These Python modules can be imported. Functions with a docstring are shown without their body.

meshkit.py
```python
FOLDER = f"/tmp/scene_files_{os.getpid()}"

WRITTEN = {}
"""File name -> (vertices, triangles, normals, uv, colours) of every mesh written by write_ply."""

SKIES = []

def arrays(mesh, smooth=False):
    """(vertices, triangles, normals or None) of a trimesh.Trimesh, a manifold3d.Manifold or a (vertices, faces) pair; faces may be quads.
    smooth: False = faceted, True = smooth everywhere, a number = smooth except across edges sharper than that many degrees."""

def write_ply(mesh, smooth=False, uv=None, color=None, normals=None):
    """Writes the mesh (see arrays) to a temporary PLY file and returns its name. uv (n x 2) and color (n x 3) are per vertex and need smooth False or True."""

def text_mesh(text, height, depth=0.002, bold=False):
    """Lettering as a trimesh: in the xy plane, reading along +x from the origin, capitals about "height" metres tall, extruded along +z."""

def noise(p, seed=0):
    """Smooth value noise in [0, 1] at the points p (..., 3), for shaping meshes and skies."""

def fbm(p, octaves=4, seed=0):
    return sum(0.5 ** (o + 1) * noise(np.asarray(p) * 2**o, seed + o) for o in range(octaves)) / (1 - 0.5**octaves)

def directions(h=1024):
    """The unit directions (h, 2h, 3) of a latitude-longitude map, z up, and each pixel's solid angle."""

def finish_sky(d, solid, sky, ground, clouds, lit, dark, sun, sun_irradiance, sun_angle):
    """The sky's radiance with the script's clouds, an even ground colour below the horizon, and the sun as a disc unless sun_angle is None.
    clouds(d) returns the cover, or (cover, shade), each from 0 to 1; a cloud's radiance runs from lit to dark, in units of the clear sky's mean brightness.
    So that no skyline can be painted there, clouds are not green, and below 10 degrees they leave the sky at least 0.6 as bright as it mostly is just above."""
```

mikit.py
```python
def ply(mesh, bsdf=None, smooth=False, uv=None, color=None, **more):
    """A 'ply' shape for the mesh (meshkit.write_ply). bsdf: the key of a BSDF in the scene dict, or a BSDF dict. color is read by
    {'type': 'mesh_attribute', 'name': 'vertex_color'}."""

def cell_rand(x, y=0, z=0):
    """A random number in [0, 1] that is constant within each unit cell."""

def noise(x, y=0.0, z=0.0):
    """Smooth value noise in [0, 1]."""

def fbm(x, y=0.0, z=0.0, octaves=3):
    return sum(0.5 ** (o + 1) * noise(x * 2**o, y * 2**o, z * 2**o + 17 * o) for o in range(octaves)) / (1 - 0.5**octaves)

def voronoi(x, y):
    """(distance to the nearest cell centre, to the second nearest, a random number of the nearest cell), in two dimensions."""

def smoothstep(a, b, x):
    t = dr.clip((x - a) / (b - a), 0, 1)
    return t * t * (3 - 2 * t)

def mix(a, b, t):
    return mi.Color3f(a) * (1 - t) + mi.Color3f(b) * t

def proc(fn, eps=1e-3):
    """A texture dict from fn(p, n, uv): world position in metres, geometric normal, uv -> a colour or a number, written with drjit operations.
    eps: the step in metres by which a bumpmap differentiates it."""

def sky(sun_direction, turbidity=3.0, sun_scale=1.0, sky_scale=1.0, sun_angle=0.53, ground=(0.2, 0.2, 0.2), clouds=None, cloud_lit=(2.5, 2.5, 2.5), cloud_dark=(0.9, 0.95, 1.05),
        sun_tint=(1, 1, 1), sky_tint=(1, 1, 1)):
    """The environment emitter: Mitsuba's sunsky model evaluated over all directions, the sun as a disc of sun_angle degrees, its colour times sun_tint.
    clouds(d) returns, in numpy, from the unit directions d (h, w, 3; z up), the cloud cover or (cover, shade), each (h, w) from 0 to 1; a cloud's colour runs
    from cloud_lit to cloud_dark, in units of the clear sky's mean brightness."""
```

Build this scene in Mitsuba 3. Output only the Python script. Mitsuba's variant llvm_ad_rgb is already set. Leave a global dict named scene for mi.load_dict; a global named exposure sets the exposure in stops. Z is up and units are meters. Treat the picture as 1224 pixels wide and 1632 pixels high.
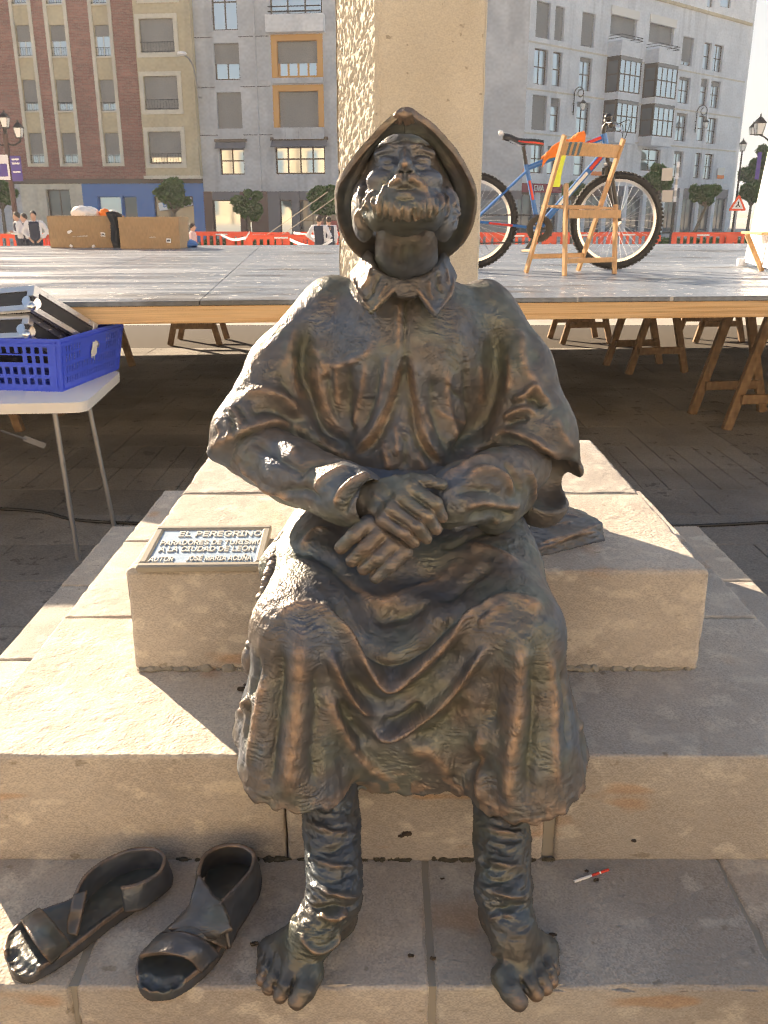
import math, random
import numpy as np, trimesh, drjit as dr, mitsuba as mi, mikit, meshkit
import shapely.geometry as sg
from shapely.ops import unary_union
from shapely import affinity
T = mi.ScalarTransform4f
scene, labels = {}, {}

# ---------------------------------------------------------------- camera, sky, exposure
F, HC = 1400.0, 1.56                      # focal length in pixels of the 1224x1632 photograph, camera height
TH = math.atan(476 / F)                   # the phone looks 18.8 degrees down
CT, ST = math.cos(TH), math.sin(TH)
scene['camera'] = {'type': 'perspective', 'fov': math.degrees(2 * math.atan(612 / F)), 'fov_axis': 'x', 'near_clip': 0.05, 'far_clip': 900.0,
                   'to_world': T().look_at(origin=[0, 0, HC], target=[0, CT, HC - ST], up=[0, 0, 1])}
SUN_AZ, SUN_EL = math.radians(40), math.radians(23)
SUN = (-math.sin(SUN_AZ) * math.cos(SUN_EL), math.cos(SUN_AZ) * math.cos(SUN_EL), math.sin(SUN_EL))


def veil(d):
    "thin bright cirrus on the sunward half of the sky"
    n = meshkit.fbm(d * np.array([3.0, 3.0, 7.0]), 4, 2)
    w = np.clip((d @ np.array([-0.25, 0.93, 0.1]) - 0.1) / 0.7, 0, 1)
    return w * w * (3 - 2 * w) * np.clip(0.55 + 0.9 * (n - 0.4), 0, 1), 0.1


scene['daylight'] = mikit.sky(SUN, turbidity=2.4, sun_scale=2.2, sky_scale=0.85, ground=(0.36, 0.33, 0.28), sun_tint=(0.95, 0.98, 1.14), clouds=veil, cloud_lit=(1.7, 1.7, 1.7))
exposure = 2.8


def ray(u, v):
    yc = (816 - v) / F
    return np.array([(u - 612) / F, CT + yc * ST, -ST + yc * CT])


def P(u, v, Y):
    "the point of the place that stands at depth Y where the photograph shows (u, v)"
    d = ray(u, v)
    return np.array([0, 0, HC]) + d * (Y / d[1])


def PZ(u, v, Z):
    "the point at height Z that the photograph shows at (u, v)"
    d = ray(u, v)
    return np.array([0, 0, HC]) + d * ((Z - HC) / d[2])

# ---------------------------------------------------------------- helpers
def tag(key, label=None, cat=None, group=None, kind=None):
    d = labels.setdefault(key, {})
    for k, v in (('label', label), ('category', cat), ('group', group), ('kind', kind)):
        if v:
            d[k] = v
    return key


COUNT = {}


def fresh(name):
    n = COUNT.get(name, 0)
    COUNT[name] = n + 1
    return name if n == 0 else f'{name}_{n:03d}'


def add(key, mesh, bsdf, smooth=False, **more):
    "one entry of the scene; a repeated key takes the next number"
    key = fresh(key)
    scene[key] = mikit.ply(mesh, bsdf, smooth=smooth, **more)
    return key


def put(key, shape, M):
    "a copy of a shape dict under another transform"
    key = fresh(key)
    scene[key] = {**shape, 'to_world': M}
    return key


def thing(name, label, cat, group=None):
    key = fresh(name)
    tag(key, label, cat, group)
    return key


cat_ = trimesh.util.concatenate


def bx(lo, hi, ch=0.0):
    "box from corner to corner, edges chamfered by ch"
    lo, hi = np.minimum(lo, hi).astype(float), np.maximum(lo, hi).astype(float)
    if ch <= 0:
        m = trimesh.creation.box(extents=hi - lo)
        m.apply_translation((lo + hi) / 2)
        return m
    ch = min(ch, (hi - lo).min() * 0.45)
    c, h = (lo + hi) / 2, (hi - lo) / 2
    pts = []
    for sx in (-1, 1):
        for sy in (-1, 1):
            for sz in (-1, 1):
                s = np.array([sx, sy, sz])
                for k in range(3):
                    q = h - ch
                    q[k] = h[k]
                    pts.append(c + s * q)
    return trimesh.convex.convex_hull(np.array(pts))


def tube(pts, r, n=8, cap=True):
    "polyline swept by a circle, r a number or one per point"
    p = np.asarray(pts, float)
    r = np.broadcast_to(np.asarray(r, float), (len(p),))
    t = np.gradient(p, axis=0)
    t /= np.linalg.norm(t, axis=1, keepdims=True) + 1e-12
    up = np.array([0, 0, 1.0]) if abs(t[0, 2]) < 0.9 else np.array([1.0, 0, 0])
    a = np.cross(t[0], up)
    fr = []
    for k in range(len(p)):
        a = a - t[k] * (a @ t[k])
        a /= np.linalg.norm(a) + 1e-12
        fr.append((a, np.cross(t[k], a)))
    ang = np.arange(n) * 2 * np.pi / n
    v = np.concatenate([p[k] + r[k] * (np.cos(ang)[:, None] * fr[k][0] + np.sin(ang)[:, None] * fr[k][1]) for k in range(len(p))])
    f = []
    for k in range(len(p) - 1):
        for j in range(n):
            a0, a1, b0, b1 = k * n + j, k * n + (j + 1) % n, (k + 1) * n + j, (k + 1) * n + (j + 1) % n
            f += [[a0, a1, b1], [a0, b1, b0]]
    if cap:
        v = np.vstack([v, p[0], p[-1]])
        e = (len(p) - 1) * n
        for j in range(n):
            f += [[len(v) - 2, (j + 1) % n, j], [len(v) - 1, e + j, e + (j + 1) % n]]
    return trimesh.Trimesh(v, np.array(f), process=False)


def bar(a, b, w, h, up=(0, 0, 1), ch=0.0):
    "rectangular bar from a to b, w across, h along up"
    a, b = np.asarray(a, float), np.asarray(b, float)
    d = b - a
    L = np.linalg.norm(d)
    z = d / L
    x = np.cross(np.asarray(up, float), z)
    if np.linalg.norm(x) < 1e-6:
        x = np.array([1.0, 0, 0])
    x /= np.linalg.norm(x)
    y = np.cross(z, x)
    m = bx([-w / 2, -h / 2, 0], [w / 2, h / 2, L], ch)
    M = np.eye(4)
    M[:3, 0], M[:3, 1], M[:3, 2], M[:3, 3] = x, y, z, a
    m.apply_transform(M)
    return m


def spline(pts, n=40):
    "smooth curve through the points (Catmull-Rom)"
    p = np.asarray(pts, float)
    q = np.vstack([2 * p[0] - p[1], p, 2 * p[-1] - p[-2]])
    out = []
    m = len(p) - 1
    for s in np.linspace(0, m, n):
        k = min(int(s), m - 1)
        t = s - k
        a, b, c, d = q[k:k + 4]
        out.append(0.5 * (2 * b + (c - a) * t + (2 * a - 5 * b + 4 * c - d) * t * t + (3 * b - a - 3 * c + d) * t ** 3))
    return np.array(out)


def lathe(profile, n=20, loc=(0, 0, 0)):
    m = trimesh.creation.revolve(np.asarray(profile, float), sections=n)
    m.apply_translation(loc)
    return m


def extrude(poly, depth):
    g = getattr(poly, 'geoms', [poly])
    return cat_([trimesh.creation.extrude_polygon(x, depth, engine='earcut') for x in g if x.area > 1e-9])


def frame(origin, xa, ya):
    "matrix whose x and y axes are xa and ya"
    xa, ya = np.asarray(xa, float), np.asarray(ya, float)
    xa = xa / np.linalg.norm(xa)
    ya = ya - xa * (ya @ xa)
    ya /= np.linalg.norm(ya)
    M = np.eye(4)
    M[:3, 0], M[:3, 1], M[:3, 2], M[:3, 3] = xa, ya, np.cross(xa, ya), origin
    return M


def rotz(deg, loc=(0, 0, 0)):
    a = math.radians(deg)
    M = np.eye(4)
    M[0, 0], M[0, 1], M[1, 0], M[1, 1] = math.cos(a), -math.sin(a), math.sin(a), math.cos(a)
    M[:3, 3] = loc
    return M


def grid_box(lo, hi, r, step, amp=0.0, seed=0, freq=9.0):
    "stone block: a box with a dense skin, rounded arrises and an uneven surface"
    lo, hi = np.asarray(lo, float), np.asarray(hi, float)

    def axis(a, b):
        n = max(1, int(round((b - a - 2 * r) / step)))
        return np.concatenate([[a, a + r * 0.3, a + r * 0.65], np.linspace(a + r, b - r, n + 1), [b - r * 0.65, b - r * 0.3, b]])
    V, Fc, at = [], [], 0
    for k in range(3):
        i, j = (k + 1) % 3, (k + 2) % 3
        ai, aj = axis(lo[i], hi[i]), axis(lo[j], hi[j])
        gi, gj = np.meshgrid(ai, aj, indexing='ij')
        for side in (0, 1):
            p = np.zeros(gi.shape + (3,))
            p[..., i], p[..., j], p[..., k] = gi, gj, (lo, hi)[side][k]
            n0, n1 = gi.shape
            idx = np.arange(n0 * n1).reshape(n0, n1) + at
            q = np.stack([idx[:-1, :-1], idx[1:, :-1], idx[1:, 1:], idx[:-1, 1:]], -1).reshape(-1, 4)
            if side == 0:
                q = q[:, ::-1]
            V.append(p.reshape(-1, 3))
            Fc.append(q)
            at += n0 * n1
    v = np.vstack(V)
    q = np.vstack(Fc)
    inner = np.clip(v, lo + r, hi - r)
    d = v - inner
    L = np.linalg.norm(d, axis=1, keepdims=True)
    nrm = d / np.maximum(L, 1e-9)
    v = inner + nrm * r
    if amp:
        edge = (np.abs(nrm).max(1) < 0.97)
        w = meshkit.fbm(v * freq, 3, seed) - 0.5
        w2 = np.clip(meshkit.fbm(v * freq * 4.5, 2, seed + 5) - 0.55, 0, 1)
        v = v + nrm * (w * amp - edge * w2 * amp * 3.5)[:, None]
    f = np.vstack([q[:, [0, 1, 2]], q[:, [0, 2, 3]]])
    m = trimesh.Trimesh(v, f, process=False)
    m.merge_vertices(digits_vertex=5)
    return m


# ---- solids from distance functions: clay for everything that is modelled by hand
def smin(a, b, k):
    h = np.clip(0.5 + 0.5 * (b - a) / k, 0, 1)
    return b + (a - b) * h - k * h * (1 - h)


def smax(a, b, k):
    return -smin(-a, -b, k)


def cap(p, a, b, ra, rb=None):
    rb = ra if rb is None else rb
    a, b = np.asarray(a, float), np.asarray(b, float)
    d = b - a
    t = np.clip((p - a) @ d / (d @ d), 0, 1)
    return np.linalg.norm(p - a - t[:, None] * d, axis=1) - (ra + (rb - ra) * t)


def chain(p, pts, rs, k=0.008):
    out = None
    for i in range(len(pts) - 1):
        d = cap(p, pts[i], pts[i + 1], rs[i], rs[i + 1])
        out = d if out is None else smin(out, d, k)
    return out


def ell(p, c, r, R=None):
    q = p - np.asarray(c, float)
    if R is not None:
        q = q @ R
    r = np.asarray(r, float)
    k0 = np.linalg.norm(q / r, axis=1)
    k1 = np.linalg.norm(q / (r * r), axis=1)
    return k0 * (k0 - 1) / np.maximum(k1, 1e-9)


def rbox(p, c, h, r, R=None):
    q = p - np.asarray(c, float)
    if R is not None:
        q = q @ R
    q = np.abs(q) - (np.asarray(h, float) - r)
    return np.linalg.norm(np.maximum(q, 0), axis=1) + np.minimum(q.max(1), 0) - r


def nets(f, lo, hi, h, B=8, margin=2.4):
    "surface nets of f < 0 on a grid of pitch h; f takes (n, 3) points"
    lo, hi = np.asarray(lo, float), np.asarray(hi, float)
    nb = np.ceil((hi - lo) / (h * B)).astype(int)
    c = lo + (np.stack(np.meshgrid(*[np.arange(k) for k in nb], indexing='ij'), -1).reshape(-1, 3) + 0.5) * h * B
    dc = f(c)
    live = np.abs(dc) < margin * h * B
    n = nb * B
    vals = np.repeat(np.repeat(np.repeat(np.where(dc < 0, -1.0, 1.0).reshape(nb), B, 0), B, 1), B, 2).astype(np.float32)
    m = np.repeat(np.repeat(np.repeat(live.reshape(nb), B, 0), B, 1), B, 2)
    idx = np.argwhere(m)
    out = np.empty(len(idx), np.float32)
    for s in range(0, len(idx), 400000):
        out[s:s + 400000] = f(lo + (idx[s:s + 400000] + 0.5) * h)
    vals[m] = out
    ins = vals < 0
    cc = [(i, j, k) for i in (0, 1) for j in (0, 1) for k in (0, 1)]
    sl = lambda A, o: A[o[0]:A.shape[0] - 1 + o[0], o[1]:A.shape[1] - 1 + o[1], o[2]:A.shape[2] - 1 + o[2]]
    cnt = sum(sl(ins, o).astype(np.int8) for o in cc)
    cells = np.argwhere((cnt > 0) & (cnt < 8))
    acc, num = np.zeros((len(cells), 3)), np.zeros(len(cells))
    corner = {o: vals[cells[:, 0] + o[0], cells[:, 1] + o[1], cells[:, 2] + o[2]].astype(float) for o in cc}
    for o in cc:
        for ax in range(3):
            if o[ax] == 0:
                o2 = tuple(1 if q == ax else o[q] for q in range(3))
                a, b = corner[o], corner[o2]
                x = (a < 0) != (b < 0)
                t = np.where(x, a / np.where(x, a - b, 1), 0)
                pt = np.tile(np.array(o, float), (len(cells), 1))
                pt[:, ax] = t
                acc += pt * x[:, None]
                num += x
    v = lo + (cells + acc / num[:, None] + 0.5) * h
    vid = np.full(np.array(vals.shape) - 1, -1, np.int64)
    vid[cells[:, 0], cells[:, 1], cells[:, 2]] = np.arange(len(cells))
    quads = []
    for ax in range(3):
        a = [slice(1, -1)] * 3
        b = [slice(1, -1)] * 3
        a[ax], b[ax] = slice(0, -1), slice(1, None)
        A, Bv = ins[tuple(a)], ins[tuple(b)]
        e = np.argwhere(A != Bv)
        off = np.array([1, 1, 1])
        off[ax] = 0
        e = e + off
        flip = ins[e[:, 0], e[:, 1], e[:, 2]]
        u, w = (ax + 1) % 3, (ax + 2) % 3
        ids = []
        for du, dw in ((-1, -1), (0, -1), (0, 0), (-1, 0)):
            q = e.copy()
            q[:, u] += du
            q[:, w] += dw
            ids.append(vid[q[:, 0], q[:, 1], q[:, 2]])
        q = np.stack(ids, 1)
        q[~flip] = q[~flip][:, ::-1]
        quads.append(q)
    q = np.vstack(quads)
    q = q[(q >= 0).all(1)]
    return trimesh.Trimesh(v, np.vstack([q[:, [0, 1, 2]], q[:, [0, 2, 3]]]), process=False)


def soften(m, n):
    "Taubin smoothing with plain neighbour means"
    from scipy.sparse import coo_matrix
    e = m.edges_unique
    k = len(m.vertices)
    A = coo_matrix((np.ones(2 * len(e)), (np.r_[e[:, 0], e[:, 1]], np.r_[e[:, 1], e[:, 0]])), (k, k)).tocsr()
    w = np.asarray(A.sum(1)).ravel()
    v = np.array(m.vertices)
    for i in range(n):
        step = 0.5 if i % 2 == 0 else -0.51
        v = v + step * np.where(w[:, None] > 2, A @ v / np.maximum(w, 1)[:, None] - v, 0)
    m.vertices = v


def march(f, pix, near=0.9, far=2.6):
    "where the camera sees the solid f at the pixels: points drawn on the clay"
    o = np.array([0, 0, HC])
    d = np.array([ray(u, v) for u, v in pix])
    d /= np.linalg.norm(d, axis=1, keepdims=True)
    t = np.full(len(d), near)
    for _ in range(90):
        t = np.minimum(t + np.clip(f(o + d * t[:, None]) * 0.8, -0.05, 0.2), far)
    return o + d * t[:, None]


def seg_dist(v, poly):
    "distance of every vertex to a polyline, the parameter along it (0..1) and the side offset vector"
    poly = np.asarray(poly, float)
    best = np.full(len(v), 9.0)
    par = np.zeros(len(v))
    off = np.zeros_like(v)
    L = np.r_[0, np.cumsum(np.linalg.norm(np.diff(poly, axis=0), axis=1))]
    for i in range(len(poly) - 1):
        a, d = poly[i], poly[i + 1] - poly[i]
        t = np.clip((v - a) @ d / (d @ d + 1e-12), 0, 1)
        o = v - a - t[:, None] * d
        dd = np.linalg.norm(o, axis=1)
        w = dd < best
        best[w], off[w] = dd[w], o[w]
        par[w] = (L[i] + t[w] * (L[i + 1] - L[i])) / L[-1]
    return best, par, off


class Clay:
    "a meshed solid whose surface is then worked with strokes: ridges, grooves, lips"

    def __init__(self, f, lo, hi, h, smooth=2):
        self.f = f
        m = nets(f, lo, hi, h)
        if smooth:
            soften(m, smooth * 2)
        self.m = m
        self.v = np.array(m.vertices)
        self.n = np.array(m.vertex_normals)
        self.worn = np.zeros(len(self.v))
        self.deep = np.zeros(len(self.v))
        self.disp = np.zeros(len(self.v))

    def stroke(self, pts, amp, w, lip=0.0, taper=True, on=True, worn=0.6, smooth_pts=True):
        """pts: pixels on the photograph (marched onto the clay) or 3-D points. amp > 0 raises, < 0 cuts; lip: how much the lower side drops (overlapping edge)."""
        pts = [tuple(p) for p in pts]
        p = march(self.f, pts) if len(pts[0]) == 2 else np.array(pts)
        if smooth_pts and len(p) > 2:
            p = spline(p, 8 * len(p))
        box = (self.v > p.min(0) - 4 * w).all(1) & (self.v < p.max(0) + 4 * w).all(1)
        ii = np.nonzero(box)[0]
        if not len(ii):
            return
        d, par, off = seg_dist(self.v[ii], p)
        env = np.exp(-(d / w) ** 2)
        k = np.clip(np.minimum(par, 1 - par) * 5, 0, 1) if taper else np.ones_like(par)
        k = k * k * (3 - 2 * k)
        if lip:
            tang = np.gradient(p, axis=0)[np.clip((par * (len(p) - 1)).round().astype(int), 0, len(p) - 1)]
            tang /= np.linalg.norm(tang, axis=1, keepdims=True)
            side = np.einsum('ij,ij->i', np.cross(self.n[ii], tang), off)
            s = 0.5 + 0.5 * np.tanh(side / (0.28 * w))       # one side overlaps, the other falls away
            self.disp[ii] += k * amp * s * env - k * abs(lip) * (1 - s) * np.exp(-(d / (w * 1.3)) ** 2)
            self.worn[ii] = np.maximum(self.worn[ii], worn * k * np.exp(-(d / (w * 0.35)) ** 2))
            self.deep[ii] = np.maximum(self.deep[ii], k * (1 - s) * np.exp(-(d / w) ** 2))
        else:
            self.disp[ii] += k * amp * env
            (self.worn if amp > 0 else self.deep)[ii] = np.maximum((self.worn if amp > 0 else self.deep)[ii], (worn if amp > 0 else 0.8) * k * np.exp(-(d / (w * 0.6)) ** 2))

    def ripple(self, amp, freq, seed, octaves=3, stretch=(1, 1, 1), ridged=False, mask=None):
        n = meshkit.fbm(self.v * np.array(stretch) * freq, octaves, seed)
        n = (0.5 - np.abs(n - 0.5) * 2.2) if ridged else n - 0.5
        self.disp += amp * n * (1 if mask is None else mask)

    def bake(self):
        v = self.v + self.n * self.disp[:, None]
        m = trimesh.Trimesh(v, self.m.faces, process=False)
        return m


def ud_tri(p, a, b, c):
    "distance to a triangle"
    a, b, c = (np.asarray(x, float) for x in (a, b, c))
    ba, cb, ac = b - a, c - b, a - c
    n = np.cross(ba, ac)
    pa, pb, pc = p - a, p - b, p - c
    inside = (np.sign(pa @ np.cross(ba, n)) + np.sign(pb @ np.cross(cb, n)) + np.sign(pc @ np.cross(ac, n))) < 2

    def e(d, q):
        t = np.clip(q @ d / (d @ d), 0, 1)
        r = q - t[:, None] * d
        return np.einsum('ij,ij->i', r, r)
    edge = np.minimum(np.minimum(e(ba, pa), e(cb, pb)), e(ac, pc))
    plane = (pa @ n) ** 2 / (n @ n)
    return np.sqrt(np.where(inside, edge, plane))


def ud_fan(p, pts):
    d = None
    for i in range(1, len(pts) - 1):
        t = ud_tri(p, pts[0], pts[i], pts[i + 1])
        d = t if d is None else np.minimum(d, t)
    return d


def regrid(rows, nu, nv, closed=False):
    "dense smooth grid (nu, nv, 3) through a coarse grid of points, rows[i][j]"
    R = np.array(rows, float)
    if closed:
        R = np.concatenate([R[-1:], R, R[:2]], 0)
    A = np.stack([spline(R[:, j], (nu - 1) if not closed else 10 * (len(R) - 1) + 1) if len(R) > 2 else np.linspace(R[0, j], R[1, j], nu - 1) for j in range(R.shape[1])], 1)
    if closed:
        A = A[10:-10]
        k = np.linspace(0, len(A) - 1, nu).round().astype(int)
        A = A[k]
    return np.stack([spline(A[i], nv) if A.shape[1] > 2 else np.linspace(A[i, 0], A[i, 1], nv) for i in range(len(A))], 0)


def shell(Gr, th, amp=0.0, freq=30, seed=0):
    "a sheet of thickness th from a grid of points; returns mesh with a closed rim"
    nu, nv = Gr.shape[:2]
    du, dv = np.gradient(Gr, axis=0), np.gradient(Gr, axis=1)
    n = np.cross(du, dv)
    n /= np.linalg.norm(n, axis=2, keepdims=True) + 1e-12
    t = th * (1 + 0.0 * Gr[..., :1])
    w = amp * (meshkit.fbm(Gr * freq, 3, seed) - 0.5)[..., None] if amp else 0
    A, Bk = Gr + n * (t / 2 + w), Gr - n * (t / 2 - w)
    v = np.vstack([A.reshape(-1, 3), Bk.reshape(-1, 3)])
    i = np.arange(nu * nv).reshape(nu, nv)
    q = np.stack([i[:-1, :-1], i[1:, :-1], i[1:, 1:], i[:-1, 1:]], -1).reshape(-1, 4)
    o = nu * nv
    quads = [q, q[:, ::-1] + o]
    ring = np.concatenate([i[:, 0], i[-1, 1:], i[-2::-1, -1], i[0, -2:0:-1]])
    r2 = np.roll(ring, -1)
    quads.append(np.stack([r2, ring, ring + o, r2 + o], -1))
    q = np.vstack(quads)
    return trimesh.Trimesh(v, np.vstack([q[:, [0, 1, 2]], q[:, [0, 2, 3]]]), process=False)


def poly_dist(x, y, poly):
    "signed distance to a closed polygon in the plane"
    poly = np.asarray(poly, float)
    d = np.full(len(x), 1e9)
    s = np.ones(len(x))
    for i in range(len(poly)):
        a, b = poly[i], poly[i - 1]
        e = b - a
        wx, wy = x - a[0], y - a[1]
        t = np.clip((wx * e[0] + wy * e[1]) / (e @ e + 1e-15), 0, 1)
        d = np.minimum(d, (wx - e[0] * t) ** 2 + (wy - e[1] * t) ** 2)
        c1, c2, c3 = y >= a[1], y < b[1], e[0] * wy > e[1] * wx
        s = np.where((c1 & c2 & c3) | (~c1 & ~c2 & ~c3), -s, s)
    return s * np.sqrt(d)

# ---------------------------------------------------------------- materials
noise, fbm, smoothstep, mix, voronoi, cell_rand = mikit.noise, mikit.fbm, mikit.smoothstep, mikit.mix, mikit.voronoi, mikit.cell_rand


def matt(key, rgb, rough=0.6, metallic=0.0, spec=0.5, **more):
    scene[key] = {'type': 'twosided', 'bsdf': {'type': 'principled', 'base_color': {'type': 'rgb', 'value': list(rgb)}, 'roughness': rough, 'metallic': metallic, 'specular': spec, **more}}
    return key


def proc_mat(key, colour, bump=None, scale=1.0, rough=0.7, metallic=0.0, spec=0.5, eps=1e-3, **more):
    b = {'type': 'principled', 'base_color': mikit.proc(colour) if callable(colour) else colour, 'roughness': mikit.proc(rough) if callable(rough) else rough, 'metallic': metallic, 'specular': spec, **more}
    if bump:
        b = {'type': 'bumpmap', 'arbitrary': mikit.proc(bump, eps), 'scale': scale, 'bsdf': b}
    scene[key] = {'type': 'twosided', 'bsdf': b}
    return key


def stone_colour(p, n, uv):
    a = fbm(p.x * 3.1, p.y * 3.1, p.z * 3.1, 4)
    b = fbm(p.x * 21 + 5, p.y * 21, p.z * 26, 4)
    g = noise(p.x * 330, p.y * 330, p.z * 330)
    c = mix((0.36, 0.322, 0.282), (0.47, 0.43, 0.38), smoothstep(0.3, 0.7, a))
    c = mix(c, (0.60, 0.555, 0.475), smoothstep(0.54, 0.70, b) * 0.5)                       # pale fossil-like spots
    c = mix(c, (0.42, 0.24, 0.12), smoothstep(0.66, 0.8, fbm(p.x * 6 + 40, p.y * 6, p.z * 16, 3)) * 0.55)   # rusty streaks
    c = mix(c, (0.20, 0.17, 0.13), smoothstep(0.70, 0.80, fbm(p.x * 31 + 9, p.y * 31, p.z * 31, 4)) * 0.6)  # black crust
    return c * (0.78 + 0.42 * g)


def stone_bump(p, n, uv):
    return 0.5 * noise(p.x * 260, p.y * 260, p.z * 260) + 0.9 * fbm(p.x * 70, p.y * 70, p.z * 70, 3) + 1.2 * fbm(p.x * 18, p.y * 18, p.z * 18, 2)




for name_, tint_ in (('limestone_tread', (1.0, 1.0, 1.0)), ('limestone_grey', (0.86, 0.88, 0.90)), ('limestone_pale', (1.06, 1.04, 1.0))):   # blocks from different beds
    proc_mat(name_, lambda p, n, uv, tint_=tint_: stone_colour(p, n, uv) * mi.Color3f(tint_), stone_bump, 0.0034, 0.8, spec=0.35)


def pillar_colour(p, n, uv):
    a = fbm(p.x * 5, p.y * 5, p.z * 2.2, 4)
    g = noise(p.x * 380, p.y * 380, p.z * 380)
    c = mix((0.53, 0.485, 0.40), (0.64, 0.595, 0.50), smoothstep(0.3, 0.72, a))
    c = mix(c, (0.25, 0.20, 0.14), smoothstep(0.76, 0.84, fbm(p.x * 55 + 3, p.y * 55, p.z * 55, 3)) * 0.6)
    return c * (0.86 + 0.28 * g)


proc_mat('pillar_stone', pillar_colour, lambda p, n, uv: noise(p.x * 200, p.y * 200, p.z * 200) + fbm(p.x * 40, p.y * 40, p.z * 40, 3), 0.0018, 0.85, spec=0.3)
matt('mortar', (0.30, 0.28, 0.24), 0.95, spec=0.2)


def bronze(key, rough, bump_scale, metallic=0.72):
    def bump(p, n, uv):
        w = fbm(p.x * 14, p.y * 14, p.z * 14, 2) * 9
        k = smoothstep(0.4, 0.6, noise(p.x * 17 + 3, p.y * 17, p.z * 17))
        brush = noise(p.x * 60 + w, p.y * 60, p.z * 300 + 3 * w) * k + noise(p.x * 260 + 2 * w, p.y * 200, p.z * 55 + w) * (1 - k)
        return 1.3 * brush + 0.6 * noise(p.x * 400, p.y * 400, p.z * 400) + 1.5 * fbm(p.x * 55, p.y * 55, p.z * 55, 3)

    def r(p, n, uv):
        return rough + 0.28 * (fbm(p.x * 26, p.y * 26, p.z * 26, 3) - 0.5)
    b = {'type': 'principled', 'base_color': {'type': 'mesh_attribute', 'name': 'vertex_color'}, 'roughness': mikit.proc(r), 'metallic': metallic, 'specular': 0.6}
    scene[key] = {'type': 'twosided', 'bsdf': {'type': 'bumpmap', 'arbitrary': mikit.proc(bump), 'scale': bump_scale, 'bsdf': b}}


bronze('bronze', 0.47, 0.0018, 0.55)
bronze('bronze_smooth', 0.43, 0.0011, 0.55)


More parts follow.
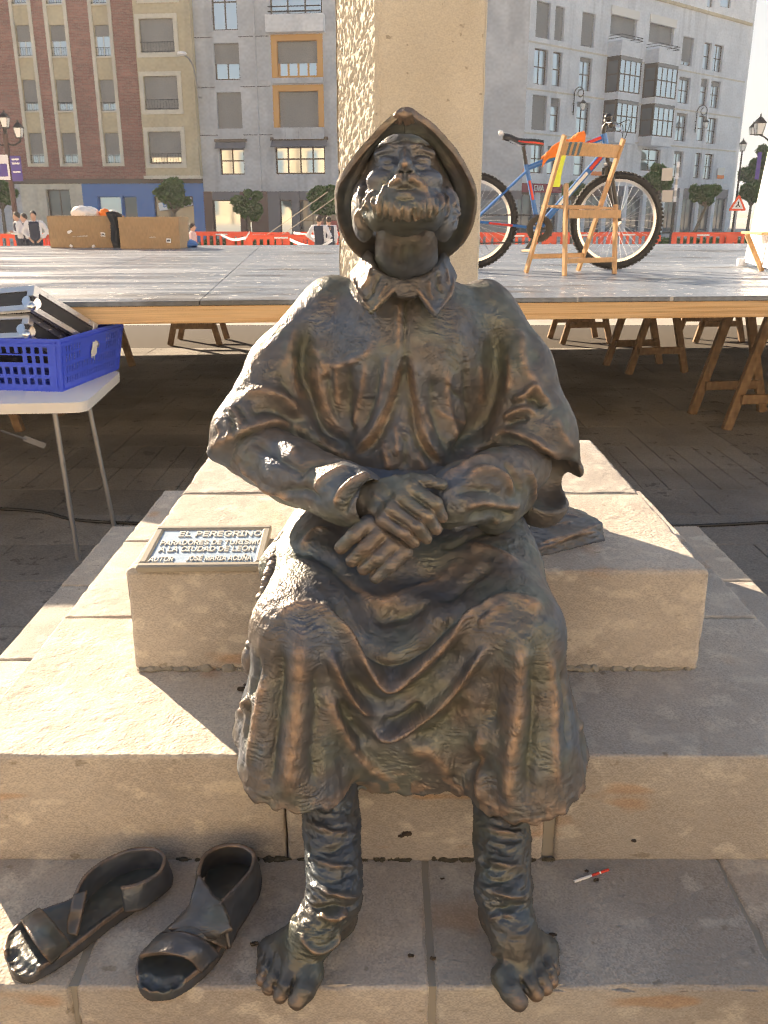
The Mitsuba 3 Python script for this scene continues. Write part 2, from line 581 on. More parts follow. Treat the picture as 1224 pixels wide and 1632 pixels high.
def patina(v, worn, deep, seed=0, tone=1.0):
    "cast bronze: dark brown, rubbed to gold brown on the crests, green and grey-blue in patches and hollows"
    a = meshkit.fbm(v * 7.0, 4, seed + 1)
    b = meshkit.fbm(v * 11.0 + 7, 4, seed + 2)
    g = meshkit.fbm(v * 60.0, 3, seed + 3)
    s = lambda x, lo, hi: np.clip((x - lo) / (hi - lo), 0, 1)[:, None]
    c = np.tile([0.142, 0.134, 0.130], (len(v), 1))
    c = c + (np.array([0.20, 0.162, 0.132]) - c) * s(a, 0.52, 0.72) * 0.7
    c = c + (np.array([0.155, 0.175, 0.155]) - c) * s(b, 0.50, 0.66) * 0.75
    c = c + (np.array([0.115, 0.145, 0.195]) - c) * s(meshkit.fbm(v * 9 + 31, 4, seed + 5), 0.48, 0.66) * 0.7
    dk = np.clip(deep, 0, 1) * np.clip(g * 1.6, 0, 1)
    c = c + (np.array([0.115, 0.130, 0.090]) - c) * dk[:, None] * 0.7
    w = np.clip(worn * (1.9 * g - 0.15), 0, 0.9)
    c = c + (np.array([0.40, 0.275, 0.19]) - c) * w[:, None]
    return np.clip(c * tone * (0.72 + 0.56 * g)[:, None], 0.01, 0.9)


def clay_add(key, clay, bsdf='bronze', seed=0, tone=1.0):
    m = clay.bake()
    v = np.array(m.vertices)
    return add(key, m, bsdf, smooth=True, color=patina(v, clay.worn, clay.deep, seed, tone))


def cast_add(key, mesh, bsdf='bronze', seed=0, worn=0.0):
    v = np.array(mesh.vertices)
    return add(key, mesh, bsdf, smooth=True, color=patina(v, np.full(len(v), worn), np.zeros(len(v)), seed))

# ---------------------------------------------------------------- the cross's stepped base and shaft
Z1, Z2, Z3 = 0.28, 0.533, 0.79
ground_mat = 'paving_stone'


def pave_colour(p, n, uv):
    a = fbm(p.x * 1.7, p.y * 1.7, 0, 4)
    g = noise(p.x * 160, p.y * 160, p.z * 160)
    k = cell_rand(p.x / 0.92 + 0.31, p.y / 0.46 + 0.13)
    c = mix((0.20, 0.188, 0.172), (0.29, 0.275, 0.255), smoothstep(0.3, 0.7, a)) * (0.85 + 0.3 * k)
    c = mix(c, (0.09, 0.08, 0.075), smoothstep(0.70, 0.80, fbm(p.x * 17, p.y * 17, 0, 4)) * 0.6)
    return c * (0.8 + 0.4 * g)


proc_mat('paving_stone', pave_colour, lambda p, n, uv: noise(p.x * 120, p.y * 120, p.z * 120) + fbm(p.x * 30, p.y * 30, p.z, 2), 0.002, 0.85, spec=0.3)
matt('joint_dirt', (0.10, 0.09, 0.08), 0.95, spec=0.2)
base = thing('stepped_base', 'tan limestone stepped base of large blocks that the bronze figure sits on', 'steps')


def block(lo, hi, seed, r=0.008):
    add('stepped_base__block', grid_box(lo, hi, r, 0.025, 0.0075, seed), ('limestone_tread', 'limestone_grey', 'limestone_pale')[(seed * 7 + seed // 10) % 3], smooth=50)


G = 0.0015
MX0, MX1, MY0, MY1 = -0.862, 1.005, 1.506, 3.285
SX0, SX1, SY0, SY1 = -0.592, 0.747, 1.853, 3.08
BX0, BX1, BY0, BY1 = -1.176, 1.36, 1.184, 3.58
xs = [BX0, -0.545, 0.085, 0.70, BX1]
for i in range(4):
    gl, gr = (0.001, 0.006, 0.006, 0.002)[i], (0.006, 0.006, 0.002, 0.001)[i]
    block((xs[i] + gl, BY0, 0.0), (xs[i + 1] - gr, 1.86, Z1), 10 + i)
for x0, x1, ys in ((BX0, -0.60, (1.86, 2.375, 2.936, BY1)), (0.76, BX1, (1.86, 2.42, 2.976, BY1))):
    for j in range(3):
        block((x0, ys[j] + G, 0.0), (x1, ys[j + 1] - G, Z1), 20 + j + int(x0 * 3))
block((-0.598, 2.94, 0.0), (0.758, BY1, Z1), 33)
xs = [MX0, -0.202, 0.343, MX1]
for i in range(3):
    block((xs[i] + (G if i != 2 else 0.012), MY0, Z1 - 0.006), (xs[i + 1] - (G if i != 1 else 0.012), 2.138, Z2), 40 + i)
for x0, x1 in ((MX0, 0.07), (0.074, MX1)):
    block((x0, 2.146, Z1 - 0.006), (x1, 2.72, Z2), 50 + int(x0 * 4))
    block((x0, 2.728, Z1 - 0.006), (x1, MY1, Z2), 55 + int(x0 * 4))
block((SX0, SY0, Z2 - 0.004), (SX1, 2.428, Z3), 60, 0.014)
block((SX0, 2.436, Z2 - 0.004), (SX1, SY1, Z3), 61, 0.014)
add('stepped_base__mortar_joint', cat_([bx((0.331, MY0 + 0.008, Z1 - 0.003), (0.355, 2.13, Z2 - 0.004)), bx((BX0 + 0.01, BY0 + 0.008, 0.02), (BX1 - 0.01, BY1 - 0.01, Z1 - 0.005)),
                                        bx((MX0 + 0.01, 1.6, Z1), (MX1 - 0.01, MY1 - 0.01, Z2 - 0.005)), bx((SX0 + 0.01, 2.3, Z2), (SX1 - 0.01, 2.6, Z3 - 0.005))]), 'mortar')
# ragged mortar bed under the seat block
rng = np.random.default_rng(4)
lump = []
for x in np.arange(SX0 + 0.01, SX1 - 0.02, 0.008):
    if rng.random() < 0.25:
        continue
    m = trimesh.creation.icosphere(1, 1.0)
    m.apply_scale([0.006 + 0.012 * rng.random(), 0.003 + 0.011 * rng.random(), 0.003 + 0.010 * rng.random() ** 2])
    m.vertices += rng.normal(size=m.vertices.shape) * 0.0012
    m.apply_translation([x + 0.01 * rng.random(), SY0 + 0.002, Z2 + 0.004])
    lump.append(m)
add('stepped_base__mortar_bed', cat_(lump), 'mortar')
tag('stepped_base__mortar_bed', kind='stuff')

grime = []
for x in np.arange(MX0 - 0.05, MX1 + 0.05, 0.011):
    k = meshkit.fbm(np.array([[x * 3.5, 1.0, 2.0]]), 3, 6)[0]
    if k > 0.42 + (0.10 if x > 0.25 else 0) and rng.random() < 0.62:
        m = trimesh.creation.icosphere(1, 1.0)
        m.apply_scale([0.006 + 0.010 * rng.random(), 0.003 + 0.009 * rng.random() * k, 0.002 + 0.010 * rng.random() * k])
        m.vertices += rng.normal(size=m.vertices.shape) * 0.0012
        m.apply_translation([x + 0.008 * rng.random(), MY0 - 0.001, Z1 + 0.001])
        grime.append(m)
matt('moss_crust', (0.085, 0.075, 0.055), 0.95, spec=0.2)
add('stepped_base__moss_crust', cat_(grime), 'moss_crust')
tag('stepped_base__moss_crust', kind='stuff')

# shaft of the cross: a square pillar turned 22 degrees, its left face rough-hewn
PA, PC = 0.29, np.array([0.062, 2.45])
H = 3.6


def pillar_mesh():
    n0, n1 = 64, 760
    a = np.linspace(-0.5, 0.5, n0 + 1)
    z = np.linspace(0, H, n1 + 1)
    V, Fc, at = [], [], 0
    for k, (o, d) in enumerate((((-.5, -.5), (1, 0)), ((.5, -.5), (0, 1)), ((.5, .5), (-1, 0)), ((-.5, .5), (0, -1)))):
        g, zz = np.meshgrid(a + 0.5, z, indexing='ij')
        x = (o[0] + d[0] * g) * PA
        y = (o[1] + d[1] * g) * PA
        edge = np.minimum(g, 1 - g) * PA
        p = np.stack([x, y, zz], -1).reshape(-1, 3)
        nx, ny = d[1], -d[0]
        e = np.clip(1 - edge.reshape(-1) / 0.012, 0, 1)
        w = -e ** 2 * 0.006 * (1 + 1.5 * meshkit.noise(p * np.array([20, 20, 14]), 3))
        if k == 3:
            tool = meshkit.fbm(p * np.array([110, 110, 66]) + 3, 4, 8)
            w = w + np.where(e > 0.6, 0, 1) * (-0.0048 * np.clip((tool - 0.44) * 3, 0, 0.6) / 0.6 - 0.0022 * (meshkit.noise(p * 190, 4)))
        else:
            w = w + 0.003 * (meshkit.fbm(p * 12, 3, 5) - 0.5)
        p[:, 0] += nx * w
        p[:, 1] += ny * w
        idx = np.arange((n0 + 1) * (n1 + 1)).reshape(n0 + 1, n1 + 1) + at
        Fc.append(np.stack([idx[:-1, :-1], idx[1:, :-1], idx[1:, 1:], idx[:-1, 1:]], -1).reshape(-1, 4))
        V.append(p)
        at += len(p)
    q = np.vstack(Fc)
    m = trimesh.Trimesh(np.vstack(V), np.vstack([q[:, [0, 1, 2]], q[:, [0, 2, 3]]]), process=False)
    m.apply_transform(rotz(22, (PC[0], PC[1], Z3 - 0.003)))
    return m


pil = thing('stone_pillar', 'square tan stone shaft of the cross rising behind the seated figure', 'pillar')
add(pil + '__shaft', pillar_mesh(), 'pillar_stone', smooth=60)
arm = bx((-0.16, -0.16, H - 0.004), (0.16, 0.16, H + 0.10), 0.02)
arm.apply_transform(rotz(22, (PC[0], PC[1], Z3)))
add(pil + '__capital', arm, 'pillar_stone')

# ---------------------------------------------------------------- plaza
def plaza_colour(p, n, uv):
    a = fbm(p.x * 0.35, p.y * 0.35, 0, 4)
    k = cell_rand(p.x / 0.6, p.y / 0.6)
    g = noise(p.x * 40, p.y * 40, 0)
    return mix((0.36, 0.335, 0.29), (0.46, 0.43, 0.375), smoothstep(0.3, 0.7, a)) * (0.85 + 0.2 * k + 0.12 * g)


proc_mat('plaza_stone', plaza_colour, rough=0.85, spec=0.3)
add('ground', bx((-260, -160, -0.3), (260, 340, -0.035)), 'plaza_stone')
tag('ground', kind='structure')
add('paving', bx((-7, -9, -0.034), (9, 13.2, -0.006)), 'joint_dirt')
tag('paving', kind='structure')
SL = {}
rng = np.random.default_rng(8)


def slab(x0, x1, y0, y1):
    w, d = round(x1 - x0 - 0.005, 4), round(y1 - y0 - 0.005, 4)
    if (w, d) not in SL:
        SL[w, d] = mikit.ply(bx((-w / 2, -d / 2, -0.04), (w / 2, d / 2, 0), 0.0025), 'paving_stone')
    put('paving__slab', SL[w, d], T().translate([(x0 + x1) / 2, (y0 + y1) / 2, -0.001 + 0.002 * rng.random()]).rotate([1, 0.3, 0], 0.08 * rng.normal()))


for r in range(7):
    y0 = 1.79 + 0.46 * r
    for c in range(-5, 6):
        x0 = c * 0.92 + (0.46 if r % 2 else 0)
        if y0 < 3.4 and x0 > -0.9 and x0 + 0.92 < 1.1:
            continue
        if abs(x0 + 0.46) < 1.2 + 0.55 * y0:
            slab(x0, x0 + 0.92, y0, y0 + 0.46)
for c in range(-24, 26):
    slab(c * 0.155, c * 0.155 + 0.155, 5.01, 6.03)
for r in range(8):
    for c in range(-7, 10):
        x0, y0 = c * 0.62 + (0.31 if r % 2 else 0), 6.03 + 0.6 * r
        if -0.62 * y0 < x0 < 0.62 * y0:
            slab(x0, x0 + 0.62, y0, y0 + 0.6)
matt('black_rubber', (0.018, 0.018, 0.018), 0.5)
add('cable', tube(spline([(-4.5, 4.55, 0.009), (-2.2, 4.62, 0.009), (-1.5, 4.40, 0.009), (0, 4.30, 0.009), (1.5, 4.33, 0.009), (2.4, 4.42, 0.009), (4.5, 4.45, 0.009)], 80), 0.009), 'black_rubber', smooth=True)
tag('cable', 'black cable snaking along the dark paving behind the stepped base', 'cable')

# ---------------------------------------------------------------- stage on trestles
SA = 5.4
SM = rotz(SA, (0, 4.55, 0))
DZ = 1.15


def onstage(m):
    m.apply_transform(SM)
    return m


def deck_colour(p, n, uv):
    s = fbm(p.x * 0.7, p.y * 5.5, 0, 4)
    g = noise(p.x * 60, p.y * 60, p.z)
    c = mix((0.14, 0.165, 0.205), (0.185, 0.215, 0.26), smoothstep(0.3, 0.7, s))
    c = mix(c, (0.05, 0.048, 0.046), smoothstep(0.62, 0.78, fbm(p.x * 1.3 + 9, p.y * 3, 0, 4)) * 0.7)
    c = mix(c, (0.55, 0.54, 0.52), smoothstep(0.74, 0.78, fbm(p.x * 14, p.y * 21, 0, 3)) * 0.8)   # scratches and spilt paint
    return c * (0.8 + 0.4 * g)


proc_mat('deck_film', deck_colour, lambda p, n, uv: fbm(p.x * 3, p.y * 14, 0, 3) + 0.25 * noise(p.x * 90, p.y * 90, p.z), 0.0020,
         lambda p, n, uv: 0.20 + 0.30 * smoothstep(0.35, 0.7, fbm(p.x * 1.1 + 4, p.y * 6, 0, 3)), spec=0.6)


def pine_colour(p, n, uv):
    y = fbm(p.x * 1.2, p.y * 3, p.z * 34, 3)
    ring = 0.5 + 0.5 * dr.sin(90 * p.z + 14 * y)
    c = mix((0.62, 0.42, 0.22), (0.50, 0.29, 0.12), ring * ring * 0.8)
    return c * (0.85 + 0.3 * noise(p.x * 7, p.y * 7, p.z * 240))


proc_mat('pine', pine_colour, rough=0.55)
proc_mat('old_wood', lambda p, n, uv: mix((0.30, 0.20, 0.12), (0.17, 0.11, 0.07), fbm(p.x * 9, p.y * 9, p.z * 30, 3)) * (0.7 + 0.6 * noise(p.x * 60, p.y * 60, p.z * 15)), rough=0.8)
stg = thing('stage', 'long dark plywood stage with a pale pine edge behind the seated figure', 'stage')
rng = np.random.default_rng(3)
px = [-9.4, -6.98, -4.54, -1.95, -0.92 + 0.0, 1.52, 3.96, 6.4, 8.84]
py = [0, 1.22, 2.44, 3.66, 4.88, 6.10, 7.32, 8.1]
for i in range(len(px) - 1):
    for j in range(len(py) - 1):
        z = DZ - 0.0015 * rng.random()
        add('stage__deck_panel', onstage(bx((px[i] + 0.002, py[j] + 0.002, z - 0.024), (px[i + 1] - 0.002, py[j + 1] - 0.002, z), 0.0015)), 'deck_film')
for i in range(4):
    add('stage__edge_board', onstage(bx((-9.4 + 4.6 * i, 0.012, DZ - 0.112), (-9.4 + 4.6 * i + 4.597, 0.052, DZ - 0.0265), 0.002)), 'pine')
for j in range(1, 9):
    add('stage__joist', onstage(bx((-9.4, 0.98 * j - 0.02, DZ - 0.105), (8.9, 0.98 * j + 0.02, DZ - 0.0265))), 'old_wood')


def trestle(u, v, rz, label, spread=0.31, L=0.56):
    c = PZ(u, v, 0)
    h = DZ - 0.112
    key = thing('trestle', label, 'trestle', 'wooden trestles carrying the stage')
    M = rotz(rz, (c[0], c[1], 0))

    def part(nm, m):
        m.apply_transform(M)
        add(key + '__' + nm, m, 'old_wood')
    for y in (-L / 2, L / 2):
        for s in (-1, 1):
            part('leg', bar((s * spread, y, 0.0), (s * 0.045, y + s * 0.025, h - 0.03), 0.07, 0.045, (0, 1, 0), 0.003))
        part('stretcher', bar((-spread * 0.78, y - 0.045, 0.24), (spread * 0.78, y - 0.045, 0.24), 0.03, 0.07, (0, 0, 1), 0.003))
    part('beam', bx((-0.045, -L / 2 - 0.18, h - 0.10), (0.045, L / 2 + 0.18, h), 0.003))


for k, (u, v, rz, lab) in enumerate(((1187, 670, 8, 'brown wooden trestle nearest on the right under the stage edge'), (1027, 588, 10, 'brown wooden trestle second from the right in the row going back under the stage'), (923, 543, 6, 'small far trestle under the stage beside the bronze shoulder'),
                                     (1300, 588, 4, 'brown wooden trestle behind the nearest one at the right edge'), (150, 590, -6, 'shadowed wooden trestle under the stage behind the blue crate'), (10, 672, -12, 'shadowed wooden trestle under the white table'), (318, 545, 0, 'far trestle in shadow under the left part of the stage'),
                                     (1130, 541, 5, 'far trestle under the stage standing before the sunlit paving'), (640, 590, 0, 'trestle under the stage hidden behind the bronze figure'))):
    if k != 8:
        trestle(u, v, rz, lab)

# ---------------------------------------------------------------- table with crate and flight cases
matt('white_plastic', (0.72, 0.70, 0.66), 0.45)
matt('grey_steel', (0.35, 0.35, 0.36), 0.4, 0.8)
TZ = 0.78
c0 = PZ(130, 640, TZ)
ey = PZ(186, 592, TZ) - c0
TD = np.linalg.norm(ey)
ey /= TD
ex = np.array([-ey[1], ey[0], 0])
if ex[0] > 0:
    ex = -ex
TM = frame(c0, ex, ey)          # x to the left along the near edge, y away along the right edge, z down or up
if TM[2, 2] < 0:
    TM[:3, 2] *= -1


def ontable(m):
    m.apply_transform(TM)
    if np.linalg.det(TM[:3, :3]) < 0:
        m.invert()
    return m


tab = thing('folding_table', 'white plastic folding table with grey steel legs at the left', 'table')
out = sg.box(-0.02, -0.02, 1.75, TD + 0.02).buffer(-0.06).buffer(0.06, quad_segs=8)
top = extrude(out, 0.012)
top.apply_translation([0, 0, -0.012])
lip = extrude(out.buffer(-0.001).difference(out.buffer(-0.022)), 0.034)
lip.apply_translation([0, 0, -0.046])
add(tab + '__tabletop', ontable(top), 'white_plastic', smooth=40)
add(tab + '__rim', ontable(lip), 'white_plastic', smooth=40)
for (u, v), (u2, v2) in (((86, 655), (125, 893)), ((137, 640), (182, 838))):
    b = PZ(u2, v2, 0.0)
    tp = P(u, v, b[1] + 0.02)
    tp[2] = TZ - 0.02
    add(tab + '__leg', tube([tp, b + (tp - b) * 0.45, b], 0.0125, 12), 'grey_steel', smooth=40)
    k = b + (tp - b) * 0.62
    add(tab + '__rivet', tube([k + [0.004, -0.016, 0], k + [0.004, 0.0, 0]], 0.007, 8), 'grey_steel')
a, b = P(-40, 672, 3.75), P(42, 700, 3.95)
add(tab + '__brace', cat_([tube([a, b], 0.005, 8), bar(P(38, 698, 3.95), P(72, 711, 4.0), 0.026, 0.005, (0, -1, 0.3))]), 'grey_steel')

matt('crate_blue', (0.06, 0.11, 0.68), 0.38)
matt('torn_paper', (0.75, 0.73, 0.68), 0.8)
cr = thing('blue_crate', 'blue perforated plastic crate on the white table', 'crate')
k0, k1, kl = PZ(98, 624, TZ), PZ(186, 589, TZ), PZ(0, 631, TZ)
vx, vy = (k1 - k0), (kl - k0)
CW = np.linalg.norm(vx)
vy = vy / np.linalg.norm(vy)
CL, CHT = 0.56, 0.245
n_out = np.cross(vx / CW, [0, 0, 1])
perp = vy - (vy @ vx) * vx / CW ** 2
perp /= np.linalg.norm(perp)
vy = perp
FL = 0.035 / CHT                   # the walls lean outward


def crate_wall(o, along, outd, L, key, kind):
    "wall with rows of rounded openings, ribs and a rolled rim"
    poly = sg.box(0, 0, L, CHT)
    holes = []
    nrow = [(0.03, 0.030), (0.078, 0.034), (0.132, 0.034), (0.176, 0.030)]
    for r, (z, hh) in enumerate(nrow):
        n = int((L - 0.10) / (0.024 if kind == 'side' else 0.034))
        for i in range(n):
            x = 0.05 + (i + 0.5) * (L - 0.10) / n
            w = 0.0052 if kind == 'side' else 0.0105
            if kind == 'side' and r >= 2 and 0.32 < x / L < 0.72:
                continue
            if kind != 'side' and r == 2 and 0.40 < x / L < 0.7:
                continue
            holes.append(sg.box(x - w + 0.004, z + 0.004, x + w - 0.004, z + hh - 0.004).buffer(0.004, quad_segs=3) if w > 0.006 else sg.box(x - w, z, x + w, z + hh))
    if kind != 'side':
        holes.append(sg.box(L * 0.41, 0.140, L * 0.69, 0.172).buffer(0.006))
    w = extrude(poly.difference(unary_union(holes)), 0.004)
    ribs = [w]
    for z in (0.0, 0.064, 0.118, 0.168, 0.212, CHT - 0.012):
        ribs.append(bx((0, z, 0.003), (L, z + (0.012 if z > 0.2 else 0.006), 0.012 if z > 0.2 else 0.008)))
    for x in (0.0, 0.02, L - 0.028, L - 0.008):
        ribs.append(bx((x, 0.006, 0.003), (x + 0.008, CHT - 0.012, 0.0095)))
    m = cat_(ribs)
    vv = np.array(m.vertices)
    vv[:, 0] += (vv[:, 0] - L / 2) / (L / 2) * (FL * vv[:, 1] + 0.008)
    m.vertices = vv
    up = np.array([0, 0, 1.0]) + outd * FL
    A = np.eye(4)
    A[:3, 0], A[:3, 1], A[:3, 2], A[:3, 3] = along, up, outd, o
    m.apply_transform(A)
    if np.linalg.det(A[:3, :3]) < 0:
        m.invert()
    add(key, m, 'crate_blue')


ux = vx / CW
crate_wall(k0, ux, -vy, CW, cr + '__side_wall', 'side')
crate_wall(k0 + vy * CL, vy * -1, -ux, CL, cr + '__long_wall', 'long')
crate_wall(k1, vy, ux, CL, cr + '__long_wall', 'long')
crate_wall(k1 + vy * CL, -ux, vy, CW, cr + '__side_wall', 'side')
fl_ = cat_([bar(k0 + vy * 0.002 + ux * CW * t + [0, 0, 0.006], k0 + vy * (CL - 0.002) + ux * CW * t + [0, 0, 0.006], CW / 9, 0.006) for t in (0.08, 0.25, 0.42, 0.58, 0.75, 0.92)])
add(cr + '__floor', fl_, 'crate_blue')
c = k0 + ux * CW * 0.50 - vy * (0.026 + 0.0085) + np.array([0, 0, 0.150])
pm = extrude(sg.Polygon([(-.03, -.035), (-.018, -.04), (-.016, -.028), (-.004, -.034), (0, -.052), (.008, -.030), (.026, -.02), (.03, .03), (.012, .045), (.006, .036), (-.02, .04), (-.024, .01), (-.036, .0)]), 0.0012)
A = np.eye(4)
A[:3, 0], A[:3, 1], A[:3, 2], A[:3, 3] = ux, np.array([0, 0, 1.0]) - vy * FL, -vy, c
pm.apply_transform(A)
add(cr + '__label_scrap', pm, 'torn_paper')

matt('case_black', (0.028, 0.028, 0.030), 0.5)
matt('aluminium', (0.62, 0.63, 0.65), 0.32, 0.9)
matt('chrome', (0.78, 0.78, 0.80), 0.12, 1.0)


def flight_case(A, B, Lf, hgt, length, label):
    key = thing('flight_case', label, 'flight case', 'flight cases stacked on the crate')
    x = (B - A) / np.linalg.norm(B - A)
    y = Lf - (Lf @ x) * x
    y /= np.linalg.norm(y)
    z = np.cross(y, x)
    z = z if z[2] > 0 else -z
    L, W = np.linalg.norm(B - A), length
    M = np.eye(4)
    M[:3, 0], M[:3, 1], M[:3, 2], M[:3, 3] = x, y, z, A - z * hgt
    inv = np.linalg.det(M[:3, :3]) < 0

    def part(nm, m, mat, sm=False):
        m.apply_transform(M)
        if inv:
            m.invert()
        add(key + '__' + nm, m, mat, smooth=sm)
    part('body', bx((0.004, 0.004, 0.004), (L - 0.004, W - 0.004, hgt - 0.004)), 'case_black')
    e = 0.024
    for z0 in (0, hgt - e):
        for (a, b) in (((0, -0.001, z0), (L, e * .15, z0 + e)), ((0, W - e * .15, z0), (L, W + 0.001, z0 + e)), ((-0.001, 0, z0), (e * .15, W, z0 + e)), ((L - e * .15, 0, z0), (L + 0.001, W, z0 + e))):
            part('edge_profile', bx(a, b, 0.001), 'aluminium')
    for zz in (0.0, hgt):
        f0 = [(0, -0.002, zz - 0.0015), (L, e, zz + 0.0015)], [(0, W - e, zz - 0.0015), (L, W + 0.002, zz + 0.0015)], [(-0.002, e, zz - 0.0015), (e, W - e, zz + 0.0015)], [(L - e, e, zz - 0.0015), (L + 0.002, W - e, zz + 0.0015)]
        part('edge_profile', cat_([bx(*q) for q in f0]), 'aluminium')
    for sx in (0, L):
        for sy in (0, W):
            m = trimesh.creation.icosphere(2, 0.020)
            m.apply_translation([sx, sy, 0.012])
            dx, dy = (1 if sx == 0 else -1), (1 if sy == 0 else -1)
            leaf = [m]
            for (ax, ay, nx) in ((0.045 * dx, 0, 0), (0, 0.045 * dy, 1)):
                lf = trimesh.creation.cylinder(0.022, 0.005, sections=20)
                lf.apply_transform(trimesh.transformations.rotation_matrix(math.pi / 2, [1, 0, 0] if nx == 0 else [0, 1, 0]))
                lf.apply_translation([sx + ax * 0.75, sy + ay * 0.75, 0.042])
                leaf.append(lf)
                leaf.append(bx((sx + ax * 0.1 - 0.012 * (nx == 0) - 0.003, sy + ay * 0.1 - 0.012 * (nx == 1) - 0.003, 0.01), (sx + ax * 0.75 + 0.003, sy + ay * 0.75 + 0.003, 0.034)))
            m = cat_(leaf)
            part('ball_corner', m, 'chrome', 40)
            part('corner_plate', bx((sx - 0.003, sy - 0.003, hgt - 0.05), (sx + 0.034 * dx, sy + 0.034 * dy, hgt + 0.003), 0.002), 'aluminium')
    for t in (0.2, 0.42, 0.64, 0.86):
        for z0 in (e * 0.5, hgt - e * 0.5):
            m = trimesh.creation.icosphere(1, 0.0045)
            m.apply_translation([L * t, -0.002, z0])
            part('rivet', m, 'chrome')


hA, hB = P(55, 455, 4.05), P(156, 518, 4.42)
left = np.array([-1.0, 0.10, 0.03])
flight_case(hA, hB, left, 0.112, 0.55, 'upper of two black flight cases with silver edges on the crate')
gA, gB = P(47, 500, 4.05), P(124, 548, 4.36)
flight_case(gA, gB, left, 0.112, 0.55, 'lower flight case with silver edges, half inside the blue crate')

# ---------------------------------------------------------------- buildings across the square
def brick_colour(p, n, uv):
    x = p.x * 0.99 - p.y * 0.12
    row = dr.floor(p.z / 0.075)
    k = cell_rand(x / 0.25 + 0.5 * row, row)
    a = fbm(x * 0.6, p.z * 0.6, 0, 4)
    b = fbm(x * 0.9, p.z * 7, 3, 3)
    c = mix((0.20, 0.085, 0.070), (0.30, 0.135, 0.105), a)
    c = c * (0.75 + 0.45 * k) * (0.8 + 0.4 * b)
    u, v = x / 0.25 + 0.5 * row, p.z / 0.075
    m = dr.minimum(u - dr.floor(u), 0.28 * (v - dr.floor(v)))
    return dr.select(m < 0.045, mi.Color3f(0.27, 0.22, 0.19), c)


def plaster(a, b, streak):
    def fn(p, n, uv):
        s = fbm(p.x * 1.5 + p.y * 1.5, p.z * 0.18, 0, 4)
        t = fbm(p.x * 0.8, p.y * 0.8, p.z * 0.8, 3)
        return mix(mix(a, b, smoothstep(0.35, 0.7, t)), streak, smoothstep(0.55, 0.75, s) * 0.55) * (0.92 + 0.16 * noise(p.x * 9, p.y * 9, p.z * 9))
    return fn


proc_mat('brick', brick_colour, rough=0.9)
proc_mat('cream_render', plaster((0.43, 0.37, 0.25), (0.48, 0.42, 0.29), (0.36, 0.31, 0.22)), rough=0.9)
proc_mat('pale_trim', plaster((0.52, 0.49, 0.41), (0.57, 0.54, 0.46), (0.43, 0.40, 0.34)), rough=0.9)
proc_mat('concrete', plaster((0.40, 0.42, 0.45), (0.47, 0.49, 0.52), (0.31, 0.325, 0.35)), rough=0.9)
proc_mat('white_concrete', plaster((0.57, 0.59, 0.62), (0.63, 0.65, 0.68), (0.47, 0.485, 0.51)), rough=0.9)
proc_mat('golden_stone', plaster((0.62, 0.51, 0.34), (0.70, 0.59, 0.41), (0.50, 0.40, 0.26)), rough=0.9)
proc_mat('roller_blind', lambda p, n, uv: mi.Color3f(0.20, 0.20, 0.20) * (0.85 + 0.3 * (p.z / 0.05 - dr.floor(p.z / 0.05))) * (0.9 + 0.2 * noise(p.x * 2, p.y * 2, 0)), rough=0.6)
matt('dark_frame', (0.10, 0.075, 0.06), 0.5)
matt('ochre_frame', (0.50, 0.27, 0.08), 0.5)
matt('white_frame', (0.62, 0.60, 0.56), 0.5)
matt('iron', (0.03, 0.03, 0.032), 0.5)
matt('shop_blue', (0.06, 0.16, 0.42), 0.5)
matt('shop_brown', (0.10, 0.055, 0.045), 0.5)
matt('shop_grey', (0.13, 0.13, 0.15), 0.5)
scene['window_glass'] = {'type': 'twosided', 'bsdf': {'type': 'principled', 'base_color': {'type': 'rgb', 'value': [0.45, 0.50, 0.54]}, 'metallic': 0.75, 'roughness': 0.035, 'specular': 0.9}}
scene['dark_glass'] = {'type': 'twosided', 'bsdf': {'type': 'principled', 'base_color': {'type': 'rgb', 'value': [0.10, 0.11, 0.12]}, 'metallic': 0.3, 'roughness': 0.03, 'specular': 0.8}}
matt('curtain', (0.45, 0.42, 0.38), 0.9)
matt('red_cloth', (0.50, 0.10, 0.10), 0.8)


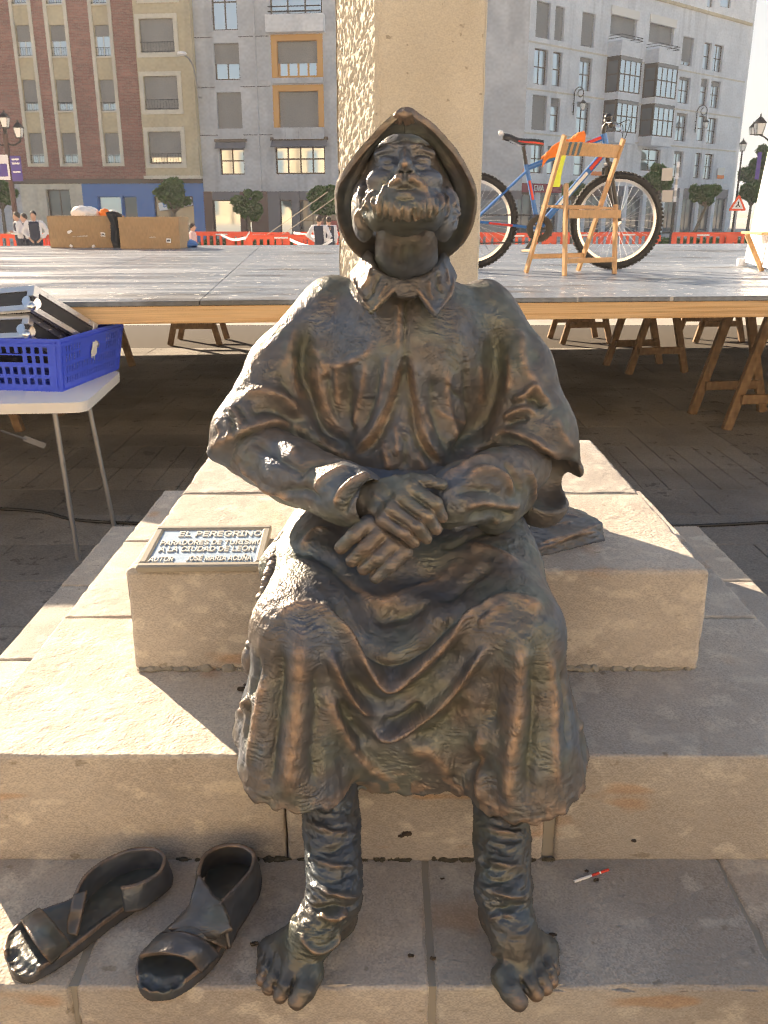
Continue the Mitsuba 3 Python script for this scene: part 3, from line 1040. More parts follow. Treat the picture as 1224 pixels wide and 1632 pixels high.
class Facade:
    "a vertical wall plane: s along it, z up, o outwards (towards the square)"

    def __init__(self, key, p0, deg):
        a = math.radians(deg)
        self.key = key
        self.p0 = np.array([p0[0], p0[1], 0.0])
        self.e = np.array([math.cos(a), math.sin(a), 0])
        self.n = np.array([math.sin(a), -math.cos(a), 0])       # towards the camera
        self.M = np.eye(4)
        self.M[:3, 0], self.M[:3, 1], self.M[:3, 2], self.M[:3, 3] = self.e, -self.n, (0, 0, 1), self.p0

    def sz(self, u, v, out=0.0):
        d = ray(u, v)
        o = np.array([0, 0, HC]) - self.p0 - self.n * out
        t = -(o @ self.n) / (d @ self.n)
        q = o + d * t
        return q @ self.e, q[2]

    def rect(self, x0, x1, y0, y1, out=0.0):
        "photograph rectangle (left, right, top, bottom) -> s0, s1, z0, z1"
        c = [self.sz(x, y, out) for x in (x0, x1) for y in (y0, y1)]
        return (c[0][0] + c[1][0]) / 2, (c[2][0] + c[3][0]) / 2, (c[1][1] + c[3][1]) / 2, (c[0][1] + c[2][1]) / 2

    def add(self, name, m, mat, sub=None):
        m.apply_transform(self.M)
        return add((sub or self.key) + '__' + name, m, mat)

    def box(self, name, s0, s1, z0, z1, o0, o1, mat, sub=None, ch=0.0):
        return self.add(name, bx((s0, -o1, z0), (s1, -o0, z1), ch), mat, sub)

    def window(self, r, mat='dark_frame', blind=0.0, glass='window_glass', nx=2, ny=1, depth=0.22, sill=True, fw=0.05, bar_rail=False, o=0.0):
        s0, s1, z0, z1 = r
        bars = [bx((s0, depth - 0.06 - o, z0), (s0 + fw, depth - o, z1)), bx((s1 - fw, depth - 0.06 - o, z0), (s1, depth - o, z1)), bx((s0 + fw, depth - 0.06 - o, z0), (s1 - fw, depth - o, z0 + fw)), bx((s0 + fw, depth - 0.06 - o, z1 - fw), (s1 - fw, depth - o, z1))]
        for i in range(1, nx):
            x = s0 + (s1 - s0) * i / nx
            bars.append(bx((x - fw / 2, depth - 0.05 - o, z0 + fw), (x + fw / 2, depth - 0.002 - o, z1 - fw)))
        for j in range(1, ny):
            z = z0 + (z1 - z0) * j / ny
            bars.append(bx((s0 + fw, depth - 0.045 - o, z - fw / 2), (s1 - fw, depth - 0.004 - o, z + fw / 2)))
        w = self.add('window', cat_(bars), mat)
        self.box('pane', s0 + fw, s1 - fw, z0 + fw, z1 - fw, -depth + 0.012 + o, -depth + 0.02 + o, glass, w)
        if blind > 0:
            self.box('shutter', s0 + 0.01, s1 - 0.01, z1 - (z1 - z0) * blind, z1 - 0.005, -depth + 0.065 + o, -depth + 0.085 + o, 'roller_blind', w)
        if sill:
            self.box('sill', s0 - 0.06, s1 + 0.06, z0 - 0.07, z0 - 0.003, -0.1 + o, 0.07 + o, 'pale_trim', w)
        if bar_rail:
            m = [tube([(s0, -0.04, z0 + h), (s1, -0.04, z0 + h)], 0.014, 5) for h in (0.05, 0.42)]
            m += [tube([(x, -0.04, z0 + 0.05), (x, -0.04, z0 + 0.42)], 0.009, 4) for x in np.arange(s0 + 0.05, s1, 0.13)]
            self.add('railing', cat_(m), 'iron', w)
        return w

    def wall(self, name, outline, holes, mat, thick=0.3, o=0.0):
        poly = sg.Polygon(outline)
        if holes:
            poly = poly.difference(unary_union([sg.box(h[0], h[2], h[1], h[3]) for h in holes]))
        m = extrude(poly, thick)
        A = np.array([[1, 0, 0, 0], [0, 0, -1, thick - o], [0, 1, 0, 0], [0, 0, 0, 1.0]])
        m.apply_transform(A)
        return self.add(name, m, mat)


def rectpoly(s0, s1, z0, z1):
    return [(s0, z0), (s1, z0), (s1, z1), (s0, z1)]


# ---- brick house with cream window strips (left)
Z0 = 250 / 1111.0
bl = thing('brick_building', 'red brick apartment building with cream window strips and a blue shop at street level', 'building')
c = P(316, 170, 52.0)
A = Facade(bl, (c[0], c[1]), -7)
k = 1 / 3.709
wz = lambda x0, x1, y0, y1: A.rect(x0 * k, x1 * k, y0 * k, y1 * k)
g0 = A.sz(316, 292)[1]
topz = A.sz(100, -60)[1]
sR = 0.0
sB = A.rect(850 * k, 900 * k, 640 * k, 660 * k)[0]           # left edge of the cream bay
strips, holes, wins = [], [], []
zb = A.sz(100, 985 * k)[1]
for col, (xa, xb) in enumerate(((133, 243), (328, 446), (584, 700))):
    sa, sb, _, _ = wz(xa - 8, xb + 7, 635, 645)
    strips.append((sa, sb))
    for row, (ya, yb) in enumerate(((-140, 22), (145, 333), (470, 657), (785, 968))):
        _, _, z0, z1 = wz(xa, xb, ya, yb)
        r = (sa + 0.22, sb - 0.22, z0, z1)
        holes.append(r)
        wins.append((r, (0.45, (0.52, 0.50, 0.35)[col], 0.74, 0.70)[row] if row else 0.0, row))
wall_holes = [(a, b, zb, topz + 1) for a, b in strips]
A.wall('wall', rectpoly(-34, sB, g0 + 0.25, topz), wall_holes, 'brick', 0.32)
for a, b in strips:
    hs = [h for h in holes if a < h[0] < b]
    A.wall('window_strip', rectpoly(a, b, zb, topz), hs + [], 'cream_render', 0.28, -0.02)
    for x0, x1 in ((a, a + 0.19), (b - 0.19, b)):
        A.box('strip_border', x0, x1, zb, topz, -0.02, 0.05, 'pale_trim')
    A.box('strip_border', a + 0.193, b - 0.193, zb, zb + 0.16, -0.02, 0.048, 'pale_trim')
for r, bld, row in wins:
    A.window(r, 'white_frame', bld, 'window_glass', 2, 1, 0.20, bar_rail=True)
bay = [wz(x0, x1, y0, y1) for x0, x1, y0, y1 in ((845, 1045, -190, 0), (846, 1046, 120, 320), (872, 1070, 457, 655), (898, 1090, 782, 970))]
bayb = A.sz(290, 1040 * k)[1]
OB = 0.45
A.wall('bay', rectpoly(sB, sR, bayb, topz), bay, 'cream_render', 0.75, OB)
for i, r in enumerate(bay):
    A.window(r, 'dark_frame', (0.4, 1.0, 1.0, 0.80)[i], 'window_glass', 2, 1, 0.2, False, o=OB)
    s0, s1, z0, z1 = r
    f = 0.22
    for (a, b, c_, d) in ((s0 - f, s0, z0 - f, z1 + f), (s1, s1 + f, z0 - f, z1 + f), (s0, s1, z1, z1 + f), (s0, s1, z0 - f, z0)):
        A.box('window_surround', a, b, c_, d, OB + 0.001, OB + 0.06, 'pale_trim')
    A.add('window_railing', cat_([tube([(s0, -OB - 0.03, z0 + h), (s1, -OB - 0.03, z0 + h)], 0.015, 5) for h in (0.06, 0.5)] + [tube([(x, -OB - 0.03, z0 + 0.06), (x, -OB - 0.03, z0 + 0.5)], 0.009, 4) for x in np.arange(s0 + .06, s1, 0.16)]), 'iron')
A.box('bay_cornice', sB - 0.1, sR, bayb - 0.16, bayb - 0.002, -0.1, OB + 0.12, 'pale_trim')
A.box('fascia', -34, sR, g0, g0 + 0.247, -0.3, 0.10, 'dark_frame')
# street level: pale stone part, blue shop
sS = A.sz(133, 320)[0]
sL = A.sz(35, 320)[0]
A.box('shop_wall', -34, sL, 0, g0 - 0.002, -0.3, 0.02, 'concrete')
so = [(A.sz(75, 320)[0], A.sz(113, 320)[0], 0.05, A.sz(90, 302)[1])]
A.wall('stone_front', rectpoly(sL, sS, 0, g0 - 0.002), so, 'pale_trim', 0.32, 0.06)
A.window(so[0], 'dark_frame', 0, 'dark_glass', 2, 1, 0.25, False)
bo = [(A.sz(157, 330)[0], A.sz(194, 330)[0], 0.5, A.sz(170, 313)[1]), (A.sz(196, 330)[0], A.sz(219, 330)[0], 0.05, A.sz(205, 313)[1]), (A.sz(246, 330)[0], A.sz(309, 330)[0], 0.3, A.sz(280, 313)[1])]
A.wall('blue_front', rectpoly(sS, sR, 0, g0 - 0.002), bo, 'shop_blue', 0.32, 0.05)
A.window(bo[0], 'shop_blue', 0, 'window_glass', 1, 1, 0.2, False)
A.window(bo[1], 'shop_blue', 0, 'dark_glass', 1, 2, 0.2, False)
A.window(bo[2], 'dark_frame', 0, 'dark_glass', 2, 1, 0.2, False)
matt('poster_white', (0.62, 0.66, 0.68), 0.6)
s0, s1, z0, z1 = A.rect(254, 308, 322, 336)
ban = bx((s0, -0.075, z0 + 0.15), (s1, -0.07, z1 + 0.1))
tx = meshkit.text_mesh('BB', (z1 - z0) * 0.62, 0.01, True)
tx.apply_transform(np.array([[1, 0, 0, s0 + 0.25], [0, 0, -1, -0.076], [0, 1, 0, z0 + 0.3], [0, 0, 0, 1.0]]))
tilt = trimesh.transformations.rotation_matrix(math.radians(-9), [0, 1, 0], [(s0 + s1) / 2, 0, (z0 + z1) / 2])
for m, nm, mt in ((ban, 'window_banner', 'poster_white'), (tx, 'window_banner__lettering', 'shop_blue')):
    m.apply_transform(tilt)
    A.add(nm, m, mt)
A.box('roof', -34, sR, topz, topz + 0.5, -9, 0.3, 'concrete')
A.box('back_wall', -34, sR, 0, topz, -9, -8.7, 'concrete')

# ---- concrete house with orange framed balconies (middle)
bm = thing('concrete_building', 'grey concrete apartment building with ochre framed glazed balconies beside the brick one', 'building')
Bf = Facade(bm, (c[0], 52.0), -7)
Bf.p0 = A.p0 + A.e * 0.01
Bf.M[:3, 3] = Bf.p0
B = Bf
k5 = 1 / 5.1
q = lambda x0, x1, y0, y1: B.rect(300 + x0 * k5, 300 + x1 * k5, y0 * k5, y1 * k5)
sE = 17.5
g1 = B.sz(400, 305)[1]
colA = [q(193, 395, -230, 245), q(208, 412, 350, 650), q(232, 436, 750, 1045), q(252, 454, 1190, 1420)]
sa = np.mean([r[0] for r in colA]); sb_ = np.mean([r[1] for r in colA])
colA = [(sa, sb_, r[2], r[3]) for r in colA]
colB = [q(665, 1085, -280, 115), q(665, 1090, 278, 630), q(685, 1103, 690, 1035), q(715, 1115, 1165, 1415)]
sa = np.mean([r[0] for r in colB]); sb_ = np.mean([r[1] for r in colB])
colB = [(sa, sb_, r[2], r[3]) for r in colB]
colC = [(r[0] + 7.0, r[1] + 7.0, r[2], r[3]) for r in colA]
B.wall('wall', rectpoly(0, sE, g1, topz + 1), colA + colB + colC, 'concrete', 0.35)
for i, r in enumerate(colA):
    B.window(r, 'dark_frame', (0, 0.55, 1.0, 0)[i], 'window_glass', 2 if i != 2 else 1, (2, 1, 1, 2)[i], 0.24, False, 0.07)
for i, r in enumerate(colC):
    B.window(r, 'dark_frame', (0.5, 1.0, 0.3, 0.6)[i], 'window_glass', 2, 1, 0.24, False, 0.07)
for i, r in enumerate(colB):
    s0, s1, z0, z1 = r
    if i in (1, 2):
        B.window((s0 + 0.3, s1 - 0.3, z0 + 0.02, z1 - 0.3), 'ochre_frame', (0, 0.6, 1.0, 0)[i], 'window_glass', 4 if i == 1 else 2, 1, 0.30, False, 0.10)
        for a, b, c_, d in ((s0, s0 + 0.3, z0, z1), (s1 - 0.3, s1, z0, z1), (s0 + .3, s1 - .3, z1 - 0.3, z1)):
            B.box('balcony_frame', a, b, c_, d, -0.33, 0.03, 'ochre_frame')
    else:
        B.window(r, 'dark_frame', 0, 'window_glass', 4 if i == 3 else 3, 2 if i == 3 else 1, 0.24, False, 0.08)
z_par = B.rect(431, 514, 25, 53)
B.box('balcony_parapet', colB[0][0] - 0.15, colB[0][1] + 0.15, z_par[2], z_par[3], 0.002, 0.5, 'white_concrete')
B.add('balcony_railing', cat_([tube([(colB[0][0], -0.42, z_par[3] + h), (colB[0][1], -0.42, z_par[3] + h)], 0.03, 6) for h in (0.14, 0.36)]), 'iron')
for za, zb_ in ((124.5, 133.5), (204, 222)):
    r = B.rect(433, 517, za, zb_)
    w4 = (colB[0][1] - colB[0][0]) / 4
    for j in range(4):
        B.box('sill_slab', colB[0][0] + w4 * j + 0.006, colB[0][0] + w4 * (j + 1) - 0.006, r[2], r[3], 0.002, 0.22, 'concrete')
for (cx, yy) in ((colA[3], 226), (colB[3], 224)):
    z = B.sz(400, yy)[1]
    aw = shell(regrid([[(cx[0] - 0.15, -0.05, z), (cx[0] - 0.15, -0.35, z - 0.35)], [(cx[1] + 0.15, -0.05, z), (cx[1] + 0.15, -0.35, z - 0.35)]], 4, 4), 0.03)
    B.add('awning', aw, 'shop_grey')
    B.box('awning_case', cx[0] - 0.2, cx[1] + 0.2, z, z + 0.14, 0.002, 0.16, 'dark_frame')
for vv in (49, 58, 128, 138, 204.5, 215, 288):                       # recessed joints of the panels
    z = B.sz(400, vv)[1]
    for s0, s1 in ((0, colA[0][0] - 0.02), (colA[0][1] + 0.02, colB[0][0] - 0.1)):
        B.box('panel_edge', s0, s1, z - 0.02, z + 0.02, -0.01, 0.03, 'shop_grey' if vv in (58, 138, 215) else 'concrete')
s_ = (colA[0][1] + colB[0][0]) / 2
B.box('downpipe', s_ - 0.04, s_ + 0.04, g1, topz, 0.002, 0.08, 'concrete')
for j, (x0, x1, mt) in enumerate(((326, 340, 'shop_brown'), (384, 392, 'shop_brown'), (402, 428, 'shop_brown'), (428, 447, 'shop_grey'), (466, 478, 'shop_grey'))):
    B.box('shop_pier', B.sz(x0, 340)[0], B.sz(x1, 340)[0] - 0.01, 0, g1 - 0.003, -0.3, 0.05 + 0.01 * j, mt)
for x0, x1, ny in ((341, 384, 1), (393, 402, 1), (447, 466, 1), (478, 540, 2)):
    B.window((B.sz(x0, 340)[0], B.sz(x1, 340)[0] - 0.01, 0.12, g1 - 0.45), 'dark_frame', 0, 'window_glass' if x0 != 478 else 'dark_glass', 1 if x0 != 478 else 3, ny, 0.1, False)
B.box('shop_fascia', 0, sE, g1 - 0.44, g1 - 0.003, -0.28, 0.0, 'shop_grey')
B.box('shop_plinth', 0, sE, 0, 0.115, -0.28, 0.0, 'shop_grey')
B.box('roof', 0, sE, topz + 1, topz + 1.5, -9, 0.2, 'concrete')
B.box('back_wall', 0, sE, 0, topz + 1, -9, -8.7, 'concrete')
# corner loggias, white concrete house on the right
bw = thing('white_building', 'long white concrete apartment building with dark glazed bays on the right', 'building')
cz = P(819, 170, 63.0)
Cf = Facade(bw, (cz[0], cz[1]), 41.5)
C = Cf
q2 = lambda x0, x1, y0, y1, o=0.0: C.rect(612 + x0 / 2, 612 + x1 / 2, y0 / 2, y1 / 2, o)
zt = C.sz(612 + 850 / 2, -2)[1]
sEnd = C.sz(1182, 170)[0]
g2 = C.sz(1000, 297)[1]
rows = {}
W = []
for x0, x1, y0, y1, bl_ in ((485, 530, 5, 122, 1.0), (545, 575, 20, 130, 1.0), (630, 672, 40, 150, 0.95), (950, 985, 117, 210, 0.85), (1018, 1042, 135, 222, 0), (1050, 1080, 142, 230, 0),
                            (478, 522, 155, 270, 0), (537, 567, 165, 275, 0), (622, 662, 183, 290, 0.12), (938, 975, 245, 330, 0.12), (1008, 1032, 250, 335, 0.3), (1040, 1070, 258, 345, 0.2),
                            (472, 518, 303, 415, 1.0), (530, 560, 312, 420, 0.25), (613, 655, 325, 428, 0.15), (930, 965, 360, 450, 0.1), (1000, 1025, 368, 450, 0.0), (1030, 1060, 375, 458, 0.0),
                            (468, 508, 458, 552, 0.0), (520, 550, 465, 555, 0.3), (605, 640, 485, 560, 0.1), (820, 880, 475, 545, 0), (922, 952, 482, 565, 0.1), (990, 1010, 487, 568, 0), (1020, 1048, 490, 572, 0)):
    W.append((q2(x0, x1, y0, y1), bl_))
bays = [(q2(722, 806, 52, 118), 1.0), (q2(845, 924, 78, 142), 1.0)]
C.wall('wall', rectpoly(0, sEnd, g2, zt), [w[0] for w in W] + [b[0] for b in bays], 'white_concrete', 0.35)
for r, bl_ in W:
    C.window(r, 'dark_frame', bl_, 'window_glass', 2 if r[1] - r[0] > 1.3 else 1, 2, 0.26, False, 0.07)
for r, bl_ in bays:
    C.window(r, 'dark_frame', bl_, 'window_glass', 2, 1, 0.3, False, 0.07)
    s0, s1, z0, z1 = r
    C.box('awning_roll', s0 - 0.1, s1 + 0.1, z1 - 0.05, z1 + 0.5, 0.002, 0.12, 'white_frame')
BO = 1.15
for (xs0, xs1), par, g_rows, slabs in (((757, 826), (133, 182), ((182, 298), (322, 425)), ((298, 322), (425, 458))), ((876, 942), (160, 205), ((205, 315), (335, 438)), ((315, 335), (438, 468)))):
    s0, s1, z0, z1 = q2(xs0, xs1, par[0], par[1], BO)
    C.box('bay_parapet', s0, s1, z0, z1, 0.002, BO, 'white_concrete')
    rl = [tube([(s0, -BO + 0.05, z1 + h), (s1, -BO + 0.05, z1 + h), (s1, -0.02, z1 + h)], 0.025, 5) for h in (0.18, 0.36)] + [tube([(s0, -BO + 0.05, z1 + h), (s0, -0.02, z1 + h)], 0.025, 5) for h in (0.18, 0.36)]
    C.add('bay_railing', cat_(rl), 'iron')
    for ya, yb in slabs:
        _, _, za, zb_ = q2(xs0, xs1, ya, yb, BO)
        C.box('bay_slab', s0, s1, za, zb_, 0.002, BO, 'white_concrete')
    for ya, yb in g_rows:
        _, _, za, zb_ = q2(xs0, xs1, ya, yb, BO)
        za, zb_ = za + 0.003, zb_ - 0.003
        C.window((s0, s1, za, zb_), 'dark_frame', 0.12, 'window_glass', 4, 2, 0.0, False, 0.08, o=BO - 0.06)
        side = cat_([bx((s0, -BO + 0.09, za), (s0 + 0.06, -BO + 0.2, zb_)), bx((s0, -0.12, za), (s0 + 0.06, -0.003, zb_)), bx((s0, -BO + 0.2, zb_ - 0.3), (s0 + 0.06, -0.12, zb_)), bx((s0, -BO + 0.2, za), (s0 + 0.06, -0.12, za + 0.08)),
                     bx((s0, -BO + 0.2, (za + zb_) / 2 - 0.04), (s0 + 0.06, -0.12, (za + zb_) / 2 + 0.04))])
        w = C.add('bay_side', side, 'dark_frame')
        C.box('pane', s0 + 0.02, s0 + 0.03, za + 0.08, zb_ - 0.3, 0.12, BO - 0.2, 'dark_glass', w)
        C.box('pane', s1 - 0.03, s1 - 0.02, za, zb_, 0.01, BO - 0.08, 'dark_glass', w)
C.box('cornice', 0, sEnd, zt, zt + 0.22, -0.35, 0.12, 'cream_render')
for zz in (C.sz(840, 65)[1], C.sz(840, 141)[1], C.sz(840, 212)[1]):
    C.box('string_course', 0.01, sEnd - 0.01, zz - 0.05, zz + 0.05, 0.002, 0.035, 'pale_trim')
# street level arcade
for j, s in enumerate(np.linspace(0, sEnd - 0.5, 12)):
    C.box('arcade_pier', s, s + 0.55, 0, g2 - 0.003, -0.34, 0.0, 'white_concrete')
    if j < 11:
        sn = np.linspace(0, sEnd - 0.5, 12)[j + 1]
        C.window((s + 0.56, sn - 0.01, 0.1, g2 - 0.75), 'shop_grey', 0, 'dark_glass', 2, 1, 0.3, False, 0.08)
        C.box('shop_fascia', s + 0.56, sn - 0.01, g2 - 0.74, g2 - 0.01, -0.3, -0.05, ('shop_brown', 'shop_grey', 'shop_grey')[j % 3])
matt('sign_red', (0.22, 0.02, 0.035), 0.5)
s0, s1, z0, z1 = C.rect(827, 894, 293, 307)
sg_ = C.box('shop_sign', s0, s1, z0, z1, 0.06, 0.14, 'sign_red')
for text, u0, hh in (('EMA', 848, 0.62),):
    t = meshkit.text_mesh(text, (z1 - z0) * hh, 0.03, True)
    t.apply_transform(np.array([[1, 0, 0, C.sz(u0, 300)[0]], [0, 0, -1, -0.142], [0, 1, 0, z0 + (z1 - z0) * 0.2], [0, 0, 0, 1.0]]))
    C.add('lettering', t, 'white_frame', sg_)
matt('panel_orange', (0.75, 0.22, 0.05), 0.5)
for (x0, x1, y0, y1) in ((656, 690, 520, 560), (1058, 1080, 535, 570), (420, 440, 510, 550)):      # small hoardings on the railings
    s0, s1, z0, z1 = q2(x0, x1, y0, y1)
    pn = C.box('hoarding', s0, s1, z0, z1, 0.10, 0.14, 'white_frame')
    C.box('stripe', s0, s1, z0, z0 + (z1 - z0) * 0.33, 0.141, 0.15, 'panel_orange', pn)
C.box('roof', 0, sEnd, zt - 0.3, zt - 0.004, -10, -0.36, 'concrete')
C.box('back_wall', 0, sEnd, 0, zt - 0.3, -10, -9.7, 'concrete')
C.box('end_wall', sEnd - 0.3, sEnd, 0, zt - 0.31, -9.7, -0.36, 'white_concrete')
C.box('end_wall', 0, 0.3, 0, zt - 0.31, -9.7, -0.36, 'white_concrete')
# loggias left of the corner: they face the camera
Df = Facade(bw, (cz[0], cz[1]), 6)
D = Df
rowsD = ((-60, 33, 73), (76, 128, 148), (150, 205, 220), (222, 262, 300))
sD0 = -9.0
for i, (vt, vp, vb) in enumerate(rowsD):
    z1, zp, z0 = D.sz(800, vt, 0)[1], D.sz(800, vp, 0)[1], D.sz(800, vb, 0)[1]
    if i < 3:
        D.box('loggia_parapet', sD0, -0.55, z0, zp, -0.2, 0.55 if i == 0 else 0.3, 'white_concrete')
        D.add('loggia_railing', cat_([tube([(sD0, -0.2, zp + h), (-0.6, -0.2, zp + h)], 0.025, 5) for h in (0.25, 0.5)] + [tube([(x, -0.2, zp), (x, -0.2, zp + 0.5)], 0.012, 4) for x in np.arange(sD0, -0.6, 0.25)]), 'iron')
    D.window((-2.6, -1.1, z0 + 0.3, z1 - 0.25), 'dark_frame', 0.3, 'window_glass', 2, 1, 1.4, False)
    D.box('loggia_ceiling', sD0, -0.55, z1 - 0.22, z1 - 0.01, -1.6, -0.21, 'white_concrete')
D.box('corner_pier', -0.55, 0.0, 0, zt, -1.5, 0.0, 'white_concrete')
D.box('loggia_back', sD0, -0.55, 0, zt, -1.9, -1.61, 'concrete')

# ---- tower behind it
bt = thing('tower_block', 'taller pale tower block rising behind the white building at the upper right', 'building')
ct = P(1010, 60, 92.0)
E_ = Facade(bt, (ct[0], ct[1]), 30)
s1 = E_.sz(1192, 120)[0]
ztw = 46
hs = [E_.rect(x0, x1, y0, y1) for x0, x1, y0, y1 in ((1128, 1137, -20, 12), (1149, 1166, -20, 12), (1128, 1138, 26, 30), (1148, 1166, 26, 36), (1172, 1181, 101, 110), (1168, 1175, 137, 178), (1162, 1169, 192, 233), (1040, 1062, -30, 6))]
E_.wall('wall', rectpoly(-6, s1, 0, ztw), hs, 'white_concrete', 0.35)
for i, r in enumerate(hs):
    E_.window(r, 'dark_frame', (0, 0, 1, 1, 1, 0.5, 0.3, 0)[i], 'window_glass', 1, 1, 0.25, False, 0.08)
E_.box('side_wall', s1 - 0.3, s1, 0, ztw, -14, -0.36, 'white_concrete')
E_.box('back_wall', -6, s1, 0, ztw, -14.3, -14.01, 'white_concrete')
E_.box('roof', -6, s1, ztw, ztw + 0.5, -14.3, 0.1, 'concrete')

# ---- the sunlit palace across the square behind the camera: it shows as gold in the panes and warms the shaded fronts
bp = thing('stone_palace', 'long golden stone palace front facing the square', 'building')
Pf = Facade(bp, (60.0, -36.0), 180)
hs = [(s, s + 1.8, z, z + h) for s in np.arange(4, 114, 5.5) for z, h in ((1.2, 3.2), (7.2, 3.4), (12.6, 2.6))]
Pf.wall('wall', rectpoly(0, 120, 0, 18.5), hs, 'golden_stone', 0.6)
for s in np.arange(1.8, 119, 5.5):
    Pf.box('pilaster', s, s + 0.8, 0, 17.4, 0.002, 0.35, 'golden_stone')
Pf.box('cornice', 0, 120, 17.5, 18.4, 0.002, 0.7, 'golden_stone')
Pf.box('string_course', 0, 120, 5.7, 6.2, 0.002, 0.5, 'golden_stone')

# ---------------------------------------------------------------- bicycle on the stage
matt('bike_blue', (0.035, 0.15, 0.42), 0.3, 0.2, clearcoat=0.8)
matt('bike_red', (0.62, 0.05, 0.03), 0.3)
matt('bike_white', (0.75, 0.75, 0.75), 0.35)
matt('tyre_rubber', (0.022, 0.022, 0.022), 0.7)
matt('black_plastic', (0.03, 0.03, 0.032), 0.35)
bk = thing('bicycle', 'blue mountain bike with red and white markings standing on the stage behind the wooden chair', 'bicycle')
YB = 7.05
b3 = lambda u, v, dy=0.0: P(u, v, YB + dy)
bxa = np.array([1.0, 0, 0])
hubF, hubR = b3(982, 352.5), b3(751, 352.5)
R_T = (hubF[2] - DZ)
zoff = 0.0


def wheel(name, hub):
    w = bk + '__' + name
    R = R_T - 0.002
    tor = trimesh.creation.torus(R - 0.027, 0.027, major_sections=72, minor_sections=12)
    knobs = [tor]
    for i in range(72):
        a = 2 * math.pi * i / 72
        for s in (-0.012, 0.012):
            kb = bx((-0.009, -0.007, -0.006), (0.009, 0.007, 0.006))
            kb.apply_transform(trimesh.transformations.rotation_matrix(-a, [0, 0, 1]) if False else np.eye(4))
            kb.apply_translation([0, 0, 0])
            M = np.array([[-math.sin(a), 0, math.cos(a), (R - 0.002) * math.cos(a)], [math.cos(a), 0, math.sin(a), (R - 0.002) * math.sin(a)], [0, 1, 0, s + 0.006 * (i % 2)], [0, 0, 0, 1]])
            kb.apply_transform(M)
            knobs.append(kb)
    up = trimesh.transformations.rotation_matrix(math.pi / 2, [1, 0, 0])

    def place(m):
        m.apply_transform(up)
        m.apply_translation(hub)
        return m
    add(w + '__tyre', place(cat_(knobs)), 'tyre_rubber', smooth=40)
    Rr = R - 0.058
    rim_ = trimesh.creation.revolve(np.array([[Rr - 0.012, -0.010], [Rr + 0.012, -0.014], [Rr + 0.012, 0.014], [Rr - 0.012, 0.010], [Rr - 0.012, -0.010]]), sections=64)
    add(w + '__rim', place(rim_), 'chrome', smooth=40)
    sp = []
    for i in range(32):
        a = 2 * math.pi * i / 32
        b = a + (0.55 if i % 4 < 2 else -0.55)
        s = 0.03 if i % 2 else -0.03
        sp.append(tube([(0.02 * math.cos(b), 0.02 * math.sin(b), s), ((Rr - 0.01) * math.cos(a), (Rr - 0.01) * math.sin(a), 0)], 0.0016, 4))
    add(w + '__spokes', place(cat_(sp)), 'chrome')
    tag(w + '__spokes', kind='stuff')
    hb = cat_([tube([(0, 0, -0.05), (0, 0, 0.05)], 0.016, 14), tube([(0, 0, 0.028), (0, 0, 0.033)], 0.030, 16), tube([(0, 0, -0.033), (0, 0, -0.028)], 0.030, 16)] + ([tube([(0, 0, 0.034 + 0.004 * j), (0, 0, 0.036 + 0.004 * j)], 0.05 - 0.004 * j, 18) for j in range(6)] if name != 'front_wheel' else []))
    add(w + '__hub', place(hb), 'chrome', smooth=40)


wheel('front_wheel', hubF)
wheel('rear_wheel', hubR)
bb, st0, st1 = b3(858, 364), b3(838.5, 262), b3(840, 268)
ht0, ht1 = b3(962, 213), b3(968, 243)
tt0, dt1 = b3(961, 219), b3(966, 240)
fr = [tube([bb, st0], 0.0165, 12), tube([b3(841, 268), tt0], 0.019, 12), tube([bb, dt1], 0.024, 14), tube([ht0, ht1], 0.022, 14)]
for dy in (-0.05, 0.05):
    fr += [tube([b3(840, 272) + [0, dy * 0.3, 0], hubR + [0.02, dy, 0]], 0.0085, 8), tube([bb + [0, dy * 0.7, 0], hubR + [0.02, dy, 0]], 0.010, 8)]
add(bk + '__frame', cat_(fr), 'bike_blue', smooth=40)
dd = dt1 - bb
mk = lambda a, b, r, mat: add(bk + '__decal', tube([bb + dd * a + [0, -0.010, 0], bb + dd * b + [0, -0.010, 0]], r, 12), mat, smooth=40)
mk(0.30, 0.72, 0.0165, 'bike_white')
mk(0.76, 0.92, 0.0165, 'bike_red')
t0, t1 = b3(841, 268), tt0
add(bk + '__decal', tube([t0 + (t1 - t0) * 0.6 + [0, -0.008, 0.003], t0 + (t1 - t0) * 0.97 + [0, -0.008, 0.003]], 0.0135, 10), 'bike_red', smooth=40)
add(bk + '__decal', tube([bb + (st0 - bb) * 0.45 + [0, -0.006, 0], bb + (st0 - bb) * 0.75 + [0, -0.006, 0]], 0.0125, 10), 'bike_red', smooth=40)
for dy in (-1,):
    add(bk + '__decal', tube([hubR + (bb - hubR) * 0.25 + [0, -0.052, 0], hubR + (bb - hubR) * 0.6 + [0, -0.048, 0]], 0.0085, 8), 'bike_red', smooth=40)
fk = []
crownF = b3(969, 262)
for dy in (-0.065, 0.065):
    fk += [tube([crownF + [0, dy, 0], crownF * 0.45 + hubF * 0.55 + [0, dy, 0], hubF + [0.01, dy, 0]], [0.016, 0.019, 0.017], 12)]
fk += [tube([crownF + [0, -0.07, 0], crownF + [0, 0.07, 0]], 0.018, 10), tube([ht1, crownF], 0.016, 10)]
add(bk + '__fork', cat_(fk), 'black_plastic', smooth=40)
add(bk + '__seat_post', tube([st0, b3(834, 233)], 0.0135, 12), 'black_plastic', smooth=40)
rows_ = []
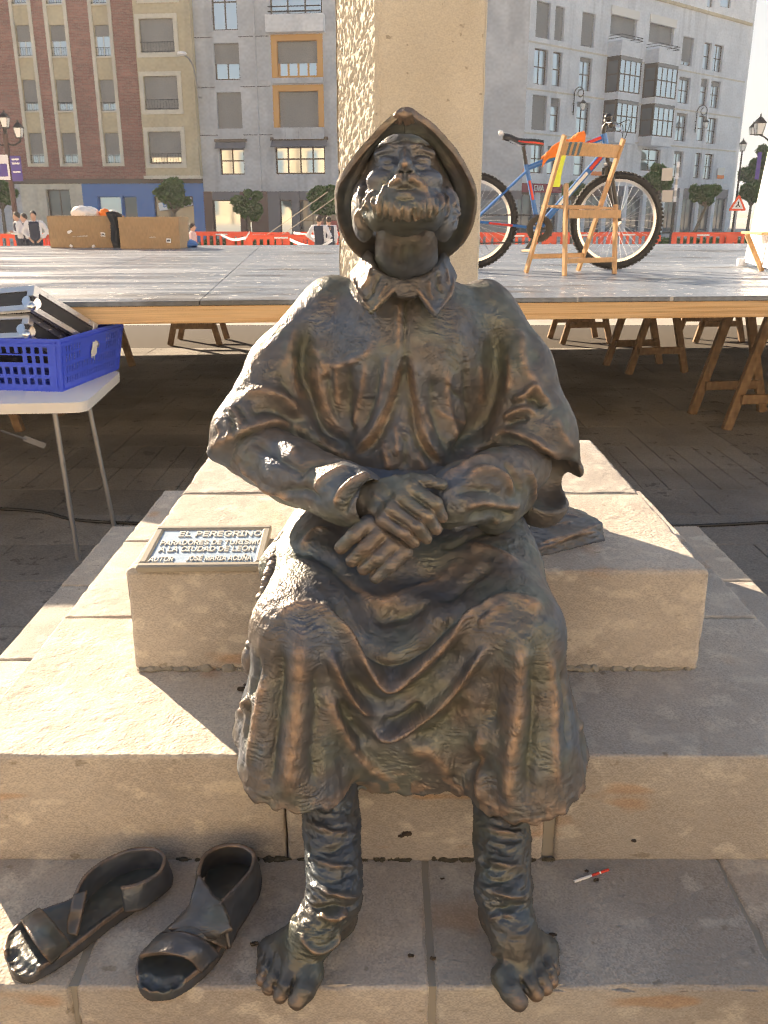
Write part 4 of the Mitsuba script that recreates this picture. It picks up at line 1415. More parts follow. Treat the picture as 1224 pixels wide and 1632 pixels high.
for u, v, w in ((803, 214, 0.055), (812, 216, 0.070), (824, 221, 0.062), (838, 222.5, 0.036), (852, 223, 0.022), (866, 225, 0.014)):
    c = b3(u, v)
    rows_.append([c + [0, -w, -0.035], c + [0, -w * 0.85, -0.006], c + [0, 0, 0.0], c + [0, w * 0.85, -0.006], c + [0, w, -0.035]])
sd = add(bk + '__saddle', shell(regrid(rows_, 30, 14), 0.014), 'black_plastic', smooth=50)
rr = [[a + [0, -0.004, -0.001] for a in r[:2]] for r in rows_[2:]]
add(bk + '__saddle__red_flash', shell(regrid([[r[0] * 0.3 + r[1] * 0.7 + [0, -0.009, 0], r[0] * 0.7 + r[1] * 0.3 + [0, -0.009, 0]] for r in rows_[2:]], 16, 4), 0.004), 'bike_red')
add(bk + '__saddle__rail', cat_([tube([b3(812, 224) + [0, s, 0], b3(832, 233) + [0, s, 0], b3(850, 228) + [0, s, 0]], 0.004, 6) for s in (-0.02, 0.02)]), 'chrome')
tail_light = trimesh.creation.icosphere(2, 0.02)
tail_light.apply_translation(b3(802, 213) + [-0.02, -0.01, 0.004])
add(bk + '__saddle__tip', tail_light, 'bike_white', smooth=True)
# crank, chain and pedals
up = trimesh.transformations.rotation_matrix(math.pi / 2, [1, 0, 0])
ringm = trimesh.creation.annulus(0.070, 0.096, 0.004, sections=48)
rg2 = trimesh.creation.annulus(0.050, 0.074, 0.004, sections=40)
rg2.apply_translation([0, 0, -0.008])
arms = [bar((0, 0, 0.003), (0.088 * math.cos(a), 0.088 * math.sin(a), 0.003), 0.014, 0.004, (0, 0, 1)) for a in np.arange(5) * 2 * math.pi / 5]
teeth = [bx((0.094, -0.004, 0), (0.101, 0.004, 0.003)) for _ in range(36)]
for i, t in enumerate(teeth):
    t.apply_transform(trimesh.transformations.rotation_matrix(i * math.pi / 18, [0, 0, 1]))
m = cat_([ringm, rg2] + arms + teeth)
m.apply_transform(up)
m.apply_translation(bb + [0, -0.055, 0])
add(bk + '__chainring', m, 'black_plastic')
pe = b3(835, 398) + [0, -0.09, 0]
add(bk + '__crank', cat_([bar(bb + [0, -0.075, 0], pe, 0.024, 0.014, (0, 1, 0), 0.003), bar(bb + [0, 0.075, 0], 2 * bb - pe + [0, 0.01, 0], 0.024, 0.014, (0, 1, 0), 0.003), tube([bb + [0, -0.08, 0], bb + [0, 0.08, 0]], 0.02, 12)]), 'black_plastic')
for p_, s in ((pe, -1), (2 * bb - pe, 1)):
    add(bk + '__pedal', cat_([bx(p_ + [-0.05, s * 0.02 - 0.005, -0.012], p_ + [0.05, s * 0.02 + 0.005, 0.012], 0.003), bx(p_ + [-0.05, s * 0.10 - 0.005, -0.012], p_ + [0.05, s * 0.10 + 0.005, 0.012], 0.003), bx(p_ + [-0.05, s * 0.02, -0.012], p_ + [-0.038, s * 0.10, 0.012]),
                              bx(p_ + [0.038, s * 0.02, -0.012], p_ + [0.05, s * 0.10, 0.012]), tube([p_, p_ + [0, s * 0.10, 0]], 0.009, 8)]), 'chrome')
rc = hubR + [0, -0.045, 0]
cb = bb + [0, -0.055, 0]
add(bk + '__chain', cat_([tube([cb + [0, 0, 0.096], rc + [0, 0, 0.045]], 0.005, 5), tube([cb + [0, 0, -0.096], rc + [0.06, 0, -0.16], rc + [0.02, 0, -0.10]], 0.005, 5)]), 'iron')
add(bk + '__derailleur', cat_([bar(rc + [0.02, 0, -0.03], rc + [0.055, 0, -0.155], 0.03, 0.012, (0, 1, 0), 0.003)]), 'black_plastic')
# handlebar across the frame, stem, grips, levers, cables
sc_ = b3(962, 207)
hb0, hb1 = sc_ + [-0.02, -0.30, 0.005], sc_ + [0.08, 0.30, 0.03]
st_top = b3(968, 196)
add(bk + '__handlebar', cat_([tube(spline([hb0, sc_ + [0.05, -0.15, 0.03], st_top, sc_ + [0.08, 0.15, 0.07], hb1 + [0, 0, 0.06]], 24), 0.0125, 10), tube([ht0, sc_ + [0, 0, 0.02], st_top], 0.016, 10)]), 'black_plastic', smooth=40)
for a, b in ((hb0, hb0 * 0.62 + (sc_ + [0.05, -0.15, 0.03]) * 0.38), (hb1 + [0, 0, 0.06], (hb1 + [0, 0, .06]) * 0.6 + (sc_ + [0.08, .15, .07]) * 0.4)):
    d = (b - a)
    add(bk + '__grip', tube([a - d * 0.1, a, a + d * 0.4, b, b + d * 0.05], [0.014, 0.0185, 0.0165, 0.0185, 0.015], 12), 'black_rubber', smooth=40)
    add(bk + '__brake_lever', tube(spline([b + d * 0.3, b + [0.04, 0, -0.01], a + d * 0.5 + [0.07, 0, -0.03], a + [0.08, 0, -0.045]], 12), 0.0065, 6), 'chrome')
for s in (-1, 1):
    add(bk + '__brake_cable', tube(spline([sc_ + [0.05, s * 0.2, 0.02], sc_ + [0.16, s * 0.12, 0.05], sc_ + [0.14, s * 0.02, -0.10], ht1 + [0.04, 0, -0.04]], 18), 0.003, 5), 'black_rubber')
add(bk + '__front_brake', cat_([bx(crownF + [-0.03, s * 0.045 - 0.008, -0.08], crownF + [0.03, s * 0.045 + 0.008, -0.02], 0.003) for s in (-1, 1)]), 'black_plastic')
m = trimesh.creation.icosphere(2, 0.03)
m.apply_translation(st_top + [0.0, -0.02, 0.035])
add(bk + '__bell', m, 'black_plastic', smooth=True)

# ---------------------------------------------------------------- folding chair
def beech_colour(p, n, uv):
    g = fbm(p.x * 12, p.y * 12, p.z * 5, 3)
    return mix((0.58, 0.36, 0.17), (0.46, 0.26, 0.11), g) * (0.85 + 0.3 * noise(p.x * 160, p.y * 160, p.z * 30))


proc_mat('beech', beech_colour, rough=0.45)
ch = thing('folding_chair', 'pale wooden folding chair standing on the stage in front of the blue bicycle', 'chair')
RL, RR, FL_, FR_ = PZ(899.5, 440, DZ), PZ(979, 437, DZ), PZ(838, 435, DZ), PZ(921, 432, DZ)
TL, TR = P(900, 215, RL[1] + 0.02), P(994, 221, RR[1] + 0.06)
ax = (RR - RL) / np.linalg.norm(RR - RL)
fw = np.cross([0, 0, 1.0], ax)
cb_ = lambda a, b, w, h, mat='beech': bar(a, b, w, h, ax, 0.004)


def upr(f, t):
    m_ = f + (t - f) * 0.62
    return cat_([bar(f, m_, 0.038, 0.022, ax, 0.004), bar(m_ - (t - f) * 0.005, t, 0.038, 0.022, ax, 0.004)])


for f, t in ((FL_, TL), (FR_, TR)):
    add(ch + '__upright', upr(f, t), 'beech')
sl_, sr_ = P(894, 262, RL[1] - 0.03), P(972, 312, RR[1] - 0.0)
for f, hgt in ((RL, 0.60), (RR, 0.47)):
    inner = f + (FL_ - RL) * 0.10 + [0, 0, hgt]
    add(ch + '__rear_leg', bar(f + (ax * 0.026 if f is RL else -ax * 0.026) * 0, inner, 0.036, 0.022, ax, 0.004), 'beech')
bl0, bl1 = TL + (FL_ - TL) * 0.035, TR + (FR_ - TR) * 0.035
dn = (FL_ - TL) / np.linalg.norm(FL_ - TL)
rail = [[bl0 + dn * 0.01 + ax * 0.01, bl0 + dn * 0.095 + ax * 0.01], [(bl0 + bl1) / 2 + dn * 0.01 - fw * 0.022, (bl0 + bl1) / 2 + dn * 0.095 - fw * 0.022], [bl1 + dn * 0.01 - ax * 0.01, bl1 + dn * 0.095 - ax * 0.01]]
rg = regrid(rail, 26, 6)
add(ch + '__back_rail', shell(rg, 0.018), 'beech', smooth=40)
matt('paint_grey_blue', (0.10, 0.14, 0.17), 0.5)
dk = np.sign(np.cross(rg[5, 0] - rg[0, 0], rg[0, 3] - rg[0, 0])[1])
for t in (0.10, 0.18, 0.26):
    i0, i1 = int(t * 25), int(t * 25) + 1
    g_ = rg[i0:i1 + 1] + np.array([0, -0.0105, 0.0])
    add(ch + '__stripe', shell(g_, 0.002), 'paint_grey_blue')
seat_z = DZ + 0.45
s0 = FL_ + (TL - FL_) * (0.45 / (TL[2] - DZ))
s1 = FR_ + (TR - FR_) * (0.45 / (TR[2] - DZ))
back0, back1 = RL + [0, 0, 0.44], RR + [0, 0, 0.44]
back0, back1 = back0 + ax * 0.0, back1
for i in range(6):
    t0_, t1_ = 0.02 + i * 0.163, 0.02 + i * 0.163 + 0.150
    depth_v = (s0 - back0) * 1.25
    depth_v[2] = 0.02
    a = back0 + ax * 0.015 + depth_v * (t0_ + t1_) / 2
    L_ = np.linalg.norm(back1 - back0) - 0.03
    add(ch + '__seat_slat', bar(a, a + ax * L_, np.linalg.norm(depth_v) * 0.150, 0.014, (0, 0, 1), 0.003), 'beech')
add(ch + '__seat_rail', bar(back0 + [0, 0, -0.035] - fw * 0.012, back1 + [0, 0, -0.035] - fw * 0.012, 0.02, 0.055, (0, 0, 1), 0.003), 'beech')
for a, b, z in ((RL, RR, 0.10), (FL_ + (TL - FL_) * 0.13, FR_ + (TR - FR_) * 0.13, 0.0)):
    add(ch + '__stretcher', bar(a + [0, 0, z], b + [0, 0, z], 0.018, 0.034, (0, 0, 1), 0.003), 'beech')

# hi-vis garment draped over the bicycle's top tube
matt('hivis_orange', (0.85, 0.22, 0.03), 0.7)
matt('hivis_yellow', (0.75, 0.85, 0.08), 0.7)
gv = thing('orange_vest', 'orange high visibility vest with yellow strip draped over the bicycle frame', 'vest')
rows_ = []
rng = np.random.default_rng(5)
for i, (u, v) in enumerate(((862, 254), (872, 244), (884, 236), (896, 232), (908, 226), (920, 217), (930, 216))):
    c = b3(u, v)
    w = 0.035 + 0.02 * rng.random()
    rows_.append([c + [0.0, -w - 0.01, -0.035 - 0.03 * rng.random()], c + [0.01, -w * 0.6, -0.01 + 0.03 * rng.random()], c + [0, 0, 0.010 + 0.02 * rng.random()], c + [0.01, w, -0.03]])
gm = shell(regrid(rows_, 60, 30), 0.006, 0.03, 22, 2)
add(gv + '__cloth', gm, 'hivis_orange', smooth=60)
rows_ = [[b3(u, v, -0.09 - 0.01 * k) + [du * 0.03, 0, 0] for k, du in enumerate((-1, 0, 1))] for u, v in ((896, 246), (892, 262), (888, 280), (886, 298))]
add(gv + '__strip', shell(regrid(rows_, 30, 12), 0.005, 0.03, 26, 4), 'hivis_yellow', smooth=60)

# ---------------------------------------------------------------- cardboard boxes and bags on the stage
def card_colour(p, n, uv):
    return mix((0.43, 0.29, 0.16), (0.37, 0.24, 0.13), fbm(p.x * 4, p.y * 4, p.z * 9, 4)) * (0.9 + 0.2 * noise(p.x * 70, p.y * 70, p.z * 25))


proc_mat('cardboard', card_colour, rough=0.85)
matt('sticker', (0.8, 0.8, 0.78), 0.6)
matt('black_cloth', (0.02, 0.022, 0.026), 0.85)
matt('white_bag', (0.75, 0.75, 0.76), 0.5)


def carton(u0, u1, vb, vt, label, spots):
    a, b = PZ(u0, vb, DZ), PZ(u1, vb, DZ)
    h = P(u0, vt, a[1])[2] - DZ
    key = thing('cardboard_box', label, 'box', 'cardboard boxes on the stage')
    W = np.linalg.norm(b - a)
    M = frame(a + [0, 0, 0.001], (b - a), (0, 1, 0))
    D_ = 0.55

    def part(nm, m, mat):
        m.apply_transform(M)
        add(key + '__' + nm, m, mat)
    # panels buckle a little
    for nm, o, e1, e2 in (('front_panel', (0, 0, 0), (W, 0, 0), (0, 0, h)), ('back_panel', (W, D_, 0), (-W, 0, 0), (0, 0, h)), ('side_panel', (0, D_, 0), (0, -D_, 0), (0, 0, h)), ('side_panel', (W, 0, 0), (0, D_, 0), (0, 0, h))):
        o, e1, e2 = map(np.array, (o, e1, e2))
        s_, t_ = np.meshgrid(np.linspace(0, 1, 24), np.linspace(0, 1, 14), indexing='ij')
        n = np.cross(e1, e2) / np.linalg.norm(np.cross(e1, e2))
        g = o + s_[..., None] * e1 + t_[..., None] * e2
        bul = 0.012 * np.sin(s_ * 3.1) * t_ + 0.012 * (t_ > 0.52) * (t_ - 0.52)
        part(nm, shell(g + n * bul[..., None], 0.006, 0.004, 6, 1), 'cardboard')
    part('bottom', bx((0.01, 0.01, 0), (W - 0.01, D_ - 0.01, 0.006)), 'cardboard')
    part('top_flap', bx((0.006, 0.006, h - 0.05), (W - 0.006, D_ * 0.5, h - 0.044)), 'cardboard')
    part('top_flap', bx((0.006, D_ * 0.52, h - 0.06), (W - 0.006, D_ - 0.006, h - 0.054)), 'cardboard')
    part('tape', bx((W * 0.36, -0.0075, h * 0.35), (W * 0.60, -0.005, h * 0.38)), 'pale_trim')
    for (x, z, w, hh, r) in spots:
        m = bx((-w / 2, -0.017, -hh / 2), (w / 2, -0.0155, hh / 2))
        m.apply_transform(trimesh.transformations.rotation_matrix(r, [0, 1, 0]))
        m.apply_translation([W * x, 0, h * z])
        part('sticker', m, 'sticker')
        if hh > 0.04 and r == 0.1:
            m = bx((-w / 3, -0.0185, -hh / 4), (w / 3, -0.0172, hh / 5))
            m.apply_translation([W * x, 0, h * z])
            part('sticker_print', m, 'shop_grey')
    return M, W, h


M1, W1, h1 = carton(81, 182, 395, 344, 'long brown cardboard box with white bag on top, left of the two on the stage', ((0.33, 0.5, 0.06, 0.03, -0.4), (0.85, 0.42, 0.055, 0.05, 0.1), (0.33, 0.06, 0.04, 0.03, 0.7), (0.68, 0.05, 0.04, 0.03, -0.5)))
M2, W2, h2 = carton(193, 287, 396.5, 346, 'brown cardboard box right of the black cloth on the stage', ((0.82, 0.26, 0.06, 0.05, 0.1),))


def lumpy(c, r, seed, h=0.02, amp=0.06, freq=7):
    cl = Clay(lambda p: ell(p, c, r), np.array(c) - np.array(r) - 0.06, np.array(c) + np.array(r) + 0.06, h, 1)
    cl.ripple(amp, freq, seed, 3)
    cl.ripple(amp * 0.6, freq * 2.5, seed + 1, 2, ridged=True)
    return cl.bake()


T1 = M1[:3, 3] + M1[:3, 0] * W1 * 0.52 + M1[:3, 1] * 0.25 + np.array([0, 0, h1 - 0.035])
add('plastic_bag', lumpy(T1 + [0, 0, 0.06], (0.17, 0.12, 0.085), 3), 'white_bag', smooth=True)
tag('plastic_bag', 'crumpled white bag lying on the left cardboard box', 'bag')
add('orange_cloth', lumpy(T1 + [0.22, 0, 0.045], (0.06, 0.08, 0.075), 8), 'hivis_orange', smooth=True)
tag('orange_cloth', 'small crumpled orange cloth beside the white bag on the cardboard box', 'cloth')
add('cream_cloth', lumpy(T1 + [0.33, 0.02, 0.03], (0.06, 0.08, 0.065), 18), 'white_frame', smooth=True)
tag('cream_cloth', 'small cream bundle at the right end of the left cardboard box', 'cloth')
a = PZ(187, 396, DZ)
rows_ = [[a + [-0.10, 0.02, 0.42], a + [0.0, -0.02, 0.43], a + [0.07, 0.05, 0.40]], [a + [-0.055, -0.01, 0.3], a + [0.02, -0.06, 0.3], a + [0.09, 0.03, 0.28]], [a + [-0.05, -0.02, 0.12], a + [0.03, -0.08, 0.13], a + [0.11, 0.02, 0.12]], [a + [-0.03, -0.02, 0.01], a + [0.05, -0.08, 0.012], a + [0.10, 0.02, 0.01]]]
add('black_jacket', shell(regrid(rows_, 30, 20), 0.02, 0.05, 9, 3), 'black_cloth', smooth=60)
tag('black_jacket', 'black jacket hanging between the two cardboard boxes', 'jacket')
add('blue_tarp', lumpy(PZ(297, 394, DZ) + [0, 0.05, 0.03], (0.13, 0.16, 0.05), 28), 'shop_blue', smooth=True)
tag('blue_tarp', 'small heap of blue tarpaulin right of the cardboard boxes', 'tarpaulin')

# white board leaning at the far right of the stage with a wooden chair at its foot
wb = thing('white_board', 'sunlit white board leaning at the right edge of the stage', 'board')
f0 = PZ(1195, 428, DZ)
f1 = PZ(1191, 427, DZ) + np.array([0.10, 0.30, 0])
rows_ = [[f1 + [0, 0, 0.03], f1 + [0.16, 0, 1.7]], [f1 + [-0.2, -1.0, 0.03], f1 + [-0.04, -1.0, 1.7]]]
add(wb + '__panel', shell(regrid(rows_, 12, 12), 0.03), 'white_bag')
rl_ = tube([f1 + [-0.02, 0.02, 0.06], f1 + [-0.02, 0.02, 0.0]], 0.045, 16)
add(wb + '__foot_roll', rl_, 'white_bag', smooth=40)
c2 = thing('wooden_chair', 'wooden folding chair cut off by the right edge of the picture', 'chair')
g0 = PZ(1206, 431, DZ)
add(c2 + '__leg', bar(g0 + [0, -0.1, 0], g0 + [-0.09, 0.05, 0.26], 0.035, 0.022, (0, 1, 0), 0.004), 'beech')
add(c2 + '__leg', bar(g0 + [0.42, -0.1, 0], g0 + [0.33, 0.05, 0.26], 0.035, 0.022, (0, 1, 0), 0.004), 'beech')
add(c2 + '__seat', bx(g0 + [-0.08, -0.2, 0.26], g0 + [0.42, 0.2, 0.28], 0.005), 'beech')

# ---------------------------------------------------------------- barriers, people, trees, lamps across the square
matt('barrier_red', (0.78, 0.09, 0.035), 0.45)
matt('barrier_white', (0.75, 0.75, 0.74), 0.4)
BAR = None


def barrier_parts():
    body = sg.box(0, 0.08, 1.95, 1.0).buffer(-0.05).buffer(0.05)
    sl = [sg.box(x, 0.22, x + 0.12, 0.87).buffer(-0.02).buffer(0.02) for x in np.arange(0.16, 1.75, 0.205)]
    m = extrude(body.difference(unary_union(sl)), 0.05)
    top = bx((0.04, 0.94, -0.01), (1.91, 1.0, 0.06), 0.01)
    foot = cat_([bx((x, 0, -0.22), (x + 0.12, 0.08, 0.27), 0.012) for x in (0.25, 1.58)])
    hook = bx((1.95, 0.7, 0.012), (2.02, 0.9, 0.038), 0.005)
    A = np.array([[1, 0, 0, 0], [0, 0, -1, 0], [0, 1, 0, 0], [0, 0, 0, 1.0]])
    for m_ in (m, top, foot, hook):
        m_.apply_transform(A)
    return mikit.ply(cat_([m, top, hook]), 'barrier_red'), mikit.ply(foot, 'barrier_red'), mikit.ply(bx((0.78, -0.056, 0.89), (1.17, -0.0505, 0.935)), 'barrier_white')


BAR = barrier_parts()
spots = [(-8, 27, 3), (30, 27, -30), (305, 30, 0), (362, 29, 4), (392, 25.8, 0), (470, 29.5, -3), (700, 29, 0), (775, 28, 2), (880, 29, -1), (955, 29.5, 2), (1072, 29.0, 0), (1149, 29.2, 1), (1226, 29.4, 0), (620, 29, 0), (540, 29.5, 2)]
names_ = ['leftmost', 'at the left beside the standing group', 'behind the child right of the boxes', 'with tape tied round it', 'standing nearest the stage', 'near the bending man', 'right of the shaft behind the rear wheel', 'under the bicycle saddle', 'behind the wooden chair legs', 'behind the front wheel', 'right of the front wheel', 'second right of the front wheel', 'at the right edge', '', '']
for (u, Y, rz), nm in zip(spots, names_):
    if u in (620, 540):
        continue
    g = P(u, 360, Y)
    key = thing('plastic_barrier', f'red plastic barrier {nm}', 'barrier', 'red barriers in a row behind the stage')
    M = T().translate([g[0], Y, 0]).rotate([0, 0, 1], rz)
    put(key + '__panel', BAR[0], M)
    put(key + '__feet', BAR[1], M)
    put(key + '__reflector', BAR[2], M)
matt('tape_white', (0.8, 0.78, 0.76), 0.5)
tp = []
for pts in (((352, 376, 28.5), (372, 384, 27.5), (392, 381, 26)), ((390, 384, 25.6), (398, 372, 25.6)), ((468, 373, 27), (500, 379, 25), (530, 386, 24)), ((462, 384, 24), (480, 392, 22), (496, 396, 21)), ((512, 396, 21), (530, 385, 22))):
    p = spline([P(u, v, Y) for u, v, Y in pts], 14)
    d = np.stack([p, p + np.array([0, 0.012, 0.07])], 1)
    tp.append(shell(d, 0.002))
add('barrier_tape', cat_(tp), 'tape_white')
tag('barrier_tape', 'white warning tape strung loosely along the red barriers', 'tape')
ropes = [tube([P(426, 374, 20), P(522, 306, 15.0)], 0.005, 6), tube([P(450, 374, 20), P(560, 297, 15.0)], 0.005, 6)]
matt('rope_grey', (0.30, 0.27, 0.22), 0.8)
rp = thing('guy_ropes', 'two pale guy ropes running up to the right behind the shaft', 'rope')
for r in ropes:
    add(rp + '__rope', r, 'rope_grey')

skin_m = matt('skin', (0.50, 0.30, 0.21), 0.55)
matt('dark_hair', (0.03, 0.02, 0.016), 0.6)
matt('navy_cloth', (0.025, 0.032, 0.06), 0.8)
matt('pale_shirt', (0.62, 0.62, 0.66), 0.8)
matt('shoe_black', (0.02, 0.02, 0.02), 0.5)
matt('pink_shirt', (0.62, 0.42, 0.42), 0.8)


def person(u, Y, H, rz, label, shirt, vest=None, arms='folded', sit=0.0, lean=0.0):
    g = P(u, 360, Y)
    key = thing('person', label, 'person', None)
    s = H / 1.75
    A = lambda *q: np.array(q) * s
    hipZ = 0.92
    hipL, hipR = A(-0.09, 0, hipZ), A(0.09, 0, hipZ)
    shL, shR = A(-0.19, lean * 0.45, 1.43), A(0.19, lean * 0.45, 1.43)
    hd = A(0, lean * 0.55 - 0.02, 1.62)
    if arms == 'folded':
        eL, eR = shL + A(-0.06, -0.04, -0.28), shR + A(0.06, -0.04, -0.28)
        wL, wR = A(0.08, -0.20, 1.18), A(-0.08, -0.22, 1.14)
    elif arms == 'hips':
        eL, eR = shL + A(-0.16, 0.06, -0.26), shR + A(0.16, 0.06, -0.26)
        wL, wR = A(-0.16, -0.06, 0.98), A(0.16, -0.06, 0.98)
    else:
        eL, eR = shL + A(-0.06, 0.02, -0.29), shR + A(0.06, 0.02, -0.29)
        wL, wR = eL + A(0.01, -0.08, -0.25), eR + A(-0.01, -0.08, -0.25)
    kL, kR = hipL + A(-0.01, -0.02, -0.44), hipR + A(0.02, -0.05, -0.44)
    fL, fR = kL + A(-0.01, 0.03, -0.43), kR + A(0.01, 0.03, -0.43)
    lo, hi = A(-0.5, -0.45, -0.02), A(0.5, 0.45, 1.85)
    M = rotz(rz, (g[0], Y, 0))

    def part(nm, f, mat, h=0.017):
        m = nets(f, lo, hi, h)
        soften(m, 2)
        m.apply_transform(M)
        add(key + '__' + nm, m, mat, smooth=True)

    def f_body(p):
        d = ell(p, hd, A(0.078, 0.095, 0.118))
        d = smin(d, ell(p, hd + A(0, -0.03, -0.06), A(0.055, 0.06, 0.06)), 0.02)
        d = smin(d, cap(p, hd + A(0, -0.095, -0.01), hd + A(0, -0.112, -0.03), 0.012 * s, 0.015 * s), 0.01)
        d = smin(d, cap(p, hd + A(0, 0.01, -0.08), A(0, lean * 0.45 + 0.01, 1.40), 0.055 * s, 0.062 * s), 0.02)
        for w, e in ((wL, eL), (wR, eR)):
            dr_ = (w - e) / np.linalg.norm(w - e)
            d = np.minimum(d, cap(p, e, w, 0.040 * s, 0.030 * s))
            d = smin(d, cap(p, w, w + dr_ * 0.09 * s, 0.034 * s, 0.026 * s), 0.01)
            for j in range(4):
                o = np.cross(dr_, [0, 1.0, 0.2]) * 0.018 * (j - 1.5) * s
                d = smin(d, cap(p, w + dr_ * 0.08 * s + o, w + dr_ * 0.17 * s + o + A(0, -0.01, 0), 0.010 * s), 0.004)
        d = smin(d, cap(p, A(0, 0.02, 1.0), A(0, lean * 0.4 + 0.02, 1.36), 0.11 * s, 0.12 * s), 0.04)
        return d

    def f_shirt(p):
        d = smin(cap(p, A(-0.05, 0.01, 0.98), A(-0.07, lean * 0.42, 1.36), 0.125 * s, 0.13 * s), cap(p, A(0.05, 0.01, 0.98), A(0.07, lean * 0.42, 1.36), 0.125 * s, 0.13 * s), 0.05)
        for sh, e, w in ((shL, eL, wL), (shR, eR, wR)):
            d = smin(d, cap(p, sh, e, 0.075 * s, 0.058 * s), 0.035)
            d = smin(d, cap(p, e, e + (w - e) * 0.8, 0.058 * s, 0.046 * s), 0.02)
        d = smax(d, p[:, 2] - (1.49 * s), 0.02)
        return smax(d, 0.88 * s - p[:, 2], 0.01) + 0.004 * np.sin(p[:, 2] * 60 / s + p[:, 0] * 40)

    def f_trousers(p):
        d = None
        for hp, kn, ft in ((hipL, kL, fL), (hipR, kR, fR)):
            c = smin(cap(p, hp, kn, 0.10 * s, 0.072 * s), cap(p, kn, ft + A(0, 0, 0.02), 0.072 * s, 0.062 * s), 0.02)
            d = c if d is None else smin(d, c, 0.02)
        d = smin(d, ell(p, A(0, 0.02, 0.94), A(0.165, 0.125, 0.12)), 0.04)
        return d + 0.003 * np.sin(p[:, 2] * 50 / s)

    def f_hair(p):
        d = ell(p, hd + A(0, 0.018, 0.03), A(0.088, 0.100, 0.108))
        cut = (p - hd) @ np.array([0, -0.75, 0.0]) - 0.035 * s + np.clip(-(p[:, 2] - hd[2] - 0.02 * s), -0.05, 0.3) * 0.9
        return smax(d, cut, 0.012)
    part('body', f_body, 'skin', 0.012)
    part('shirt', f_shirt, shirt)
    if vest:
        part('vest', lambda p: smax(smin(cap(p, A(-0.05, 0.01, 0.98), A(-0.07, lean * 0.42, 1.36), 0.133 * s, 0.139 * s), cap(p, A(0.05, 0.01, 0.98), A(0.07, lean * 0.42, 1.36), 0.133 * s, 0.139 * s), 0.05),
                                    smax(np.abs(p[:, 0]) * 1.0 - 0.15 * s, smax(p[:, 2] - 1.46 * s, 0.9 * s - p[:, 2], 0.01), 0.01), 0.01), vest)
    part('trousers', f_trousers, 'navy_cloth')
    part('hair', f_hair, 'dark_hair', 0.013)
    sh_ = []
    for ft in (fL, fR):
        m = trimesh.creation.icosphere(2, 1.0)
        m.apply_scale(A(0.05, 0.14, 0.05))
        m.apply_translation(ft + A(0, -0.06, 0.0) - [0, 0, ft[2] - 0.045 * s])
        sh_.append(m)
    for m in sh_:
        m.apply_transform(M)
        add(key + '__shoe', m, 'shoe_black', smooth=True)


person(29, 25.5, 1.60, -60, 'dark haired person in pale shirt and navy waistcoat, leftmost of the group of three', 'pale_shirt', 'navy_cloth', 'folded')
person(40, 26.0, 1.56, -50, 'person in navy waistcoat half hidden in the middle of the group of three', 'pale_shirt', 'navy_cloth', 'folded')
person(55, 25.2, 1.62, 10, 'person in navy waistcoat with hands on hips, rightmost of the group of three', 'pale_shirt', 'navy_cloth', 'hips')
person(306, 24.0, 1.32, 100, 'child in pale pink shirt standing right of the cardboard boxes', 'pink_shirt', None, 'down')
person(510, 24.5, 1.50, 170, 'person in pale shirt and navy waistcoat seen from behind close to the shaft', 'pale_shirt', 'navy_cloth', 'hips', 0, 0.2)
person(524, 25.5, 1.48, 200, 'person in pale shirt and navy waistcoat half hidden behind the shaft', 'pale_shirt', 'navy_cloth', 'down')

# ---- trees
def leaf_colour(p, n, uv):
    a = fbm(p.x * 2, p.y * 2, p.z * 2, 3)
    return mix((0.07, 0.145, 0.045), (0.15, 0.24, 0.08), a) * (0.7 + 0.6 * noise(p.x * 9, p.y * 9, p.z * 9))


scene['leaf'] = {'type': 'principledthin', 'base_color': mikit.proc(leaf_colour), 'roughness': 0.5, 'diff_trans': 1.1}
proc_mat('bark', lambda p, n, uv: mix((0.10, 0.08, 0.06), (0.20, 0.17, 0.13), fbm(p.x * 20, p.y * 20, p.z * 5, 3)), rough=0.9)


def leaf_cloud(centres, radii, n, size, seed):
    r = np.random.default_rng(seed)
    k = r.choice(len(centres), n, p=np.array(radii) ** 2 / (np.array(radii) ** 2).sum())
    d = r.normal(size=(n, 3))
    d /= np.linalg.norm(d, axis=1, keepdims=True)
    c = np.array(centres)[k] + d * np.array(radii)[k][:, None] * (r.random((n, 1)) ** 0.45) * np.array([1, 1, 0.85])
    a = d + r.normal(size=(n, 3)) * 0.7
    a /= np.linalg.norm(a, axis=1, keepdims=True)
    b = np.cross(a, r.normal(size=(n, 3)))
    b /= np.linalg.norm(b, axis=1, keepdims=True)
    e = np.cross(a, b)
    s = size * (0.6 + 0.8 * r.random((n, 1)))
    v = np.stack([c - b * s, c + e * s * 0.45 + a * s * 0.1, c + b * s, c - e * s * 0.45 + a * s * 0.1], 1).reshape(-1, 3)
    i = np.arange(n) * 4
    return trimesh.Trimesh(v, np.vstack([np.stack([i, i + 1, i + 2], 1), np.stack([i, i + 2, i + 3], 1)]), process=False)


